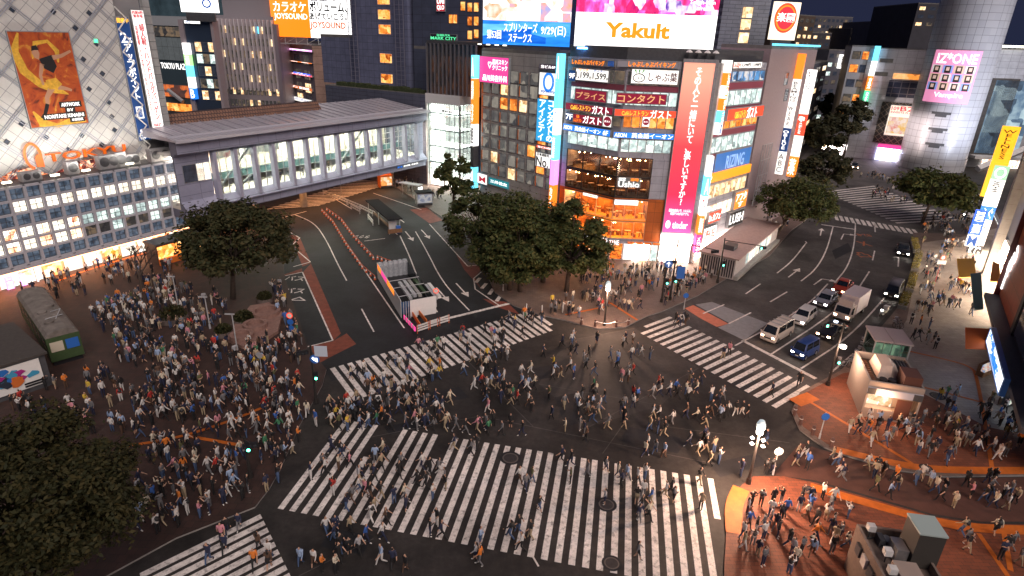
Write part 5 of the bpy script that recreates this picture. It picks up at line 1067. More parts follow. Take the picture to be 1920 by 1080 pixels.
CF = Fac(cc+Vector((math.cos(ta), math.sin(ta), 0))*RC, math.degrees(math.atan2(-math.sin(ta), math.cos(ta))) if False else 0)
tang = Vector((-math.sin(ta), math.cos(ta), 0)); CF = Fac(cc+tow.normalized()*RC, math.degrees(math.atan2(tang.x, tang.y)))
def curved(name, c0, c1, mt, parent, off=.15):
    """a sheet wrapped on the cylinder between two picture corners"""
    s0, z1 = CF.at(*c0); s1, z0 = CF.at(*c1); mb = MB(); n = 12
    for i in range(n):
        A = [ta+math.asin(max(-.98, min(.98, (s0+(s1-s0)*(i+q)/n)/RC))) for q in (0, 1)]
        p = [((RC+off)*math.cos(a), (RC+off)*math.sin(a)) for a in A]; q = [((RC+off-.1)*math.cos(a), (RC+off-.1)*math.sin(a)) for a in A]
        mb.quad((*p[0], z0), (*p[1], z0), (*p[1], z1), (*p[0], z1)); mb.quad((*p[0], z1), (*p[1], z1), (*q[1], z1), (*q[0], z1)); mb.quad((*q[0], z0), (*q[1], z0), (*p[1], z0), (*p[0], z0))
    o = mb.obj(name, [mt], parent); return o, s0, s1, z0, z1
def ctext(body, mt, s0, s1, z0, z1, parent, off=.2):
    me = text_mesh(body, s1-s0, z1-z0, mt)
    for v in me.vertices:
        s = s0+v.co.x; a = ta+math.asin(max(-.98, min(.98, s/RC))); r = RC+off-v.co.y; v.co = (r*math.cos(a), r*math.sin(a), z0+v.co.z)
    return link('lettering', me, parent)
pst = thing('poster', 'pink girl group poster with three rows of portraits on the cylinder tower', 'poster', (cc.x, cc.y, 0))
o, a0, a1, b0, b1 = curved('pink_sheet', (1756, 93), (1813, 196), mat('poster_pink', (.8, .3, .5), .5, emit=(1, .35, .6), es=.45), pst)
face = mat('portrait_skin', (.75, .5, .4), .6, emit=(1, .7, .6), es=.3); hairm = mat('portrait_hair', (.05, .03, .025), .6)
for r in range(3):
    for c in range(4):
        u0 = a0+(a1-a0)*(.02+.24*c); u1 = u0+(a1-a0)*.22; v1 = b1-(b1-b0)*(.28+.165*r); v0 = v1-(b1-b0)*.15
        def cpatch(x0, x1, y0, y1, mt, off):
            mb = MB(); n = 3
            for i in range(n):
                A = [ta+math.asin((x0+(x1-x0)*(i+q)/n)/RC) for q in (0, 1)]; p = [((RC+off)*math.cos(a), (RC+off)*math.sin(a)) for a in A]
                mb.quad((*p[0], y0), (*p[1], y0), (*p[1], y1), (*p[0], y1))
            mb.obj('portrait', [mt], pst)
        cpatch(u0, u1, v0, v1, [mat('portrait_white', (.8, .75, .75), .5, emit=(1, .9, .9), es=.3), mat('portrait_cream', (.7, .5, .4), .5, emit=(1, .7, .5), es=.3), mat('portrait_blue', (.3, .4, .8), .5, emit=(.4, .5, 1), es=.3)][(r+c*2) % 3], .18)
        m1, d1 = (u0+u1)/2, (u1-u0); cpatch(m1-d1*.3, m1+d1*.3, v0, v0+(v1-v0)*.9, hairm, .2); cpatch(m1-d1*.16, m1+d1*.16, v0+(v1-v0)*.3, v0+(v1-v0)*.75, face, .22)
wl_ = a1-a0; ctext('IZ*ONE', wtxt, a0+wl_*.08, a1-wl_*.06, b1-(b1-b0)*.25, b1-(b1-b0)*.05, pst); ctext('Vampire', wtxt, a0+wl_*.22, a1-wl_*.15, b0+(b1-b0)*.08, b0+(b1-b0)*.2, pst)
for y in (214, 244, 272):
    x = 1744+(244-y)*.22; s, z = CF.at(x+14, y)
    mb = MB()
    for (d0, d1, e0, e1) in ((-2.2, 2.2, -.1, .55), (-1.3, 1.3, -.75, -.1)):
        A = [ta+math.asin((s+d)/RC) for d in (d0, d1)]; n = 4
        for i in range(n):
            aa, ab = A[0]+(A[1]-A[0])*i/n, A[0]+(A[1]-A[0])*(i+1)/n; r = RC+.03
            mb.quad((r*math.cos(aa), r*math.sin(aa), z+e0), (r*math.cos(ab), r*math.sin(ab), z+e0), (r*math.cos(ab), r*math.sin(ab), z+e1), (r*math.cos(aa), r*math.sin(aa), z+e1))
    mb.obj('notched_window', [M['dgrey']], ft)
LW = Fac(cc+Vector((-2, 4, 0)), 122); l0 = LW.at(1606, 200)[0]; lz = LW.at(1660, 92)[1]
fl_, flw = block('fashion_mall', 'silver panelled mall wing with dark glass corner and lit poster left of the cylinder', LW, l0, 2, 0, lz, 22, fm9, parapet=.3)
for (q0, q1, mt, nm) in (((1676, 137), (1722, 150), lit('amber_strip', [(.1, .02, .01), (.9, .3, .05), (1, .6, .3)], .8, .6), 'window'), ((1668, 150), (1722, 185), tiles('grid_glass', (.03, .04, .07), (.04, .05, .09), (.2, .2, .22), 2, 1.6, .1, plane='XZ', offset=0, rough=.1), 'window'), ((1655, 190), (1722, 275), tiles('truss_glass', (.02, .02, .02), (.03, .03, .025), (.2, .17, .12), 1.2, 1.2, .08, plane='XZ', rot=45, offset=0), 'window')):
    a = LW.at(*q0); b_ = LW.at(*q1); MB().bx(a[0]-l0, min(b_[0], 1.5)-l0, -.2, 0, b_[1], a[1]).obj(nm, [mt], fl_)
for px in ((1662, 114), (1652, 139)): s, z = LW.at(*px); link('window', pane_mesh('window', 3.4, 1.1, dim), fl_, (s-l0-1.7, -.01, z-.5))
o, w_, h_ = sign(LW, 'pale poster reading b2f with brown lettering on the mall wing', (1671, 196), (1712, 258), mat('cream_poster', (.75, .66, .55), .5, emit=(1, .85, .7), es=.35), [('109', rtxt, .05, .05, .3, .17), ('B2F', rtxt, .34, .03, .97, .18), ('SWEETS FLOOR', rtxt, .05, .2, .95, .26)], name='poster', cat='poster', off=.25)
MB().bx(w_*.05, w_*.95, -.55, -.52, h_*.08, h_*.62).obj('cake_picture', [lit('cake_picture', [(.8, .25, .2), (.95, .8, .7), (.9, .5, .1)], .6, .9)], o)
ent = MB(); ent.bx(LW.at(1640, 300)[0]-l0, LW.at(1690, 300)[0]-l0, -4, 0, 4.2, 4.8); ent.obj('canopy', [pink], fl_); MB().bx(LW.at(1640, 300)[0]-l0, LW.at(1690, 300)[0]-l0, -.4, 0, .2, 4.1).obj('shop_window', [lit('blue_white_shop', [(.1, .1, .3), (.5, .5, .8), (1, .95, 1), (1, .8, .8)], 7, .6)], fl_)
RW = Fac(cc+Vector((4, 4, 0)), 95); rz_ = RW.at(1850, 92)[1]; r1_ = 45
fr_, frw = block('fashion_mall', 'silver panelled mall wing with dark slatted recess and glazed bays right of the cylinder', RW, 2, r1_, 0, rz_, 24, fm9, parapet=.3)
for (q0, q1, mt, nm) in (((1818, 145), (1866, 290), tiles('dark_slats', (.04, .04, .045), (.03, .03, .035), (.1, .08, .06), 6, .35, .06, plane='XZ', offset=0), 'slatted_recess'), ((1868, 150), (1905, 290), lit('bay_window', [(.03, .05, .08), (.12, .2, .3), (.5, .65, .7)], .7, .25), 'window')):
    a = RW.at(*q0); b_ = RW.at(*q1); MB().bx(a[0]-2, b_[0]-2, -.25, 0, b_[1], a[1]).obj(nm, [mt], fr_)
a = RW.at(1832, 330)[0]-2; st = MB(); st.cyl((a-6, -9, 1), (a+9, -4, 7), 1.0, n=4); st.bx(a-4, a+10, -3, 0, 2.8, 3.6); st.obj('stair_ramp', [M['dirty_white']], fr_); MB().bx(a, a+12, -.6, 0, .2, 2.7).obj('shop_window', [shopw], fr_)
MB().bx(a-14, a-6, -3, -.5, 4.2, 4.6).obj('tiled_canopy', [tiles('terracotta', (.5, .2, .1), (.4, .15, .08), (.15, .06, .04), .8, .8, .05)], fr_)
for i in range(6):
    s, z = RW.at(1872+i*9, 82); o = thing('roof_floodlight', ['first', 'second', 'third', 'fourth', 'fifth', 'sixth'][i]+' warm lamp from the left on the mall roof right of the cylinder', 'floodlight', RW.pt(s, -.2, rz_+.3), RW.rz, 'lamps on the mall roof'); MB().bx(-.6, .6, -.4, .3, .3, .8).obj('lamp_head', [glow('flood_lamp', (1, .93, .7), 3)], o); MB().cyl((0, 0, 0), (0, 0, .3), .08, n=6).obj('stand', [M['dgrey']], o)
LS = LW.go(l0, 30); LS = Fac(LW.pt(l0), 205); 
SB = Fac(LW.pt(l0-1, 0), 112); sb0 = SB.at(1606, 150)[0]
s5, w5, z5, x5 = pblock('street_building', 'white banded building with a tall green and blue vertical sign up the sloping street', SB, 1598, 1643, 88, 24, mat('pale_band_wall', (.33, .33, .34), .6, var=.1), parapet=.4)
for r, y in enumerate((104, 129, 157, 185, 210)):
    z = SB.at(1620, y)[1]
    for c in range(2): link('window', pane_mesh('window', w5*.36, 2.2, [dim, ambr, M['bluewin']][(r+c) % 3]), s5, (w5*(.08+c*.42), -.01, z-1.1))
for i in range(3): link('shop_window', pane_mesh('shop_window', w5*.26, 3.2, lit('pinkish_bright_shop', [(.7, .3, .35), (1, .8, .8), (1, 1, 1)], 9, .6), fm=M['white']), s5, (w5*(.06+i*.3), -.05, .3))
blade(SB, 'tall vertical sign in blue, orange, green and white on the white banded building', (1641, 1612), 86, 222, 1.3, [(cyanl, '', None), (wglow, '', None), (orl, '楽', wtxt), (grl, 'カラオケ館', wtxt), (wpan, 'HOOTERS', otxt)], out=2)
def spot(parent, loc_, target, e, col, ang=70, r=.4):
    l = bpy.data.lights.new('facade_spot', 'SPOT'); l.energy = e; l.color = col; l.spot_size = rad(ang); l.spot_blend = .8; l.shadow_soft_size = r; o = bpy.data.objects.new('facade_spot', l); COL.objects.link(o); o.location = loc_; o.rotation_euler = (Vector(target)-Vector(loc_)).to_track_quat('-Z', 'Y').to_euler(); return o
_n = tow.normalized(); _t = tang
for sd, col in ((-1, (1, .8, .75)), (1, (.8, .85, 1))):
    p_ = cc+_n*27+_t*sd*25; spot(None, (p_.x, p_.y, 5), (cc.x, cc.y, 27), 42000, col, 75)  # unseen spots added out in front to brighten the cylinder evenly
# ---------------------------------------------------------------- right edge: shops of the pedestrian street
QF = Fac(G(1872, 690), 211)
xf = QF.at(1860, 585)[0]
qb = thing('corner_cinema_building', 'rust orange clad corner building with slanted white lettering and dark glass at right edge', 'building', QF.pt(xf), QF.rz)
def qz(px, py): s, z = QF.at(px, py); return s-xf, z
MB().bx(0, 34, .3, 14, 3.4, 30).bx(0, 34, 1.2, 14, 0, 3.4).obj('wall', [mat('dark_bronze_wall', (.05, .04, .04), .4)], qb)
rust = tiles('rust_cladding', (.33, .08, .035), (.28, .07, .03), (.1, .03, .015), 2.2, 1.8, .03, plane='XZ', offset=0, rough=.4)
x1_ = qz(1905, 600)[0]
MB().bx(.36, x1_, .0, .28, 4.2, 30).obj('rust_cladding', [rust], qb)
MB().bx(-.05, .35, -.5, .4, 3.2, 30).obj('dark_red_edge', [mat('dark_red_edge', (.08, .012, .012), .4)], qb)
MB().bx(x1_+.02, x1_+1.2, -.2, .28, 4.2, 30).obj('dark_frame', [M['black']], qb); MB().bx(x1_+1.22, 34, -.1, .25, 4.6, 30).obj('dark_glass', [mat('deep_blue_glass', (.01, .015, .035), .08, spec=.8)], qb)
MB().bx(.4, 34, -1.4, .2, 3.6, 4.1).obj('canopy', [M['dgrey']], qb)
me = text_mesh('TSU', 4.2, 2.0, wtxt, th=.05, bold=.05); ll = link('lettering', me, qb); s_, z_ = qz(1896, 508); ll.location = (s_-.9, -.12, z_-1.6); ll.rotation_euler = (0, rad(-58), 0)
bar = MB().bx(.6, 1.1, -.15, -.02, 0, 3.6); o = bar.obj('light_bar', [wtxt], qb); o.location = (0, 0, qz(1880, 545)[1])
sign(QF, 'curved white book shop fascia with big blue characters at the right edge', (1890, 650), (1935, 722), glow('book_sign_white', (.85, .92, 1), .95), [('堂', bluel, .3, .35, .75, .85), ('大盛', bluel, .05, .1, .4, .4)], name='shop_sign', dep=.45, off=1.45, side=M['blue'])
for i in range(2): sign(QF, ['bright blue-white book shop display window under the white fascia, nearer one', 'warm book shop display window under the white fascia, farther one'][i], ((1890, 715), (1876, 690))[i], ((1925, 765), (1890, 722))[i], shopw if i else lit('blue_shop_window', [(.2, .35, .6), (.7, .85, 1), (1, 1, 1)], 1.4, .9), name='display_window', cat='window', off=-.9)
# shops further along the pedestrian street
shopc = lit('white_hot_shopfront', [(.6, .3, .15), (1, .72, .48), (1, .92, .8), (1, 1, .95)], 45, 1.0)
S3 = Fac(QF.pt(xf-.4, 4.2), 211)
sh1 = block('shop_building', 'dark fronted shop building with white lettering and awnings beside the concrete pillar', S3, -17, 0, 0, 22, 12, mat('dark_shop_wall', (.05, .05, .055), .5), parapet=.3)[0]
for i in range(5): link('shop_window', pane_mesh('shop_window', 2.9, 2.6, shopc, fm=M['white']), sh1, (.4+i*3.3, -.02, .2))
for i in range(4):
    for r in range(4): link('window', pane_mesh('window', 3.2, 2.0, [cool, M['bluewin'], dim, warm][(i+r) % 4]), sh1, (.5+i*4.1, -.02, 5.5+r*4))
sign(S3, 'dark fascia with white slanted shop lettering beside the concrete pillar', (1868, 400), (1893, 450), M['black'], [('Family', wtxt, .05, .1, .95, .45), ('Mart', wtxt, .05, .55, .9, .9)], dep=.5)
sh2 = block('shop_building', 'pale shop building at the far end of the pedestrian street behind the light box stacks', S3, -36, -17.4, 0, 22, 12, mat('pale_band_wall', (.33, .33, .34)), parapet=.3)[0]
for i in range(5): link('shop_window', pane_mesh('shop_window', 2.8, 2.6, shopc, fm=M['white']), sh2, (.8+i*3.5, -.02, .2))
pp = G(1850, 515); pil = thing('concrete_pillar', 'tall pale concrete pillar rising from the pavement at the right edge', 'pillar', (pp.x, pp.y, 0), S3.rz); MB().bx(-.75, .75, -.6, .6, .1, 26).obj('shaft', [tiles('pillar_panels', (.4, .36, .32), (.38, .34, .3), (.2, .18, .16), 4, 2.2, .02, plane='XZ', offset=0)], pil); MB().bx(-.9, -.76, -.5, .5, .1, 26).obj('edge_strip', [M['dgrey']], pil)
PF = Fac(pp-S3.d*2.2, 211)
blade(PF, 'stack of white light boxes with small lettering in front of the concrete pillar', (1895, 1838), 312, 490, .5, [(mat('green_round_box', (.3, .5, .35), .5, emit=(.5, .9, .6), es=.5), '○', wtxt), (wpan, 'Vaniss', btxt), (wglow, '', None), (bluel, 'ふぐ', wtxt), (wglow, 'Gong', btxt), (wglow, 'Cafe', btxt), (M['black'], 'KG', wtxt)], out=2.0, face='x1')
blade(PF.back(-2.1), 'bright blue vertical sign with white letters left of the white light box stack', (1853, 1832), 395, 470, .5, [(glow('vivid_blue', (.02, .12, .9), .9), 'MOMO', wtxt), (glow('vivid_blue', (.02, .12, .9), .9), '古着屋', wtxt), (wpan, 'M', bluet)], out=1.5, face='x1')
blade(PF.back(.3), 'tall yellow vertical sign with dark lettering at the upper right edge', (1915, 1868), 238, 368, .5, [(yell, 'WELLNESS', mat('brown_letter', (.25, .1, .02), .5)), (yell, '', None)], out=2.4, face='x1')
def awning(label, corners, z, m, drop=.8):
    o = MB(); P = [G(x, y, z) for x, y in corners]; c = sum(P, Vector())/4
    k = 0; q = [(p-c) for p in P]; q = [Vector((p.x, p.y, (drop/2 if i > 1 else -drop/2))) for i, p in enumerate(q)]
    o.quad(q[0], q[1], q[2], q[3]); e = [Vector((p.x, p.y, p.z-.12)) for p in q]; o.quad(e[3], e[2], e[1], e[0])
    for i in range(4): j = (i+1) % 4; o.quad(q[j], q[i], e[i], e[j])
    ob = o.obj('awning', [m], None, loc=c); tag(ob, label, 'awning'); return ob
awning('yellow shop awning in front of the concrete pillar', [(1796, 491), (1832, 516), (1826, 488), (1820, 489)][::1] if False else [(1800, 515), (1832, 514), (1825, 489), (1793, 490)], 3.2, mat('yellow_canvas', (.75, .38, .04), .7))
awning('orange shop awning behind the concrete pillar', [(1858, 522), (1879, 523), (1872, 500), (1860, 495)], 3.4, mat('orange_canvas', (.75, .25, .03), .7))
awning('dark teal shop awning sloping over the pavement', [(1829, 575), (1846, 573), (1838, 516), (1818, 518)], 3.0, mat('teal_canvas', (.015, .09, .12), .6))
awning('orange red shop awning at the pavement near the book shop', [(1813, 646), (1866, 648), (1864, 623), (1808, 620)], 3.0, mat('red_orange_canvas', (.6, .12, .02), .6))
# ================================================================ trees
def leaf_mat(name, cols):
    m = mat(name, cols[0], .75); nt = m.node_tree; b = nt.nodes['Principled BSDF']
    ge = nt.nodes.new('ShaderNodeNewGeometry'); r = nt.nodes.new('ShaderNodeValToRGB'); e = r.color_ramp.elements
    for i, c in enumerate(cols):
        el = e[i] if i < 2 else e.new(.5); el.position = i/(len(cols)-1); el.color = (*c, 1)
    nt.links.new(ge.outputs['Random Per Island'], r.inputs[0]); nt.links.new(r.outputs[0], b.inputs['Base Color'])
    b.inputs['Specular IOR Level'].default_value = .25
    return m
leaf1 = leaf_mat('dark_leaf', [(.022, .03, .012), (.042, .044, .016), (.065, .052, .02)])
leaf0 = leaf_mat('near_black_leaf', [(.016, .019, .006), (.03, .03, .01), (.05, .04, .012)])  # silhouette darkness of the near tree is put into the leaf colour
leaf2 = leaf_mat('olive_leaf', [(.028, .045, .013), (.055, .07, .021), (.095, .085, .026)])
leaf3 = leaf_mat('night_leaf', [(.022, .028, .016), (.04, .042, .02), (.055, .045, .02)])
bark = mat('tree_bark', (.07, .05, .04), .9, var=.3, vs=6)
def tree(label, base, h, rx, rz_, cz, n, leaf, lean=(0, 0), size=.3, clumps=70, seed=1, trunk_r=.28, name='street_tree', group=None, ground=.13):
    r = random.Random(seed); o = thing(name, label, 'tree', (base.x, base.y, ground), 0, group)
    tb = MB(); top = Vector((lean[0]*.6, lean[1]*.6, cz*.75)); tb.cyl((0, 0, 0), top*.55, trunk_r*1.25, trunk_r*.9, 9); tb.cyl(top*.55, top, trunk_r*.9, trunk_r*.6, 9)
    C_ = Vector((lean[0], lean[1], cz)); cl = []
    for i in range(clumps):
        while True:
            d = Vector((r.uniform(-1, 1), r.uniform(-1, 1), r.uniform(-1, 1)))
            if .25 < d.length < 1: break
        d = d.normalized()*(d.length**.45)
        if d.z < -.55: d.z *= .6
        p = C_+Vector((d.x*rx, d.y*rx, d.z*rz_))*r.uniform(.72, .98); cl.append((p, r.uniform(.35, 1.0)*rx*.26))
        if i % 5 == 0:
            mid = top.lerp(p, .5)+Vector((0, 0, -.3)); tb.cyl(top*r.uniform(.6, 1), mid, trunk_r*.42, trunk_r*.25, 6); tb.cyl(mid, p, trunk_r*.25, .04, 5)
    tb.obj('trunk', [bark], o, smooth=True)
    mb = MB(); V = mb.v; Fc = mb.f
    for i in range(n):
        p, cr = cl[r.randrange(len(cl))]
        d = Vector((r.gauss(0, 1), r.gauss(0, 1), r.gauss(0, 1))).normalized()*cr*(r.random()**.45)*(1.7 if r.random() < .07 else 1)
        q = p+Vector((d.x, d.y, d.z*.75)); s = size*r.uniform(.5, 1.15)
        a = Vector((r.gauss(0, 1), r.gauss(0, 1), r.gauss(0, .55))).normalized(); nn = (d.normalized()*.6+Vector((r.gauss(0, .5), r.gauss(0, .5), .6))).normalized(); b = a.cross(nn)
        if b.length < .1: continue
        b.normalize(); a = b.cross(nn); k = len(V)
        V += [tuple(q-a*s), tuple(q+b*s*.5), tuple(q+a*s), tuple(q-b*s*.5)]; Fc.append((k, k+1, k+2, k+3)); mb.m.append(0)
    mb.obj('crown', [leaf], o); return o
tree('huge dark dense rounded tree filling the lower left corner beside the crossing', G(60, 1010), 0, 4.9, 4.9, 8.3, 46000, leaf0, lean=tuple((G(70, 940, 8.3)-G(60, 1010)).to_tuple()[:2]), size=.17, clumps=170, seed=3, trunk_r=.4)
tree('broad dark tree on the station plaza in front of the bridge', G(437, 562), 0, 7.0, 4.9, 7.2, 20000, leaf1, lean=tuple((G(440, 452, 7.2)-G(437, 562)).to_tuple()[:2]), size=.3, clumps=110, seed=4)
tree('small upright tree in front of the glass entrance tower', G(850, 402), 0, 4.4, 4.6, 6.6, 8000, leaf2, size=.36, clumps=40, seed=5, lean=(.2, 0), group=None)
tree('round tree left in the clump beside the bus road', G(905, 500), 0, 5.8, 4.8, 6.4, 14000, leaf2, size=.3, clumps=75, seed=6)
tree('tallest broad tree in the middle of the clump beside the bus road', G(975, 548), 0, 6.4, 5.8, 7.2, 19000, leaf2, size=.3, clumps=100, seed=7, lean=(-.5, .5))
tree('round warm lit tree right in the clump beside the orange street front', G(1062, 548), 0, 5.4, 5.8, 6.6, 17000, leaf2, size=.3, clumps=80, seed=8, lean=(.3, 0))
tree('low tree at the front foot of the clump beside the bus road', G(955, 545), 0, 5.2, 4.0, 4.4, 12000, leaf2, size=.3, clumps=60, seed=18)
tree('full tree filling the gap between the middle and right trees of the clump', G(1018, 530), 0, 5.0, 5.2, 6.4, 13000, leaf2, size=.3, clumps=80, seed=28)
tree('wide spreading tree over the low white building by the car road', G(1450, 453), 0, 7.0, 3.8, 7.0, 13000, leaf2, size=.3, clumps=85, seed=9, lean=(3.0, 0))
tree('dark round tree behind the wide spreading tree on the slope', G(1535, 375), 0, 5.6, 4.2, 6.8, 6000, leaf3, size=.5, clumps=70, seed=10)
tree('dark tree higher up the sloping street beside the red panelled signs', G(1535, 315), 0, 6.2, 5.0, 9, 6000, leaf3, size=.6, clumps=70, seed=12)
tree('tall bushy tree up the street before the white banded building', G(1580, 300), 0, 6.0, 6.0, 11.5, 6000, leaf3, size=.6, clumps=70, seed=13)
tree('farthest dark tree near the glowing vertical signs up the street', G(1552, 268), 0, 6.5, 6.0, 11, 7000, leaf3, size=.7, clumps=40, seed=14)
tree('wide flat tree in front of the cylinder tower at the far junction', G(1728, 420), 0, 7.8, 4.0, 6.4, 9000, leaf2, size=.45, clumps=95, seed=15, lean=(1.6, 1.0))
bt = thing('bare_tree', 'leafless brown tree on the plaza before the orange lit shopfronts', 'tree', (G(268, 550).x, G(268, 550).y, .13)); tb = MB(); r = random.Random(5)
def branch(p, d, L, rr, k):
    q = p+d*L; tb.cyl(p, q, rr, rr*.65, 6)
    if k:
        for _ in range(3): branch(q, (d+Vector((r.uniform(-.8, .8), r.uniform(-.8, .8), r.uniform(-.1, .5)))).normalized(), L*.72, rr*.62, k-1)
branch(Vector((0, 0, 0)), Vector((0, 0, 1)), 2.2, .2, 4); tb.obj('trunk', [bark], bt)

# ================================================================ vehicles
lampw = glow('headlamp_light', (1, .92, .8), 24); lampo = glow('warm_headlamp', (1, .6, .35), 22); tailr = mat('tail_lamp', (.4, .01, .01), .3, emit=(1, .03, .02), es=.8); plate = mat('number_plate', (.75, .75, .7), .5)
def paintm(name, c): return mat(name, c, .28, .1, spec=.7)
def car(label, front, rear, L, W_, H_, prof, col, cat='car', name='parked_car', lamp=None, roofl=None, cabin=(.3, .42, .86, .97), hood=.95, group='vehicles waiting on the car road'):
    """front, rear = picture points of the nose and tail on the road; body, cabin with glass, wheels with rims, lamps, plate, mirrors"""
    f_, b_ = G(*front), G(*rear); d = (f_-b_).normalized(); c = f_-d*L/2; o = thing(name, label, cat, (c.x, c.y, .01), math.atan2(d.y, d.x), group)
    def solid(nm, poly, w0, w1, z0, z1, m, bev):
        me = bpy.data.meshes.new(nm); bm = bmesh.new(); A = []
        for y in (-1, 1):
            A.append([bm.verts.new((x, y*(w0+(w1-w0)*((z-z0)/(z1-z0))), z)) for x, z in poly])
        bm.faces.new(A[0]); bm.faces.new(A[1][::-1]); n = len(poly)
        for i in range(n): bm.faces.new((A[0][i], A[1][i], A[1][(i+1) % n], A[0][(i+1) % n]))
        bmesh.ops.recalc_face_normals(bm, faces=bm.faces); bmesh.ops.bevel(bm, geom=bm.edges[:], offset=bev, segments=2, affect='EDGES', profile=.6)
        for fc in bm.faces: fc.smooth = True
        bm.to_mesh(me); bm.free(); me.materials.append(m); me.polygons.foreach_set('use_smooth', [True]*len(me.polygons)); return link(nm, me, o)
    h = L/2; bz = .22; belt = H_*(.58 if prof != 'van' else .52); hd = H_*(.5 if prof != 'van' else .5)
    if prof == 'van': body = [(-h, bz), (h, bz), (h, hd*.9), (h-.12, belt), (-h, belt)]
    elif prof == 'estate': body = [(-h, bz), (h, bz), (h, hd*.85), (h-.2, hd), (h-L*.27, belt), (-h+.05, belt)]
    else: body = [(-h, bz), (h, bz), (h, hd*.85), (h-.2, hd), (h-L*.3, belt), (-h+L*.13, belt), (-h, hd)]
    solid('body', body, W_/2, W_/2-.03, bz, belt, col, .07)
    if prof == 'van': cb_ = [(-h+.03, belt-.05), (h-.12, belt-.05), (h-L*.16, H_), (-h+.1, H_)]
    elif prof == 'estate': cb_ = [(-h+.08, belt-.05), (h-L*.27, belt-.05), (h-L*.44, H_), (-h+.45, H_)]
    else: cb_ = [(-h+L*.12, belt-.05), (h-L*.3, belt-.05), (h-L*.46, H_), (-h+L*.27, H_)]
    w0, w1 = W_/2-.05, W_/2-.2; solid('cabin', cb_, w0, w1, belt-.05, H_, col, .06)
    def yy(z): return w0+(w1-w0)*((z-belt+.05)/(H_-belt+.05))
    def lerp(a, b, t): return (a[0]+(b[0]-a[0])*t, a[1]+(b[1]-a[1])*t)
    D_, A_, B_, C_ = cb_
    for nm, p, q, off in (('windscreen', A_, B_, .02), ('rear_window', D_, C_, -.02)):
        a, b2 = lerp(p, q, .16), lerp(p, q, .92); g_ = MB(); k = 1 if off > 0 else -1
        P = [(a[0]+off, -yy(a[1])*.9, a[1]), (a[0]+off, yy(a[1])*.9, a[1]), (b2[0]+off, yy(b2[1])*.9, b2[1]), (b2[0]+off, -yy(b2[1])*.9, b2[1])]
        if k < 0: P = P[::-1]
        g_.quad(*P); g_.obj(nm, [M['glass']], o)
    for sd in (-1, 1):
        for i, (t0, t1) in enumerate(((.08, .5), (.53, .93))):
            lo0, lo1 = lerp(A_, D_, t0), lerp(A_, D_, t1); hi0, hi1 = lerp(B_, C_, max(.03, t0)), lerp(B_, C_, t1)
            P = []
            for lo, hi, t in ((lo0, hi0, .2), (lo1, hi1, .2), (lo1, hi1, .88), (lo0, hi0, .88)): x, z = lerp(lo, hi, t); P.append((x, sd*(yy(z)+.012), z))
            g_ = MB(); g_.quad(*(P if sd > 0 else P[::-1])); g_.obj('side_window', [M['glass']], o)
        MB().bx(A_[0]-.25, A_[0]-.12, sd*(W_/2+.02)-.0, sd*(W_/2+.2), belt, belt+.15).obj('mirror', [col], o) if sd > 0 else MB().bx(A_[0]-.25, A_[0]-.12, -(W_/2+.2), -(W_/2+.02), belt, belt+.15).obj('mirror', [col], o)
        hl = MB().bx(h-.12, h+.012, sd*W_*.36-.16, sd*W_*.36+.16, hd*.7, hd*.7+.15); hl.obj('headlight', [lamp or lampw], o)
        MB().bx(-h-.012, -h+.1, sd*W_*.4-.1, sd*W_*.4+.1, belt*.62, belt*.62+.22).obj('tail_light', [tailr], o)
    MB().bx(h-.03, h+.02, -.17, .17, .42, .53).obj('number_plate', [plate], o); MB().bx(h-.06, h+.008, -W_*.25, W_*.25, .56, .7).obj('grille', [M['black']], o); MB().bx(-h+.03, h-.03, -W_/2+.06, W_/2-.06, .14, .26).obj('underbody', [M['black']], o)
    for x in (-h+L*.19, h-L*.18):
        for sd in (-1, 1):
            wr = .31; y = sd*(W_/2-.09); wh = MB().cyl((x, y-.1, wr), (x, y+.1, wr), wr, n=16).obj('wheel', [M['rubber']], o); MB().cyl((x, y+sd*.1, wr), (x, y+sd*.115, wr), wr*.62, n=12).obj('rim', [M['steel']], wh)
    if roofl: MB().bx(-.12+(B_[0]+C_[0])/2, .12+(B_[0]+C_[0])/2, -.2, .2, H_, H_+.16).obj('roof_lamp', [roofl], o)
    return o
cream = paintm('cream_car_paint', (.68, .6, .54)); whitec = paintm('white_car_paint', (.75, .74, .73)); silver = paintm('silver_blue_paint', (.28, .3, .36)); redc = paintm('red_taxi_paint', (.42, .05, .02)); darkc = paintm('near_black_paint', (.018, .018, .022)); bluec = paintm('blue_kei_paint', (.02, .055, .22))
v = car('cream white van with bars on its roof first in the left waiting lane', (1437, 643), (1490, 612), 4.7, 1.75, 2.0, 'van', cream, 'van', 'parked_van', lampo)
for i in range(4): MB().bx(-1.9+i*.95, -1.82+i*.95, -.75, .75, 2.03, 2.09).obj('roof_bar', [M['steel']], v)
car('white estate car behind the cream van', (1492, 611), (1526, 584), 4.55, 1.74, 1.52, 'estate', whitec)
car('silver blue hatchback between the white estate and the red taxi', (1536, 577), (1562, 556), 4.25, 1.78, 1.43, 'estate', silver)
car('red and orange taxi last in the left waiting lane', (1569, 553), (1590, 534), 4.6, 1.7, 1.5, 'sedan', redc, 'taxi', 'parked_taxi', lampo)
car('dark taxi with a lit roof lamp in front of the box truck', (1541, 638), (1577, 617), 4.6, 1.7, 1.52, 'sedan', darkc, 'taxi', 'parked_taxi', lampo, glow('taxi_lamp', (.7, .8, 1), 3))
car('blue boxy kei van first in the right waiting lane', (1492, 674), (1528, 655), 3.4, 1.5, 1.88, 'van', bluec, 'van', 'parked_van')
car('black van by the planted kerb near the scooter', (1668, 562), (1685, 535), 4.7, 1.78, 1.85, 'van', darkc, 'van', 'parked_van')
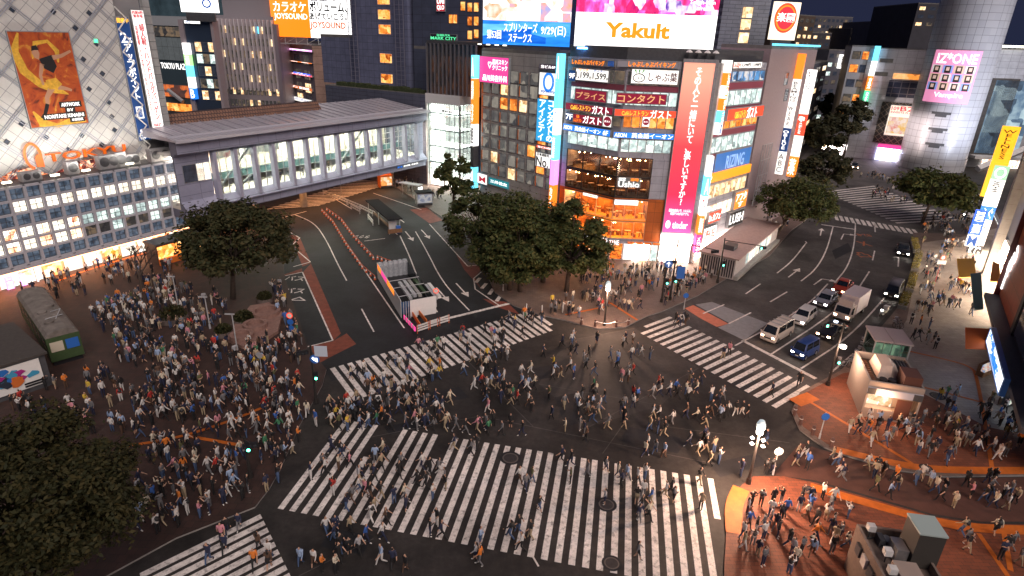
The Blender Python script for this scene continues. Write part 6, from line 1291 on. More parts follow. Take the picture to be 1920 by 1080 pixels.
car('black sedan alone near the far zebra crossing', (1692, 482), (1690, 460), 4.7, 1.8, 1.48, 'sedan', darkc)
car('white van half hidden behind the far junction tree', (1812, 384), (1846, 372), 4.7, 1.8, 1.95, 'van', whitec, 'van', 'parked_van', group='cars at the far junction'); car('white taxi below the white van at the far junction', (1812, 409), (1846, 400), 4.6, 1.7, 1.5, 'sedan', whitec, 'taxi', 'parked_taxi', group='cars at the far junction')
car('small pale car far up the sloping street', (1566, 302), (1574, 285), 4.3, 1.7, 1.5, 'estate', whitec, group='cars up the sloping street'); car('small dark taxi with amber lamps far up the sloping street', (1603, 318), (1592, 300), 4.5, 1.7, 1.5, 'sedan', darkc, 'taxi', 'parked_taxi', lampo, group='cars up the sloping street')
f_, b_ = G(1574, 604), G(1614, 574); d = (f_-b_).normalized(); c = f_-d*3.1; tk = thing('box_truck', 'white box truck with pale pink roof waiting in the middle lane', 'truck', (c.x, c.y, .01), math.atan2(d.y, d.x), 'vehicles waiting on the car road')
tp = paintm('truck_paint', (.7, .6, .56)); me = MB(); me.bx(-3.1, 1.25, -1.02, 1.02, .75, 3.0); me.obj('cargo_box', [mat('truck_box_paint', (.72, .64, .66), .45, var=.05)], tk)
cbm = MB(); wedge(cbm, [(0, 0)], 0, 0) if False else None
k = [(1.3, .45), (3.1, .45), (3.1, 1.15), (2.75, 2.05), (1.3, 2.1)]
mb = MB(); n = len(k); mb.v = [(x, -.95, z) for x, z in k]+[(x, .95, z) for x, z in k]; mb.face(range(n)); mb.face([2*n-1-i for i in range(n)])
for i in range(n): j = (i+1) % n; mb.face((j, i, n+i, n+j))
mb.obj('cab', [tp], tk); g_ = MB(); g_.quad((3.09, -.82, 1.22), (3.09, .82, 1.22), (2.8, .8, 1.98), (2.8, -.8, 1.98)); g_.obj('windscreen', [M['glass']], tk)
for sd in (-1, 1):
    g_ = MB(); P = [(1.9, sd*.957, 1.2), (2.95, sd*.957, 1.2), (2.68, sd*.957, 1.95), (1.9, sd*.957, 1.95)]; g_.quad(*P); g_.obj('side_window', [M['glass']], tk); MB().bx(3.1, 3.12, sd*.7-.17, sd*.7+.17, .72, .92).obj('headlight', [lampo], tk); MB().bx(2.85, 2.95, sd*1.1-.1, sd*1.1+.1, 1.3, 1.75).obj('mirror', [M['black']], tk)
    for x in (-2.0, 2.3): wh = MB().cyl((x, sd*.85-.12, .38), (x, sd*.85+.12, .38), .38, n=16).obj('wheel', [M['rubber']], tk); MB().cyl((x, sd*.98, .38), (x, sd*.985, .38), .22, n=12).obj('rim', [M['steel']], wh)
MB().bx(-3.1, 3.0, -.8, .8, .4, .74).obj('chassis', [M['black']], tk); MB().bx(3.1, 3.13, -.25, .25, .5, .65).obj('number_plate', [plate], tk); MB().bx(2.0, 2.5, -.8, .8, 2.1, 2.75).obj('wind_deflector', [tp], tk)
p = G(1655, 592); scs = thing('delivery_scooter', 'white scooter with a delivery box parked at the kerb in front of the black van', 'scooter', (p.x, p.y, .01), rad(215))
MB().bx(-.75, -.2, -.28, .28, .75, 1.25).obj('delivery_box', [M['white']], scs); MB().bx(-.7, .1, -.16, .16, .4, .74).bx(.1, .5, -.2, .2, .25, .4).bx(.45, .6, -.22, .22, .35, 1.0).obj('body', [whitec], scs); MB().bx(-.15, .1, -.15, .15, .74, .82).obj('seat', [M['black']], scs); MB().cyl((.55, -.35, 1.05), (.55, .35, 1.05), .025).obj('handlebar', [M['black']], scs); MB().bx(.6, .63, -.1, .1, .8, .95).obj('headlight', [lampw], scs)
for x in (-.5, .65): MB().cyl((x, -.06, .25), (x, .06, .25), .25, n=14).obj('wheel', [M['rubber']], scs)

# ================================================================ street furniture
hz = .13
def P3(px, z=hz): q = G(*px, z); return Vector((q.x, q.y, z))
# traffic cones with bars in two rows
coneo = mat('cone_orange', (.55, .1, .025), .5, emit=(1, .2, .05), es=.03); conew = mat('cone_white', (.75, .7, .68), .5)
def cone_proto():
    o = link('traffic_cone', None); b_ = MB().lathe([(.17, .05), (.12, .3)], 10, 0).lathe([(.12, .3), (.075, .5)], 10, 1).lathe([(.075, .5), (.035, .72), (0, .72)], 10, 0); b_.obj('cone', [coneo, conew], o); MB().bx(-.2, .2, -.2, .2, 0, .05).obj('base', [M['black']], o); return o
cp = cone_proto(); first = [True]
def cones(pts, n, where, grp, bars=True):
    Q = [Vector(q.to_tuple()) for q in [G(*p) for p in pts]]; L = [0]
    for a, b in zip(Q[:-1], Q[1:]): L.append(L[-1]+(b-a).length)
    prev = None
    for i in range(n):
        t = L[-1]*i/(n-1); k = max(j for j in range(len(L)) if L[j] <= t+1e-6); k = min(k, len(Q)-2); q = Q[k].lerp(Q[k+1], (t-L[k])/(L[k+1]-L[k]))
        o = cp if first[0] else dup(cp, q); first[0] = False; o.location = q
        tag(o, f'orange cone {i+1} of {n} from the bridge in the {where}', 'traffic cone', grp)
        if bars and prev is not None:
            v_ = q-prev; bo = MB().cyl((0, 0, .62), (v_.x, v_.y, .62), .04, n=6).obj('cone_bar', [coneo], None, loc=prev); tag(bo, f'orange bar joining cones {i} and {i+1} in the {where}', 'cone bar', 'bars between the traffic cones')
        prev = q
cones([(604, 398), (625, 420), (650, 462), (680, 505), (703, 525)], 24, 'left row by the bus lane', 'traffic cones of the left row')
cones([(613, 396), (640, 415), (662, 445), (700, 487)], 19, 'right row by the bus lane', 'traffic cones of the right row')
cones([(708, 487), (748, 502)], 6, 'short run behind the pit', 'traffic cones behind the hoarding')
# construction hoarding
q0, q1, q2, q3 = G(756, 600), G(818, 588), G(775, 508), G(709, 522)
ex = (q1-q0); ey = (q3-q0); hb_ = thing('construction_hoarding', 'white walled construction pit with stacked steel beams in the middle of the bus road', 'construction site', (q0.x, q0.y, 0), math.atan2(ex.y, ex.x)); w_ = ex.length; l_ = ey.dot(Vector((-ex.y, ex.x, 0)).normalized()); sk_ = ey.dot(ex.normalized())
HH = 2.3
def hw_(a, b, nm, mt, z1=HH, t=.06):
    d = Vector(b)-Vector(a); n = Vector((-d.y, d.x)).normalized()*t; mb = MB(); k = [(a[0], a[1]), (b[0], b[1]), (b[0]+n.x, b[1]+n.y), (a[0]+n.x, a[1]+n.y)]; mb.prism(k, .05, z1); return mb.obj(nm, [mt], hb_)
hoard = mat('hoarding_white', (.72, .72, .72), .5, var=.05)
hw_((.9, 0), (w_, 0), 'front_wall', hoard); hw_((0, .5), (sk_, l_), 'side_wall', hoard); hw_((w_, .3), (w_+sk_, l_), 'mesh_side', clear_glass('grey_mesh', (.55, .57, .6), .12), 1.9)
bn_ = MB(); a = Vector((0, .5)); b = Vector((sk_, l_)); dd = b-a
for t0, t1, mt, nm in ((.25, .55, orl, 'warning_banner'), (.56, .8, pink, 'warning_banner'), (.81, .97, orl, 'warning_banner')):
    p, q = a+dd*t0, a+dd*t1; nn = Vector((-dd.y, dd.x)).normalized()*-.03; mb = MB(); mb.quad((p.x+nn.x*-2.2, p.y+nn.y*-2.2, 1.5), (q.x+nn.x*-2.2, q.y+nn.y*-2.2, 1.5), (q.x+nn.x*-2.2, q.y+nn.y*-2.2, 2.25), (p.x+nn.x*-2.2, p.y+nn.y*-2.2, 2.25)); mb.obj(nm, [mt], hb_)
for i in range(6): x = sk_+(w_)*(i+.5)/6; MB().lathe([(.42, .1), (.42, 1.9), (.3, 2.25), (0, 2.35)], 12, 0, (x, l_-.1, 0)).obj('wrapped_roll', [mat('wrapped_plastic', (.35, .37, .4), .25, var=.25, vs=4)], hb_)
for i, (x, y, ln, mt) in enumerate(((1.6, 3.2, 5.5, M['palepole']), (2.2, 3.4, 5.2, M['palepole']), (2.9, 3.6, 5.4, M['conc']), (3.6, 4.2, 4.6, M['green']), (4.5, 2.2, 4.6, M['palepole']), (4.9, 2.1, 4.6, M['white']))): MB().bx(x, x+.42, y, y+ln, 1.0+.15*(i % 2), 1.3+.15*(i % 2), 0, Matrix.Shear('XY', 4, (sk_/l_*.9, 0)) if False else Matrix.Rotation(-math.atan2(sk_, l_)*.9, 4, 'Z')).obj('steel_beam', [mt], hb_)
for z, y in ((1.9, 2.5), (1.9, 5.2), (1.9, 7.6)): MB().cyl((sk_*y/l_, y, z), (w_+sk_*y/l_, y, z), .05, n=6).obj('cross_rail', [M['palepole']], hb_)
MB().prism([(.2, .9), (w_-.2, .9), (w_*.75, 2.4), (.5, 2.6)], .3, 1.1).obj('blue_tarpaulin', [mat('blue_tarp', (.02, .08, .2), .5, var=.3, vs=3)], hb_); MB().prism([(.2, .2), (w_-.1, .1), (w_+sk_-.2, l_-.2), (sk_+.2, l_-.2)], .06, .12).obj('dark_floor', [M['black']], hb_)
for i in range(3): MB().cyl((.1+i*.3, -.02, .05), (.1+i*.3, -.02, HH), .05, n=6).obj('gate_post', [M['palepole']], hb_)
# striped barriers in front of the pit
for i, (a, b_, mt, nm) in enumerate([((758, 603), (780, 628), pink, 'pink and orange glowing striped barrier left of the pit front'), ((774, 597), (790, 622), M['orange'], 'amber barrier board second from the left before the pit'), ((786, 594), (802, 614), M['orange'], 'amber barrier board third from the left before the pit')]):
    p, q = P3(a, 0), P3(b_, 0); v_ = q-p; o = thing('barrier', nm, 'barrier', p, math.atan2(v_.y, v_.x), 'barriers before the pit'); L_ = v_.length
    for s in range(int(L_/.4)): MB().bx(s*.4, s*.4+.38, -.05, .05, .35, .85).obj('stripe', [[mt, conew][s % 2] if i == 0 else mt], o)
    for x in (.2, L_-.3): MB().bx(x, x+.08, -.25, .25, 0, .35).obj('foot', [M['black']], o)
for i, (a, b_) in enumerate((((782, 626), (805, 618)), ((806, 617), (822, 612)), ((824, 611), (843, 605)))):
    p, q = P3(a, 0), P3(b_, 0); v_ = q-p; o = thing('barrier', ['grey slatted barrier panel at the zebra crossing, left one', 'grey slatted barrier panel at the zebra crossing, middle one', 'grey slatted barrier panel at the zebra crossing, right one'][i], 'barrier', p, math.atan2(v_.y, v_.x), 'barriers before the pit')
    for z in (.25, .55, .85): MB().bx(0, v_.length, -.03, .03, z, z+.18).obj('slat', [M['dirty_white']], o)
    for x in (.05, v_.length-.1): MB().cyl((x, 0, 0), (x, 0, 1.1), .05, n=6).obj('post', [coneo], o)
# bus shelter on the island, rails and boards leading to it
a, b_ = G(700, 402), G(742, 440); v_ = b_-a; az = math.atan2(v_.y, v_.x); bsx = thing('bus_shelter', 'dark roofed bus shelter on white posts on the island of the bus road', 'bus shelter', (a.x, a.y, 0), az); L_ = v_.length
MB().bx(-.3, L_+.2, -1.2, 1.2, 2.55, 2.72).obj('roof', [mat('dark_roof', (.02, .02, .022), .95, spec=.1)], bsx)
for x in (.3, L_*.5, L_-.5):
    for y in (-.9, .9): MB().cyl((x, y, 0), (x, y, 2.55), .07, n=8).obj('post', [M['dirty_white']], bsx)
MB().bx(.5, L_*.8, -.25, .25, .42, .5).obj('bench', [M['wood']], bsx); MB().bx(L_-1.5, L_-1.3, -.6, .6, .6, 2.1).obj('notice_board', [M['white']], bsx); MB().bx(L_-.4, L_-.2, -1.2, 1.2, .2, .9).obj('end_rail', [M['wood']], bsx); MB().bx(L_-.9, L_-.3, .3, 1.0, .1, 1.3).obj('blue_box', [M['blue']], bsx)
for i, (a, b_) in enumerate((((606, 366), (628, 374)), ((628, 374), (652, 384)), ((652, 384), (676, 394)), ((676, 394), (700, 406)), ((658, 392), (676, 402)), ((690, 412), (700, 424)))):
    p, q = P3(a, 0), P3(b_, 0); v_ = q-p; o = thing('guard_rail', ['first', 'second', 'third', 'fourth', 'fifth lower', 'sixth lower'][i]+' white guard rail length from the bridge end of the shelter island', 'guard rail', p, math.atan2(v_.y, v_.x), 'guard rails on the shelter island')
    for z in (.4, .85): MB().bx(0, v_.length-.1, -.04, .04, z, z+.22).obj('rail', [M['white'] if i % 2 else M['palepole']], o)
    for x in (.1, v_.length-.3): MB().cyl((x, 0, 0), (x, 0, 1.1), .06, n=6).obj('post', [M['palepole']], o)
# kiosks and shelter by the arcade entrance
def boxkiosk(label, px, w, d, h, az, wall, roofm, nm='kiosk', cat='kiosk', front=None, text=None):
    p = P3(px); o = thing(nm, label, cat, p, rad(90-az)); MB().bx(-w/2, w/2, 0, d, 0, h).obj('wall', [wall], o); MB().bx(-w/2-.12, w/2+.12, -.15, d+.12, h, h+.14).obj('roof', [roofm], o)
    if front: MB().bx(-w/2+.12, w/2-.12, -.06, -.003, .5, h-.3).obj('front_panel', [front], o)
    MB().bx(-w/2+.05, w/2-.05, -.03, -.001, 0, .4).obj('plinth', [M['dgrey']], o); return o
boxkiosk('orange framed poster kiosk under the right end of the bridge', (725, 352), 2.6, 2.0, 2.6, 60, M['orange'], M['orange'], front=lit('orange_posters', [(.5, .1, .03), (.9, .4, .1), (.8, .8, .7)], .8, 1.2))
o = boxkiosk('dark roofed grey kiosk by the arcade entrance kerb', (797, 385), 3.0, 2.2, 2.4, 70, M['grey'], mat('dark_roof', (.02, .02, .022), .95, spec=.1), front=lit('grey_posters', [(.1, .12, .2), (.4, .42, .5), (.7, .6, .4)], .5, 1.5))
o = thing('glass_shelter', 'glass waiting shelter with a white lit advert panel by the arcade entrance', 'bus shelter', P3((770, 368)), rad(-25)); MB().bx(-2.5, 2.5, -.8, .8, 2.5, 2.65).obj('roof', [M['palepole']], o); MB().bx(2.3, 2.45, -.7, .7, .3, 2.2).obj('advert_panel', [wglow], o); MB().bx(-2.4, 2.2, .7, .74, .2, 2.4).obj('back_glass', [clear_glass('skywalk_glass')], o)
for x in (-2.4, 0, 2.35): MB().cyl((x, .65, 0), (x, .65, 2.5), .05, n=6).obj('post', [M['steel']], o)
# lamps and poles
def pole(label, base, h, r=.09, m=None, nm='street_lamp', cat='street lamp', z=hz, arm=None, head=None, group=None):
    p = P3(base, z); o = thing(nm, label, cat, p, 0, group); MB().cyl((0, 0, 0), (0, 0, h), r, r*.7, 10).cyl((0, 0, 0), (0, 0, .5), r*1.7, r*1.5, 10).obj('post', [m or M['pole']], o)
    if arm: MB().tube([(0, 0, arm[2]), (arm[0], arm[1], arm[2]+arm[3])], r*.55).obj('arm', [m or M['pole']], o)
    return o
def hof(base, top, z=hz):
    p = P3(base, z); q = ray(*top); n = Vector((CPOS.x-p.x, CPOS.y-p.y, 0)).normalized(); t = (p-CPOS).dot(n)/q.dot(n); return (CPOS+q*t).z-z
def point(parent, loc_, e, col=(1, .9, .8), r=.8):
    l = bpy.data.lights.new('lamp_light', 'POINT'); l.energy = e; l.color = col; l.shadow_soft_size = r; o = bpy.data.objects.new('lamp_light', l); COL.objects.link(o); o.parent = parent; o.location = loc_; return o
for base, top, lb, e in (((1403, 906), (1425, 805), 'ornate dark street lamp with big lit globe at the near zebra corner', 3800), ((1133, 610), (1147, 540), 'dark street lamp with a bright head at the tip of the corner pavement', 1300)):
    h = hof(base, top); o = pole(lb, base, h-.2, .12); MB().lathe([(.05, 0), (.2, .15), (.33, .5), (.31, .8), (.2, 1.05), (0, 1.15)], 14, 0, (0, 0, h-.3)).obj('globe', [mat('pale_globe_glass', (.5, .6, .65), .2, emit=(.6, .75, .8), es=.25)], o); MB().lathe([(0, 0), (.22, .05), (.26, .25), (.1, .42), (0, .45)], 12, 0, (0, 0, h-.42)).obj('bulb', [glow('lamp_bulb', (1, .93, .82), 9)], o)
    if base[0] > 1200:
        for i in range(4): a_ = i*math.pi/2+.4; MB().lathe([(0, -.16), (.16, 0), (0, .16)], 10, 0, (.55*math.cos(a_), .55*math.sin(a_), h-1.1)).obj('side_globe', [glow('side_globe', (1, .95, .9), 2.5)], o)
    point(o, (0, -.5, h-.7), e, (1, .62, .42))
def signal(parent, at_, mt, az=0, n=3, ped=False):
    o = MB().bx(-.17*n if not ped else -.2, .17*n if not ped else .2, -.12, .12, -.18 if not ped else -.42, .18 if not ped else .42).obj('signal_head', [M['black']], parent, loc=at_, rz=az)
    for i in range(2 if ped else n):
        c_ = ((i-(n-1)/2)*.33, -.13, 0) if not ped else (0, -.13, .2-.4*i)
        MB().cyl((c_[0], -.12, c_[2]), (c_[0], -.16, c_[2]), .12, n=10).obj('signal_lens', [mt if i == (1 if ped else 0) else M['glass']], o)
    return o
green_l = glow('green_signal', (.1, 1, .55), 7)
def disc(parent, at_, r, mt, tx=None, tm=None, az=0, edge=None):
    o = MB().cyl((0, .02, 0), (0, -.02, 0), r, n=20).obj('sign_plate', [mt], parent, loc=at_, rz=az)
    if edge: MB().cyl((0, -.021, 0), (0, -.03, 0), r*.72, n=20).obj('sign_centre', [edge], o)
    if tx: letter(o, tx, tm, -r*.6, -r*.6, r*.6, r*.6, -.05)
    return o
for base, top, arm, lb in (((1256, 562), (1276, 450), (4.6, -1.2, -.3, -.5), 'dark signal pole with a long arm before the red banner corner'), ((1345, 530), (1357, 446), (5.2, -1.0, -3.2, -.4), 'dark signal pole with a thin arm in front of the low white building'), ((1552, 722), (1585, 605), (-1.2, .4, -1, 0), 'thick dark signal pole at the corner beside the blue kei van'), ((593, 755), (576, 648), (-.6, -.5, -1.5, 0), 'dark signal pole with a blue arrow disc at the plaza corner'), ((1240, 566), (1252, 485), (.9, .2, -1, 0), 'shorter dark pole with a blue disc beside the long armed signal pole'), ((470, 895), (455, 820), (.5, -.3, -.8, 0), 'dark pedestrian signal pole among the crowd by the lower left zebra')):
    h = hof(base, top); o = pole(lb, base, h, .13, nm='traffic_signal', cat='traffic signal'); L_ = arm[2]
    MB().tube([(0, 0, h-.3), (arm[0], arm[1], h-.3+arm[3])], .06).obj('arm', [M['pole']], o); signal(o, (arm[0]*.95, arm[1]*.95, h-.5+arm[3]), green_l if base[0] > 1300 else M['glass'], rad(20)); signal(o, (.3, -.2, 2.9), green_l, rad(10), ped=True)
    if base[0] == 593: disc(o, (.35, -.25, h-1.2), .42, M['blue'], '↰', wtxt); MB().bx(.4, 1.5, -.3, -.25, h-.9, h+.1).obj('direction_board', [mat('pale_blue_board', (.55, .62, .72), .5)], o)
    if base[0] == 1240: disc(o, (.2, -.3, h-.6), .5, M['blue'], '↑', wtxt)
    if base[0] == 1256: MB().bx(.3, 1.3, -.35, -.3, h*.38, h*.58).obj('direction_board', [M['blue']], o)
    if base[0] == 1552: MB().lathe([(0, 0), (.3, .1), (.3, .3), (0, .4)], 10, 0, (.3, -.3, h*.62)).obj('lamp_head', [glow('lamp_bulb', (1, .93, .82), 9)], o); point(o, (.5, -.9, h*.6), 800, (1, .62, .42))
for base, top, lb in (((335, 578), (322, 518), 'slim white plaza lamp post left of the others among the crowd'), ((394, 616), (384, 556), 'white plaza lamp post with a crossbar in the middle of the crowd'), ((445, 656), (436, 588), 'white plaza lamp post nearest the pale stone terrace'), ((640, 362), (632, 345), 'thin pale lamp post beside the guard rails')):
    h = hof(base, top); o = pole(lb, base, h, .07, M['palepole'], group='white plaza lamp posts'); MB().bx(-.7, .25, -.08, .08, h-.1, h).obj('lamp_head', [M['palepole']], o)
for base, top, lb, mts in (((548, 632), (547, 585), 'pole with three round traffic signs at the plaza kerb', (redl, M['blue'], M['blue'])), ((818, 575), (812, 540), 'pole with one red and white round sign beside the pit', (redl,)), ((1282, 580), (1281, 548), 'pole with a blue and red round no parking sign by the waiting crowd', (M['blue'],)), ((1748, 545), (1752, 475), 'red bus stop pole with a round red and white sign on the shopping street', (redl,)), ((490, 690), (484, 660), 'low round sign on a pole beside the crowd at the plaza edge', (M['grey'],)), ((1536, 822), (1543, 772), 'pale slim pole with a blue plate on the right corner pavement', (M['blue'],)), ((1449, 890), (1460, 838), 'white bent pole sign beside the policemen at the near corner', (M['white'],)), ((943, 545), (945, 505), 'thin pole with a white board in front of the tree clump', (M['white'],))):
    h = hof(base, top); o = pole(lb, base, h, .05, M['palepole'] if 'red bus' not in lb else M['red'], nm='road_sign', cat='road sign')
    for i, mt in enumerate(mts): disc(o, (0, -.08, h-.35-i*.75), .34, mt, edge=M['white'] if mt is redl else None)
    if 'red bus' in lb: MB().bx(-.6, .6, -.1, -.05, h-1.3, h-.75).obj('timetable', [M['white']], o)
# bollards
bolm = mat('dark_red_stone', (.12, .06, .05), .6)
def bollard(px, lb, h=.85, r=.14, m=None, grp='bollards'):
    o = thing('bollard', lb, 'bollard', P3(px), 0, grp); MB().cyl((0, 0, 0), (0, 0, h), r, r*.92, 12).lathe([(r*.92, h), (r*.6, h+.06), (0, h+.08)], 12).obj('post', [m or bolm], o); MB().cyl((0, 0, h*.7), (0, 0, h*.78), r*1.02, n=12).obj('band', [M['dirty_white']], o)
for px, lb in (((1489, 778), 'dark square bollard nearest the orange corner paving'), ((1500, 796), 'second dark bollard round the right corner'), ((1523, 815), 'third dark bollard round the right corner'), ((1558, 838), 'fourth dark bollard round the right corner beside the orange strip'), ((1090, 608), 'first bollard at the left of the pavement tip'), ((1116, 612), 'second bollard with a chain left of the lit lamp'), ((1155, 613), 'third bollard with a chain right of the lit lamp'), ((1178, 609), 'fourth bollard at the right of the pavement tip'), ((987, 582), 'thin white bollard at the end of the upper zebra, left one'), ((1016, 585), 'thin white bollard at the end of the upper zebra, right one')): bollard(px, lb, m=M['white'] if 'thin white' in lb else None, r=.07 if 'thin' in lb else .15, grp='bollards at the kerbs')
for a, b_, lb in (((1116, 612), (1155, 613), 'chain between the two bollards at the foot of the lit lamp'), ((1155, 613), (1178, 609), 'short chain right of the lit lamp between bollards')):
    p, q = P3(a), P3(b_); v_ = q-p; mb = MB(); mb.tube([(v_.x*t, v_.y*t, .7-.3*math.sin(math.pi*t)) for t in [i/8 for i in range(9)]], .03, 5); o = mb.obj('chain', [M['steel']], None, loc=p); tag(o, lb, 'chain')
# low white building by the car road
a, b_ = G(1375, 527), G(1455, 455); v_ = b_-a; c2 = G(1337, 490)
wl = thing('low_white_building', 'long low white building with louvred end and lit panes by the car road', 'building', (a.x, a.y, .13), math.atan2(v_.y, v_.x)); L_ = v_.length; D_ = 5.2
MB().bx(0, L_, .1, D_, 0, 3.0).obj('wall', [mat('pinkish_white_wall', (.55, .5, .5), .6, var=.08)], wl); MB().bx(-.2, L_+.3, -.3, D_+.3, 3.0, 3.2).obj('roof', [mat('pink_grey_roof', (.42, .31, .29), .6, var=.15)], wl)
for i in range(12): link('window', pane_mesh('window', .95, 1.7, pale if i % 3 else cool, fm=M['white']), wl, (L_*.22+i*(L_*.6/12), .08, .9))
for i in range(14): MB().bx(-.06, .1, .3+i*.34, .46+i*.34, .2, 2.8).obj('louvre', [M['black']], wl)
MB().bx(3, 5, 1.5, 3, 3.2, 3.9).obj('roof_unit', [M['dgrey']], wl); MB().bx(0, L_, -.5, .09, 0, .55).obj('plinth', [M['conc']], wl)
o = MB().prism([(0, 0), (1.6, .2), (1.6, .3), (0, .1)], 0, 2.6).obj('green_screen', [mat('green_screen', (.06, .25, .12), .6)], None, loc=P3((1330, 512)), rz=rad(50)); tag(o, 'small green screen panel by the end of the low white building', 'screen panel')
# subway entrance and kiosks at the right
a, b_ = G(1632, 672), G(1688, 660); p = P3((1630, 682)); q = P3((1690, 665)); se = thing('subway_entrance', 'glass walled subway entrance with a pale folded roof near the bicycles', 'subway entrance', p, rad(-14)); rz0 = se.rotation_euler.z
wS, dS = 5.0, 4.6; se.scale = (.66, .72, 1)
MB().bx(.1, wS-.1, .1, .14, .5, 2.6).bx(.1, .14, .2, dS, .5, 2.6).bx(wS-.14, wS-.1, .2, dS, .5, 2.6).obj('glass_wall', [clear_glass('greenish_glass', (.6, .78, .72), .18)], se)
for i in range(5): MB().bx(i*wS/4-.04, i*wS/4+.04, .02, .1, .4, 2.7).obj('mullion', [M['steel']], se)
for x in (0, wS): 
    for y in (0, dS): MB().bx(x-.08, x+.08, y-.08, y+.08, 0, 2.7).obj('post', [M['dirty_white']], se)
roofp = mat('pale_pink_roof', (.62, .52, .5), .5, var=.04)
for i in range(2):
    mb = MB(); x0, x1 = i*wS/2-(.25 if i == 0 else -.05), (i+1)*wS/2+(.25 if i else -.05); mb.prism([(x0, -.3), (x1, -.3), (x1, dS+.3), (x0, dS+.3)], 2.72, 2.9); mb.obj('roof_panel', [roofp], se)
MB().bx(0, wS, .05, dS, 0, .45).obj('plinth', [M['conc']], se); MB().bx(.4, wS-.4, 1, 1.1, .5, 2.2).obj('stair_glow', [lit('stair_light', [(.1, .12, .1), (.5, .55, .42), (.9, .85, .6)], .5, .9)], se)
ks = thing('street_kiosk', 'white food kiosk with an open machine filled roof and lit counter at the red pavement', 'kiosk', P3((1612, 780)), rad(-16)); wK, dK, hK = 6.6, 7.4, 3.0; ks.scale = (.66, .82, 1)
cl_ = mat('kiosk_cream', (.34, .29, .26), .5, var=.05)
MB().bx(0, wK, 1.0, dK, 0, hK).bx(0, wK, 0, 1.0, 0, 1.0).bx(0, .25, 0, 1, 1, hK).bx(wK-.25, wK, 0, 1, 1, hK).obj('wall', [cl_], ks); MB().bx(.3, wK*.55, .9, .98, 1.05, 2.5).obj('lit_counter', [lit('kiosk_counter', [(.5, .25, .1), (1, .75, .5), (1, .95, .85)], 1.0, 1.5)], ks)
MB().bx(wK*.58, wK*.85, -.03, .0, .2, 2.3).obj('brown_panel', [mat('brown_panel', (.13, .055, .04), .5)], ks); MB().bx(0, wK, -.12, .02, 2.45, hK+.1).obj('fascia', [mat('pale_blue_fascia', (.42, .45, .55), .5)], ks); MB().bx(0, 1.0, -.14, -.121, 2.46, hK+.08).obj('fascia_end', [M['dgrey']], ks); MB().bx(wK-1.1, wK, -.14, -.121, 2.46, hK+.08).obj('fascia_end', [M['dgrey']], ks)
MB().bx(0, .25, 0, dK, hK, hK+.7).bx(wK-.25, wK, 0, dK, hK, hK+.7).bx(.25, wK-.25, dK-.25, dK, hK, hK+.7).bx(.25, wK-.25, 0, .25, hK, hK+.7).obj('roof_parapet', [cl_], ks); MB().bx(.25, wK-.25, .25, dK-.25, hK, hK+.06).obj('roof_deck', [mat('dark_roof_deck', (.05, .035, .03), .7)], ks)
for i in range(9): MB().bx(.5, 1.3, 1.6+i*.55, 1.9+i*.55, hK+.07, hK+.22).obj('duct_rung', [mat('rust_brown', (.16, .07, .04), .7)], ks)
mb = MB(); 
kk = len(mb.v); mb.v += [(1.7, 2.4, hK+.1), (3.4, 2.4, hK+.1), (4.9, 3.2, hK+.1), (5.0, 4.6, hK+.1), (3.6, 6.4, hK+.1), (1.7, 6.4, hK+.1), (2.0, 3.0, hK+1.2), (3.4, 3.0, hK+1.3), (4.2, 4.2, hK+1.0), (3.4, 5.9, hK+1.3), (2.0, 5.9, hK+1.2)]
for fc in ((6, 7, 9, 10), (7, 8, 9), (0, 1, 7, 6), (1, 2, 8, 7), (2, 3, 8), (3, 4, 9, 8), (4, 5, 10, 9), (5, 0, 6, 10)): mb.face(fc)
mb.obj('folded_canopy', [mat('beige_sheet', (.6, .47, .4), .6, var=.06)], ks); MB().bx(4.2, 6.3, .6, 3.0, hK+.06, hK+1.4).obj('brown_cabinet', [mat('brown_panel', (.13, .055, .04))], ks)
for i in range(4): MB().bx(4.6+i*.42, 4.85+i*.42, 4.9, 6.9, hK+.07, hK+.55).obj('pipe_rack', [M['dgrey']], ks)
fnk = MB(); fnk.cyl((1.9, 1.0, hK+.07), (1.9, 1.0, hK+.7), .5, n=14).cyl((3.0, 1.1, hK+.07), (3.0, 1.1, hK+.7), .5, n=14); fnk.obj('roof_fan', [M['black']], ks)
point(ks, (2.2, -.6, 2.3), 220, (1, .5, .25), .2)
_fk = G(1606, 985, 3.5); _fk = _fk-Vector((math.sin(rad(8))*5.5, math.cos(rad(8))*5.5, 0)); nk = thing('street_kiosk', 'cluttered kiosk roof with a tall dark cabinet and floodlights at the bottom right edge', 'kiosk', (_fk.x, _fk.y, .13), rad(-8)); nk.scale = (.72, 1, 1); MB().bx(0, 4.6, 0, 5.5, 0, 2.9).obj('wall', [mat('kiosk_dull_brown', (.2, .15, .125), .6, var=.2)], nk); MB().bx(0, .2, 0, 5.5, 2.9, 3.5).bx(4.4, 4.6, 0, 5.5, 2.9, 3.5).bx(.2, 4.4, 5.3, 5.5, 2.9, 3.5).obj('roof_parapet', [mat('kiosk_dull_brown', (.2, .15, .125), .6, var=.2)], nk)
MB().bx(2.9, 4.9, 3.0, 4.6, 2.95, 5.4).obj('tall_cabinet', [mat('dark_cabinet', (.05, .045, .04), .5)], nk); MB().bx(2.85, 4.95, 2.95, 4.65, 5.4, 5.5).obj('cabinet_top', [mat('pale_green_top', (.4, .48, .46), .5)], nk); MB().bx(1.2, 3.0, .4, 2.6, 2.95, 3.7).obj('pale_canopy', [mat('kiosk_pale_sheet', (.36, .28, .24), .6)], nk); MB().bx(1.9, 2.8, 3.2, 4.3, 2.95, 3.9).obj('metal_box', [M['steel']], nk)
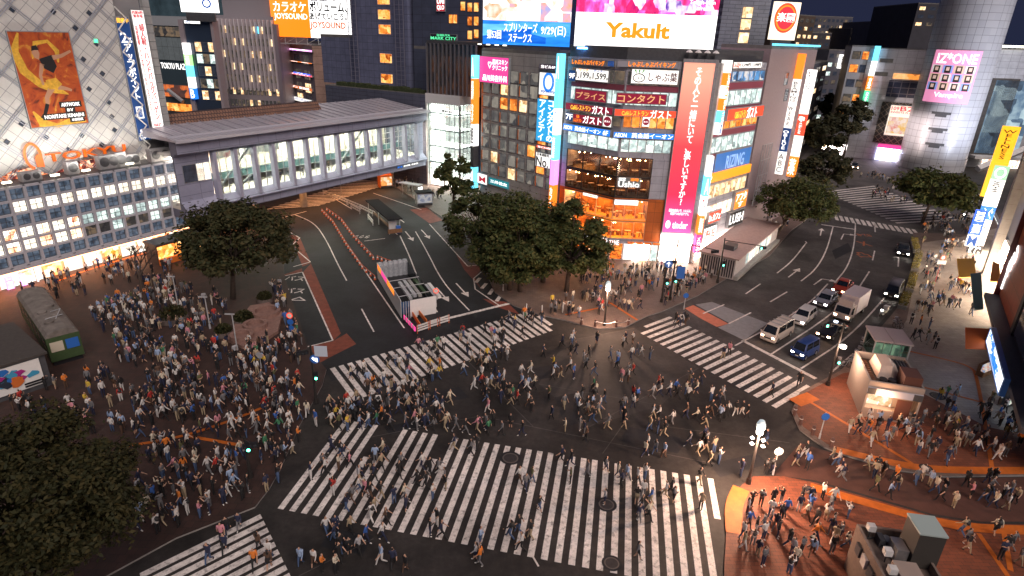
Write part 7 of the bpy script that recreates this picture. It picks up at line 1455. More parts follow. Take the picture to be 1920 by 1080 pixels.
for i, (x, y) in enumerate(((.6, 4.9), (.9, 3.0), (.5, 1.6))): MB().bx(x, x+.6, y, y+.4, 3.5, 3.9).obj('floodlight_head', [M['dirty_white']], nk); MB().cyl((x+.3, y+.2, 2.9), (x+.3, y+.2, 3.5), .05).obj('floodlight_post', [M['dgrey']], nk)
MB().tube([(.4, .5, 3.0), (.4, 4.8, 3.05), (1.5, 5.0, 3.05), (1.5, 3.2, 3.3)], .05, 6).tube([(3.3, .3, 3.0), (3.3, 2.8, 3.05)], .06, 6).obj('cable_pipe', [M['black']], nk); MB().bx(.25, 1.1, .3, 1.1, 2.95, 3.35).bx(1.3, 1.75, 4.3, 5.0, 2.95, 3.5).obj('small_box', [M['dgrey']], nk); MB().lathe([(.35, 0), (.35, .3), (.15, .34), (0, .34)], 12, 0, (2.2, 4.8, 2.95)).obj('roof_vent', [M['grey']], nk)
for i in range(5): MB().bx(-.25, -.05, .4+i*.9, 1.0+i*.9, 2.2, 2.9).obj('side_lamp', [M['dirty_white'] if i % 2 else M['dgrey']], nk)
# bicycles
def bicycle(px, az, lb):
    o = thing('bicycle', lb, 'bicycle', P3(px), rad(az), 'bicycles parked by the subway entrance')
    for x in (-.5, .5): MB().tube([(x+.33*math.cos(a), 0, .34+.33*math.sin(a)) for a in [rad(i*24) for i in range(16)]], .022, 5).obj('wheel', [M['rubber']], o)
    MB().tube([(-.5, 0, .34), (-.15, 0, .8), (.35, 0, .82), (0, 0, .34), (-.5, 0, .34)], .02, 5).tube([(.35, 0, .82), (.5, 0, .34)], .02, 5).obj('frame', [M['grey']], o); MB().tube([(.3, -.25, 1.0), (.38, 0, .98), (.3, .25, 1.0)], .02, 5).obj('handlebar', [M['black']], o); MB().bx(-.3, -.05, -.06, .06, .86, .92).obj('saddle', [M['black']], o); MB().bx(.45, .75, -.16, .16, .75, 1.0).obj('basket', [M['steel']], o)
for i, px in enumerate(((1584, 690), (1592, 683), (1598, 674), (1606, 668), (1613, 660), (1618, 652), (1679, 618), (1684, 612))): bicycle(px, 20+i*11, ['first', 'second', 'third', 'fourth', 'fifth', 'sixth', 'seventh', 'eighth'][i]+' grey bicycle from the left'+(' beside the subway entrance wall' if i < 6 else ' behind the subway entrance roof'))
# hedges in planters along the shopping street kerb
for i, (a, b_) in enumerate((((1712, 452), (1718, 475)), ((1722, 478), (1714, 510)), ((1712, 520), (1704, 548)), ((1700, 556), (1690, 580)))):
    p, q = P3(a), P3(b_); v_ = q-p; o = thing('hedge_planter', ['first', 'second', 'third', 'fourth'][i]+' low yellow-green hedge planter from the far end along the shopping street kerb', 'planter', p, math.atan2(v_.y, v_.x), 'hedge planters along the kerb'); MB().bx(0, v_.length, -.5, .5, 0, .45).obj('trough', [M['conc']], o)
    mb = MB(); r = random.Random(i)
    for _ in range(500):
        c_ = Vector((r.uniform(.1, v_.length-.1), r.uniform(-.5, .5), .45+r.uniform(0, .5))); s = .12
        n1_ = Vector((r.gauss(0, 1), r.gauss(0, 1), r.gauss(0, 1))).normalized(); n2_ = n1_.cross(Vector((.3, .5, .8))).normalized(); mb.quad(c_-n1_*s, c_+n2_*s*.6, c_+n1_*s, c_-n2_*s*.6)
    mb.obj('leaves', [leaf_mat('yellow_hedge_leaf', [(.1, .09, .02), (.2, .17, .04), (.28, .2, .05)])], o)
# goods stall at the book shop
o = thing('display_rack', 'bright magazine rack crowded with colourful covers beside the orange red awning', 'display rack', P3((1850, 705)), rad(30)); MB().bx(-.9, .9, 0, .7, 0, .6).bx(-.9, .9, .35, .7, .6, 1.3).obj('rack', [M['wood']], o); MB().bx(-.85, .85, -.02, .34, .61, .8).bx(-.85, .85, .28, .34, .82, 1.35).obj('covers', [lit('magazine_covers', [(.6, .1, .08), (.9, .7, .5), (.2, .3, .5), (1, .95, .9)], .5, 4)], o)
o = thing('display_rack', 'glass front drinks rack at the right edge below the book shop fascia', 'display rack', P3((1898, 760)), rad(30)); MB().bx(-1.0, 1.0, 0, .8, 0, 1.9).obj('rack', [M['dgrey']], o); MB().bx(-.92, .92, -.03, -.001, .3, 1.8).obj('covers', [lit('drink_rows', [(.2, .1, .08), (.6, .6, .6), (.3, .5, .3), (.9, .8, .7)], .7, 6)], o)
# plaza: old green railcar, notice board shelter, stone terrace, planter, stall
gr = thing('green_railcar', 'old green railcar kept on the plaza with a worn grey roof', 'railcar', P3((131, 680)), 0)
a, b_ = P3((131, 682)), P3((72, 596)); v_ = b_-a; gr.rotation_euler.z = math.atan2(v_.y, v_.x)-math.pi/2; L_ = min(v_.length, 14); wR = 2.7
gpm = mat('railcar_green', (.05, .085, .035), .4, var=.15)
MB().bx(-wR/2, wR/2, 0, L_, .5, 3.0).obj('body', [gpm], gr); mb = MB(); pr = [(-wR/2, 3.0), (-wR/2+.25, 3.35), (-.5, 3.6), (.5, 3.6), (wR/2-.25, 3.35), (wR/2, 3.0)]; k = len(mb.v); n = len(pr); mb.v += [(x, -.02, z) for x, z in pr]+[(x, L_+.02, z) for x, z in pr]; mb.face(range(k, k+n)); mb.face([k+n+n-1-i for i in range(n)])
for i in range(n-1): mb.face((k+i, k+n+i, k+n+i+1, k+i+1))
mb.obj('roof', [mat('worn_roof', (.17, .15, .135), .85, var=.35, vs=1.2)], gr)
for i in range(4): MB().lathe([(.42, 0), (.42, .18), (.3, .26), (0, .28)], 14, 0, ((-.45, .45)[i % 2], 2.5+i*1.5, 3.55)).obj('roof_vent', [mat('worn_roof', (.17, .15, .135))], gr)
for i in range(2): MB().bx(-1.15+i*1.25, -.1+i*1.25, -.04, -.001, 1.5, 2.5).obj('front_window', [[mat('pale_sticker', (.55, .5, .4), .4), M['blue']][i]], gr)
for i in range(6):
    for sd in (-1, 1): MB().bx(sd*wR/2-.02, sd*wR/2+.02, 1+i*2.0, 2.2+i*2.0, 1.6, 2.5).obj('side_window', [M['glass']], gr)
MB().bx(-1.2, 1.2, .2, L_-.2, 0, .49).obj('underframe', [M['black']], gr); MB().tube([(.2, 3, 3.62), (.9, 4.2, 4.1), (.2, 5.2, 3.62)], .04, 5).tube([(-.6, 3.4, 3.65), (.9, 3.6, 3.7)], .04, 5).obj('pantograph', [M['palepole']], gr)
nb = thing('notice_shelter', 'flat roofed dark shelter with a white board of bright painted shapes at the left edge', 'shelter', P3((102, 708)), 0); a, b_ = P3((100, 722)), P3((-12, 760)); v_ = a-b_; nb.location = b_; nb.rotation_euler.z = math.atan2(v_.y, v_.x); L_ = v_.length
MB().bx(-6, L_, .1, 9, 0, 3.2).obj('wall', [M['dgrey']], nb); MB().bx(-6.2, L_+.2, -.1, 9.2, 3.2, 3.4).obj('roof', [mat('brown_grey_roof', (.06, .052, .048), .8, var=.2)], nb); MB().bx(-4, L_-.5, -.02, .09, .5, 3.0).obj('picture_board', [M['white']], nb)
cl5 = [(.02, .15, .5), (.6, .15, .03), (.35, .02, .2), (.02, .03, .05), (.05, .3, .5)]; r = random.Random(4)
for i in range(22):
    cx_, cz_ = L_*.1+r.gauss(.35, .22)*L_*.7, 1.9+r.gauss(0, .35); shape(nb, 'painted_shape', [(cx_+r.uniform(.25, .6)*math.cos(a), cz_+r.uniform(.2, .4)*math.sin(a)) for a in [rad(q*45) for q in range(8)]], mat('shape_paint_%s' % 'abcde'[i % 5], cl5[i % 5], .6), -.04-.003*i)
for z in (.65, .9): MB().bx(L_*.55, L_*.85, -.1, -.08, z, z+.16).obj('caption_strip', [btxt], nb)
te = thing('stone_terrace', 'pale pinkish stone terrace with low curved seats at the edge of the bus stop', 'terrace', (0, 0, 0)); pts = GP([(470, 578), (505, 572), (530, 590), (522, 625), (500, 640), (478, 650), (455, 655), (425, 640), (440, 615)], .13); MB().prism(pts, .14, .5).obj('platform', [mat('pink_stone', (.24, .14, .115), .7, var=.25)], te)
for i, (px, r0) in enumerate((((500, 595), 1.6), ((480, 620), 1.3), ((455, 640), 1.2))): q = G(*px); MB().lathe([(r0, .5), (r0, .95), (r0-.4, .95), (r0-.4, .52)], 18, 0, (q.x, q.y, 0)).obj('curved_seat', [mat('pink_stone', (.45, .3, .25))], te)
te.location = (0, 0, 0)
for i, (px, r0, lb) in enumerate((((497, 565), .9, 'round clipped shrub at the back of the stone terrace'), ((458, 605), 1.1, 'round clipped shrub on the middle of the stone terrace'), ((420, 628), .9, 'round clipped shrub at the front of the stone terrace'), ((325, 600), 1.5, 'dark planting in the round stone planter among the crowd'))):
    q = P3(px); o = thing('shrub', lb, 'shrub', (q.x, q.y, .13)); mb = MB(); r = random.Random(i)
    for _ in range(900):
        d = Vector((r.gauss(0, 1), r.gauss(0, 1), abs(r.gauss(0, 1)))).normalized()*r0*(r.random()**.3); c_ = Vector((d.x, d.y, d.z*.9+.5)); s = .16; n1_ = Vector((r.gauss(0, 1), r.gauss(0, 1), r.gauss(0, 1))).normalized(); n2_ = n1_.cross(Vector((.3, .5, .8))).normalized(); mb.quad(c_-n1_*s, c_+n2_*s*.6, c_+n1_*s, c_-n2_*s*.6)
    mb.obj('foliage', [leaf1], o); MB().lathe([(r0*1.05, 0), (r0*1.05, .5), (r0*.9, .5), (r0*.9, .4), (0, .4)], 20).obj('stone_ring', [mat('dark_stone_ring', (.13, .1, .09), .8, var=.2)], o)
o = thing('snack_stall', 'dark roofed snack stall glowing orange beside the plaza tree', 'stall', P3((300, 500)), D.rz); MB().bx(0, 7, 0, 3, 2.9, 3.1).obj('roof', [M['dgrey']], o); MB().bx(.1, 6.9, .4, 2.9, 0, 2.88).obj('wall', [mat('dark_bronze_wall', (.05, .04, .04))], o); MB().bx(.3, 6.7, .3, .39, .9, 2.6).obj('lit_front', [lit('orange_stall', [(.3, .04, .01), (1, .28, .04), (1, .6, .25)], 1.8, 1.5)], o); MB().bx(.2, 6.8, .05, .39, 0, .85).obj('counter', [M['orange']], o)
# ================================================================ people
PM = {}
def cmat(nm, c, r=.75): return mat('cloth_'+nm.replace(' ', '_'), c, r, var=.12, vs=5)
TOPS = {'white': (.72, .71, .69), 'black': (.018, .018, .02), 'grey': (.2, .2, .21), 'navy': (.02, .03, .08), 'sky-blue': (.3, .4, .58), 'beige': (.42, .33, .23), 'red': (.45, .04, .03), 'orange': (.7, .2, .03), 'pink': (.6, .25, .3), 'olive': (.11, .11, .05), 'cream': (.62, .55, .43), 'blue': (.04, .12, .4), 'brown': (.15, .07, .04), 'yellow': (.65, .45, .06), 'striped': (.38, .38, .4), 'green': (.05, .2, .1)}
TW = (['white']*9+['black']*12+['grey']*5+['navy']*5+['sky-blue']*2+['beige']*2+['cream']*2)*2+['red', 'orange', 'pink', 'olive', 'blue', 'brown', 'striped']*2+['yellow', 'green']
BOTS = {'black': (.015, .015, .017), 'navy': (.02, .025, .06), 'denim': (.06, .1, .2), 'grey': (.15, .15, .16), 'beige': (.38, .3, .2), 'white': (.62, .6, .58), 'brown': (.1, .055, .035)}
BW = ['black']*6+['navy']*3+['denim']*3+['grey']*2+['beige']*2+['white', 'brown']
skinm = mat('skin', (.5, .3, .21), .6); hairs = [mat('hair_black', (.012, .009, .008), .5), mat('hair_brown', (.07, .035, .018), .5)]; shoem = [mat('shoe_black', (.015, .014, .014), .5), mat('shoe_white', (.65, .63, .6), .6)]
bagm = mat('bag_black', (.02, .02, .022), .6)
def build(pose, longhair, lower, pack):
    """one continuous figure: a skeleton of joints thickened into a body; faces coloured by the nearest bone"""
    J = {}; E = []
    def j(n, p, r): J[n] = (Vector(p), r)
    def e(a, b, kind): E.append((a, b, kind))
    dz = -.42 if pose == 'sit' else 0
    j('pel', (0, 0, .93+dz), (.155, .105)); j('wai', (0, .005, 1.08+dz), (.135, .095)); j('che', (0, 0, 1.3+dz), (.165, .11)); j('nec', (0, .01, 1.43+dz), (.06, .06)); j('hea', (0, .03, 1.53+dz), (.078, .092)); j('top', (0, .02, 1.64+dz), (.07, .085)); j('nos', (0, .125, 1.545+dz), (.02, .03))
    for a, b in (('pel', 'wai'), ('wai', 'che')): e(a, b, 'top')
    e('che', 'nec', 'top'); e('nec', 'hea', 'skin'); e('hea', 'top', 'head'); e('hea', 'nos', 'skin')
    if longhair: j('hb', (0, -.075, 1.5+dz), (.06, .04)); j('hb2', (0, -.1, 1.3+dz), (.085, .035)); e('hea', 'hb', 'hair'); e('hb', 'hb2', 'hair')
    if pack: j('bk', (0, -.19, 1.22+dz), (.13, .1)); j('bk2', (0, -.19, 1.08+dz), (.13, .1)); e('che', 'bk', 'bag'); e('bk', 'bk2', 'bag')
    arms = {'stand': ((.03, -.04), (.06, .08)), 'phone': None, 'photo': None, 'walk': None, 'stride': None, 'sit': None, 'cross': None}
    for s, nm in ((1, 'r'), (-1, 'l')):
        sh = (s*.175, 0, 1.385+dz)
        if pose == 'stand': el, wr, hd = (s*.235, -.02, 1.1), (s*.235, .05, .88), (s*.225, .07, .79)
        elif pose == 'phone': el, wr, hd = ((s*.23, .05, 1.12), (s*.08, .27, 1.22), (s*.06, .31, 1.3)) if s > 0 else ((s*.24, -.02, 1.1), (s*.2, .14, .93), (s*.17, .17, .85))
        elif pose == 'photo': el, wr, hd = (s*.23, .2, 1.25), (s*.1, .36, 1.46), (s*.07, .4, 1.54)
        elif pose == 'cross': el, wr, hd = (s*.25, .06, 1.12), (s*.02, .2, 1.12), (-s*.06, .2, 1.15)
        elif pose == 'sit': el, wr, hd = (s*.22, .1, .72), (s*.12, .32, .66), (s*.1, .38, .64)
        else:
            k = s*(1 if pose == 'walk' else 1.5); el, wr, hd = (s*.23, -.08*k, 1.11), (s*.24, .02-.2*k+.06, .9), (s*.24, .04-.24*k+.08, .82)
        j('sh'+nm, sh, (.07, .07)); j('el'+nm, el, (.05, .05)); j('wr'+nm, wr, (.034, .034)); j('ha'+nm, hd, (.04, .025))
        e('che', 'sh'+nm, 'top'); e('sh'+nm, 'el'+nm, 'top'); e('el'+nm, 'wr'+nm, 'arm'); e('wr'+nm, 'ha'+nm, 'skin')
        hip = (s*.09, 0, .88+dz)
        if pose == 'sit': kn, an, to = (s*.12, .42, .5), (s*.12, .45, .1), (s*.13, .6, .045)
        elif pose in ('walk', 'stride'):
            q = .8 if pose == 'walk' else 1.2
            kn, an, to = ((s*.09, .17*q, .5), (s*.09, .27*q, .1), (s*.1, .27*q+.16, .05)) if s > 0 else ((s*.09, .03*q, .49), (s*.09, -.27*q, .15), (s*.1, -.27*q+.13, .05))
        else: kn, an, to = (s*.1, .015, .49), (s*.105, -.01, .09), (s*.125, .14, .045)
        fat = 1.35 if lower == 'wide' else 1
        j('hi'+nm, hip, (.095*fat, .1*fat)); j('kn'+nm, kn, (.062*fat, .066*fat)); j('an'+nm, an, (.042*fat, .045*fat)); j('to'+nm, to, (.042, .03))
        e('pel', 'hi'+nm, 'bot'); e('hi'+nm, 'kn'+nm, 'bot'); e('kn'+nm, 'an'+nm, 'bot' if lower != 'skirt' else 'skin'); e('an'+nm, 'to'+nm, 'shoe')
    if lower == 'skirt': j('sk', (0, 0, .62), (.21, .17)); e('pel', 'sk', 'bot')
    names = list(J); idx = {n: i for i, n in enumerate(names)}
    me = bpy.data.meshes.new('person'); me.from_pydata([J[n][0] for n in names], [(idx[a], idx[b]) for a, b, _ in E], [])
    o = bpy.data.objects.new('person', me); COL.objects.link(o); o.modifiers.new('skin', 'SKIN'); sv = me.skin_vertices[0].data
    for n in names: sv[idx[n]].radius = J[n][1]; sv[idx[n]].use_root = n == 'pel'
    sb = o.modifiers.new('sub', 'SUBSURF'); sb.levels = 1; sb.render_levels = 1
    dg = bpy.context.evaluated_depsgraph_get(); out = bpy.data.meshes.new_from_object(o.evaluated_get(dg)); bpy.data.objects.remove(o)
    zmin = min(v.co.z for v in out.vertices)
    for v in out.vertices: v.co.z -= zmin
    out.materials.clear()
    for m in (skinm, hairs[0], skinm, skinm, shoem[0], bagm): out.materials.append(m)
    KI = {'skin': 0, 'hair': 1, 'top': 2, 'bot': 3, 'shoe': 4, 'bag': 5, 'arm': 2 if (longhair or pack) else 0}
    for p in out.polygons:
        c = p.center+Vector((0, 0, zmin)); best = None
        for a, b, kd in E:
            A, B = J[a][0], J[b][0]; t = max(0, min(1, (c-A).dot(B-A)/max(1e-9, (B-A).length_squared))); d = (c-A.lerp(B, t)).length-.5*min(J[a][1][0], J[b][1][0])
            if best is None or d < best[0]: best = (d, kd)
        kd = best[1]
        hz0 = J['hea'][0]
        if kd in ('head', 'skin') and c.z > hz0.z-.06 and abs(c.x) < .12: p.material_index = 1 if (c.y < hz0.y-.005 or c.z > hz0.z+.1) else 0
        elif kd == 'head': p.material_index = 1
        else: p.material_index = KI[kd]
        p.use_smooth = True
    out.name = 'person'; return out
POSES = {}
def person_mesh(pose, lh, lower, pack):
    k = (pose, lh, lower, pack)
    if k not in POSES: POSES[k] = build(*k)
    return POSES[k]
DOING = {'stand': 'standing', 'phone': 'using phone', 'photo': 'taking photo', 'cross': 'arms folded', 'sit': 'sitting', 'walk': 'walking', 'stride': 'striding'}
pr_ = random.Random(77)
used = set(); ALL = []
def inpoly(x, y, P):
    c = False; n = len(P)
    for i in range(n):
        x1, y1 = P[i]; x2, y2 = P[i-1]
        if (y1 > y) != (y2 > y) and x < (x2-x1)*(y-y1)/(y2-y1)+x1: c = not c
    return c
def add(px, z, where, pose=None, yaw=None, top=None, bot=None, lh=None, lower=None, pack=None, fixed=False, zone=None):
    for _ in range(400):
        t = top or pr_.choice(TW); b = bot or pr_.choice(BW); p = pose or pr_.choice(['stand', 'phone', 'stand', 'cross', 'walk']); l = pr_.random() < .42 if lh is None else lh
        lw = lower or ('skirt' if (l and p in ('stand', 'walk', 'phone') and pr_.random() < .35) else 'wide' if pr_.random() < .2 else 'slim'); pk = (pr_.random() < .22) if pack is None else pack
        key = (where, t, b, l, pk, p, lw == 'skirt')
        if key not in used: break
    used.add(key); q = G(*px, z); ALL.append(dict(q=Vector((q.x, q.y, z)), where=where, t=t, b=b, p=p, l=l, lw=lw, pk=pk, yaw=pr_.uniform(0, 6.28) if yaw is None else yaw, d=(q-CPOS).length, fixed=fixed, h=pr_.uniform(.93, 1.07)*(.96 if l else 1.02)))
def zone(where, poly, n, z, poses, dirs=None, gap=.55, spread=.5):
    W = GP(poly, z); xs = [p[0] for p in W]; ys = [p[1] for p in W]; pts = []; tries = 0; last_ = 0
    while len(pts) < n and tries < n*60:
        tries += 1; x, y = pr_.uniform(min(xs), max(xs)), pr_.uniform(min(ys), max(ys)); mate = pts and pr_.random() < .42
        if mate: k_ = pr_.choice(pts[-6:]); a_ = pr_.uniform(0, 6.28); r_ = pr_.uniform(gap, gap+.5); x, y = k_[0]+r_*math.cos(a_), k_[1]+r_*math.sin(a_)
        if not inpoly(x, y, W): continue
        if any((x-a)**2+(y-b)**2 < gap*gap for a, b in pts) or any((x-a['q'].x)**2+(y-a['q'].y)**2 < .35 for a in ALL): continue
        if blocked(x, y): continue
        pts.append((x, y)); v = Vector((x, y, z))-CPOS; dep = v.dot(CW); pxy = (960+FPX*v.dot(CR)/dep, 540-FPX*v.dot(CU)/dep)
        yaw = None if dirs is None else (last_ if mate else pr_.choice(dirs))+pr_.gauss(0, spread*(.4 if mate else 1)); last_ = yaw if yaw is not None else 0
        add(pxy, z, where, pr_.choice(poses), yaw)
BLK = []
for o in list(sc.objects):
    if o.parent is None and o.get('category') in ('kiosk', 'railcar', 'shelter', 'van', 'car', 'taxi', 'truck', 'planter', 'construction site', 'subway entrance', 'shrub', 'stall', 'traffic signal', 'street lamp', 'tree', 'bollard', 'scooter', 'bicycle', 'public toilet', 'display rack', 'barrier') or o.name.startswith('low_white'):
        xs, ys = [], []
        if o.get('category') == 'tree': BLK.append(('c', o.location.x, o.location.y, .7)); continue
        if o.get('category') in ('traffic signal', 'street lamp', 'bollard'): BLK.append(('c', o.location.x, o.location.y, .5)); continue
        pts = [c.matrix_parent_inverse @ c.matrix_basis @ v.co for c in o.children if c.type == 'MESH' for v in c.data.vertices if c.name.split('.')[0] not in ('mirror', 'roof', 'arm')]
        if pts: BLK.append(('b', o.matrix_basis.inverted(), min(p.x for p in pts)-.3, max(p.x for p in pts)+.3, min(p.y for p in pts)-.3, max(p.y for p in pts)+.3))
def blocked(x, y):
    for b in BLK:
        if b[0] == 'c':
            if (x-b[1])**2+(y-b[2])**2 < b[3]**2: return True
        else:
            v = b[1] @ Vector((x, y, 0))
            if b[2] < v.x < b[3] and b[4] < v.y < b[5]: return True
    return False
Wk = ['walk', 'stride', 'walk', 'stride', 'phone']; St = ['stand', 'phone', 'cross', 'stand', 'photo']
# people the photograph shows standing still
for px, z, wh, kw in [
 ((925, 800), 0, 'alone in the middle of the crossing', dict(pose='photo', top='black', bot='black', lh=False, yaw=.4)),
 ((957, 802), 0, 'alone right of the photographer mid crossing', dict(pose='stand', top='black', bot='black', lh=True, lower='skirt', yaw=3)),
 ((685, 930), 0, 'alone on the stripes of the front zebra', dict(pose='walk', top='pink', bot='black', lh=True, lower='skirt', yaw=2.6)),
 ((1388, 893), hz, 'left of the big globe lamp', dict(pose='phone', top='navy', bot='denim', lh=False, yaw=1.5)),
 ((1434, 890), hz, 'right of the big globe lamp, nearer the lamp', dict(pose='stand', top='black', bot='black', lh=False, pack=True)), ((1446, 888), hz, 'beside the bent white sign', dict(pose='stand', top='black', bot='navy', lh=False)),
 ((1448, 945), hz, 'by the manhole on the near pavement', dict(pose='stand', top='black', bot='black', lh=True, yaw=0)), ((1463, 945), hz, 'by the manhole on the near pavement', dict(pose='photo', top='black', bot='grey', lh=True, yaw=.3)),
 ((1478, 1076), hz, 'at the lower edge of the near pavement', dict(pose='photo', top='white', bot='denim', lh=True, yaw=-.8)),
 ((1627, 790), hz, 'at the kiosk counter, leftmost customer', dict(pose='stand', top='white', bot='black', lh=True, yaw=0)), ((1645, 800), hz, 'at the kiosk counter, second customer', dict(pose='photo', top='sky-blue', bot='black', lh=False, yaw=.2)), ((1682, 803), hz, 'at the kiosk counter, third customer', dict(pose='phone', top='cream', bot='black', lh=True, yaw=.3)), ((1706, 800), hz, 'at the right end of the kiosk front', dict(pose='cross', top='black', bot='grey', lh=False)), ((1728, 792), hz, 'leaning by the kiosk side wall', dict(pose='phone', top='striped', bot='grey', lh=False)),
 ((1742, 826), hz, 'alone on the red paving right of the kiosk', dict(pose='stand', top='black', bot='black', lh=False, pack=True, yaw=1)), ((1858, 850), hz, 'at the right orange strip, first of a pair', dict(pose='stride', top='white', bot='grey', lh=False, yaw=1.2)), ((1883, 855), hz, 'at the right orange strip, second of a pair', dict(pose='stand', top='brown', bot='grey', lh=True)), ((1908, 838), hz, 'at the far right edge of the red paving', dict(pose='walk', top='orange', bot='black', lh=True, lower='skirt')),
 ((1872, 760), hz, 'before the book shop window', dict(pose='photo', top='white', bot='brown', lh=True)), ((1752, 655), hz, 'by the planter end of the street', dict(pose='stand', top='white', bot='black', lh=False)), ((1724, 610), hz, 'by the planter in the shopping street', dict(pose='stand', top='orange', bot='navy', lh=True)), ((1707, 608), hz, 'by the planter in the shopping street', dict(pose='stand', top='white', bot='black', lh=False)),
 ((900, 1060), 0, 'just below the front zebra', dict(pose='walk', top='orange', bot='grey', lh=False, yaw=1.4)), ((893, 1052), 0, 'just below the front zebra', dict(pose='walk', top='striped', bot='navy', lh=True, yaw=1.4)), ((565, 1060), 0, 'on the dark road left of the front zebra', dict(pose='walk', top='sky-blue', bot='denim', lh=False, yaw=3.0)), ((590, 1062), 0, 'on the dark road left of the front zebra', dict(pose='walk', top='white', bot='red' if 'red' in BOTS else 'brown', lh=True, yaw=3.0)), ((716, 1058), 0, 'on the dark road below the front zebra', dict(pose='stride', top='sky-blue', bot='white', lh=False, yaw=2.2)),
 ((522, 905), hz, 'at the plaza corner beside the front zebra', dict(pose='photo', top='black', bot='denim', lh=False, yaw=-.9)), ((541, 822), 0, 'at the upper left of the front zebra', dict(pose='phone', top='white', bot='navy', lh=True)), ((593, 800), 0, 'before the signal pole with the blue disc', dict(pose='stand', top='blue', bot='white', lh=False)), ((350, 690), hz, 'in the plaza gap with a suitcase friend', dict(pose='stand', top='white', bot='black', lh=False)), ((372, 690), hz, 'in the plaza gap with bright clothes', dict(pose='walk', top='red', bot='brown', lh=True, lower='skirt')), ((170, 740), hz, 'below the green railcar', dict(pose='stand', top='yellow', bot='denim', lh=False)), ((228, 752), hz, 'below the green railcar', dict(pose='stand', top='red', bot='white', lh=True)),
 ((1075, 710), 0, 'in the right half of the crossing', dict(pose='stand', top='blue', bot='navy', lh=False)), ((1165, 715), 0, 'in the right half of the crossing', dict(pose='stand', top='pink', bot='grey', lh=True)), ((1177, 717), 0, 'in the right half of the crossing', dict(pose='stand', top='white', bot='brown', lh=False)), ((1445, 745), 0, 'on the lower stripes of the right zebra', dict(pose='walk', top='navy', bot='black', lh=False)), ((1512, 880), hz*0, 'in the side street by a leaning board', dict(pose='stand', top='blue', bot='black', lh=False))]:
    add(px, z, wh, fixed=True, **kw)
EW = [math.pi/2, -math.pi/2]; NS = [0, math.pi]
zone('on the left front zebra', [(575, 850), (860, 835), (830, 1020), (560, 945)], 42, 0, Wk, EW)
zone('on the right front zebra', [(880, 840), (1330, 910), (1345, 1065), (860, 1025)], 34, 0, Wk, EW)
zone('between the left zebras', [(610, 770), (800, 725), (860, 810), (620, 810)], 70, 0, Wk, EW, .5)
zone('mid crossing', [(720, 700), (1080, 645), (1160, 835), (760, 805)], 80, 0, Wk, EW)
zone('right of mid crossing', [(1060, 640), (1190, 640), (1400, 770), (1440, 840), (1340, 885), (1130, 850)], 80, 0, Wk, EW)
zone('on the upper left zebra', [(640, 700), (1000, 592), (1040, 615), (690, 745)], 44, 0, Wk, [.9, .9+math.pi])
zone('at the plaza corner', [(330, 840), (500, 745), (585, 770), (540, 880), (490, 935), (420, 950)], 80, hz, Wk+St, EW, .5)
zone('near the big dark tree', [(245, 830), (330, 800), (470, 900), (470, 945), (330, 1000), (250, 1010)], 48, hz, Wk+St, EW)
zone('behind the plaza strip', [(250, 740), (560, 700), (570, 740), (480, 770), (250, 830)], 85, hz, Wk+St, EW, .5)
zone('in the plaza crowd', [(170, 590), (300, 520), (420, 560), (440, 660), (540, 690), (330, 740), (240, 700)], 230, hz, St+['walk'], None, .6)
zone('by the stone terrace', [(450, 650), (520, 640), (560, 660), (570, 690), (470, 690)], 26, hz, St, None, .5); zone('along the plaza kerb', [(500, 520), (520, 520), (570, 650), (545, 660), (525, 600)], 24, hz, St+['walk'])
zone('before the lit shopfronts', [(20, 545), (330, 455), (420, 480), (330, 520), (120, 570)], 70, hz, St+['walk'])
zone('below the green railcar', [(165, 700), (240, 690), (250, 800), (230, 830), (20, 770), (110, 715)], 40, hz, St)
zone('on the right zebra', [(1225, 610), (1280, 600), (1500, 725), (1450, 755)], 8, 0, Wk, [2.4, 2.4-math.pi])
zone('on the corner pavement', [(1085, 520), (1240, 500), (1300, 525), (1225, 580), (1110, 600), (1080, 560)], 100, hz, Wk+St, None, .55)
zone('along the corner kerb', [(1245, 575), (1370, 512), (1340, 500), (1240, 550)], 34, hz, St, [2.3], .5)
zone('under the tree clump', [(1010, 575), (1085, 560), (1090, 598), (1030, 592)], 12, hz, St)
zone('in the shopping street', [(1725, 455), (1825, 460), (1830, 520), (1815, 640), (1720, 680), (1700, 610), (1725, 540)], 90, hz, Wk, None, .6)
zone('on the red corner paving', [(1510, 770), (1620, 830), (1700, 870), (1900, 870), (1910, 770), (1750, 740), (1740, 810), (1600, 800)], 60, hz+.01, Wk+['stand'], None, .7)
zone('in the dark side street', [(1450, 870), (1520, 845), (1700, 895), (1910, 905), (1910, 970), (1700, 945)], 34, 0, Wk, EW)
zone('on the near pavement', [(1395, 940), (1540, 930), (1595, 975), (1590, 1070), (1375, 1070)], 42, hz, Wk+St); zone('right of the cluttered kiosk', [(1770, 1000), (1910, 1000), (1910, 1070), (1780, 1070)], 8, hz, Wk)
zone('on the lower left zebra', [(290, 1060), (470, 975), (525, 1070)], 9, 0, Wk, NS); zone('below the front zebra', [(560, 975), (1000, 1050), (1000, 1075), (600, 1075)], 14, 0, Wk, EW)
zone('by the arcade entrance', [(740, 350), (800, 330), (830, 375), (800, 372)], 22, hz, Wk); zone('at the far junction', [(1610, 330), (1690, 330), (1700, 385), (1630, 380)], 50, .01, Wk); zone('past the far zebra', [(1725, 405), (1815, 410), (1820, 450), (1730, 440)], 50, hz, Wk); zone('behind the low white building', [(1400, 420), (1500, 375), (1480, 425), (1440, 450)], 22, hz, Wk)
ALL.sort(key=lambda a: (not a['fixed'], a['d']))
def vis(a):
    v = a['q']-CPOS; d = v.dot(CW); x = 960+FPX*v.dot(CR)/d; y = 540-FPX*v.dot(CU)/d; return -5 < x < 1925 and y < 1100
ALL = [a for a in ALL if vis(a)]
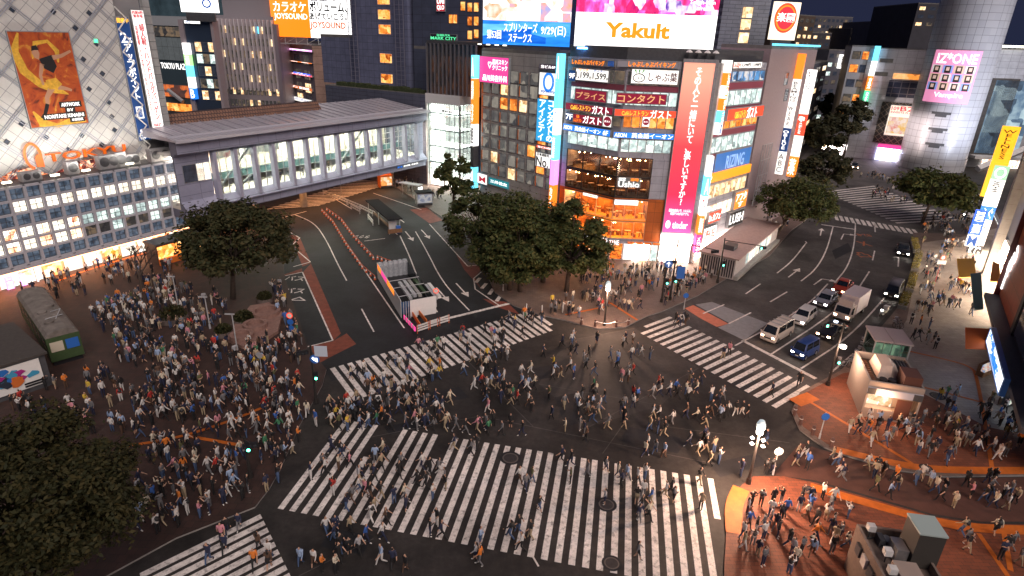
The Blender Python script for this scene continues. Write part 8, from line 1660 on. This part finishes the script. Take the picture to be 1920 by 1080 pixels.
IND = ALL[:288]; REST = ALL[298:]
lablen = []
for a in IND:
    me = person_mesh(a['p'], a['l'], a['lw'], a['pk']); o = link('person', me, None, a['q'], a['yaw']); s = a['h']; o.scale = (s, s, s)
    ms = [skinm, hairs[0 if a['t'] != 'white' else 1], cmat(a['t'], TOPS[a['t']]), cmat(a['b'], BOTS[a['b']]), shoem[1 if a['b'] in ('navy', 'grey') else 0], bagm]
    for i, m in enumerate(ms): o.material_slots[i].link = 'OBJECT'; o.material_slots[i].material = m
    hair = ('long-haired ' if a['l'] else ''); low = 'skirt' if a['lw'] == 'skirt' else 'trousers'; pk = ' with backpack' if a['pk'] else ''
    tag(o, f"person in {a['t']} top {DOING[a['p']]} {a['where']}" if a['fixed'] else f"{hair}person{pk} in {a['t']} top, {a['b']} {low}, {DOING[a['p']]} {a['where']}", 'person', 'people on the crossing and pavements')
# the farther crowd reads as one mass
mb = MB(); mi = {}; ml2 = []
for a in REST:
    me = person_mesh(a['p'], a['l'], a['lw'], a['pk']); k = len(mb.v); T_ = Matrix.Translation(a['q']) @ Matrix.Rotation(a['yaw'], 4, 'Z') @ Matrix.Scale(a['h'], 4)
    mb.v += [tuple(T_ @ v.co) for v in me.vertices]
    ms = [skinm, hairs[0], cmat(a['t'], TOPS[a['t']]), cmat(a['b'], BOTS[a['b']]), shoem[0], bagm]
    for m in ms:
        if m.name not in mi: mi[m.name] = len(ml2); ml2.append(m)
    for p in me.polygons: mb.f.append(tuple(k+i for i in p.vertices)); mb.m.append(mi[ms[p.material_index].name])
if REST: o = mb.obj('crowd', ml2, None, smooth=True); tag(o, 'dense farther crowd filling the plaza, corner pavement and streets beyond', 'crowd', kind='stuff')
# people on the skywalk behind the glass
for i, (x, y) in enumerate(((431, 352), (503, 345), (533, 333), (540, 334), (555, 330), (582, 323), (622, 316), (630, 315), (693, 300), (703, 298), (718, 292))):
    s, z = B.at(x, y); q = B.pt(s, 1.9, 7.1); me = person_mesh(['stand', 'phone', 'cross'][i % 3], i % 2 == 0, 'slim', False); o = link('person', me, None, q, B.rz+math.pi)
    for k, m in enumerate([skinm, hairs[0], cmat('black', TOPS['black']) if i % 3 else cmat('navy', TOPS['navy']), cmat('black', BOTS['black']), shoem[0], bagm]): o.material_slots[k].link = 'OBJECT'; o.material_slots[k].material = m
    tag(o, ['first', 'second', 'third', 'fourth', 'fifth', 'sixth', 'seventh', 'eighth', 'ninth', 'tenth', 'last'][i]+' dark clothed person from the left looking out behind the bridge glass', 'person', 'people behind the bridge glass')
bad = [(o.name, len(o['label'].split()), o['label']) for o in sc.objects if o.get('label') and not 4 <= len(o['label'].split()) <= 16]
print('PEOPLE', len(ALL), len(IND), 'BADLABELS', len(bad)); [print('BAD', b) for b in bad]
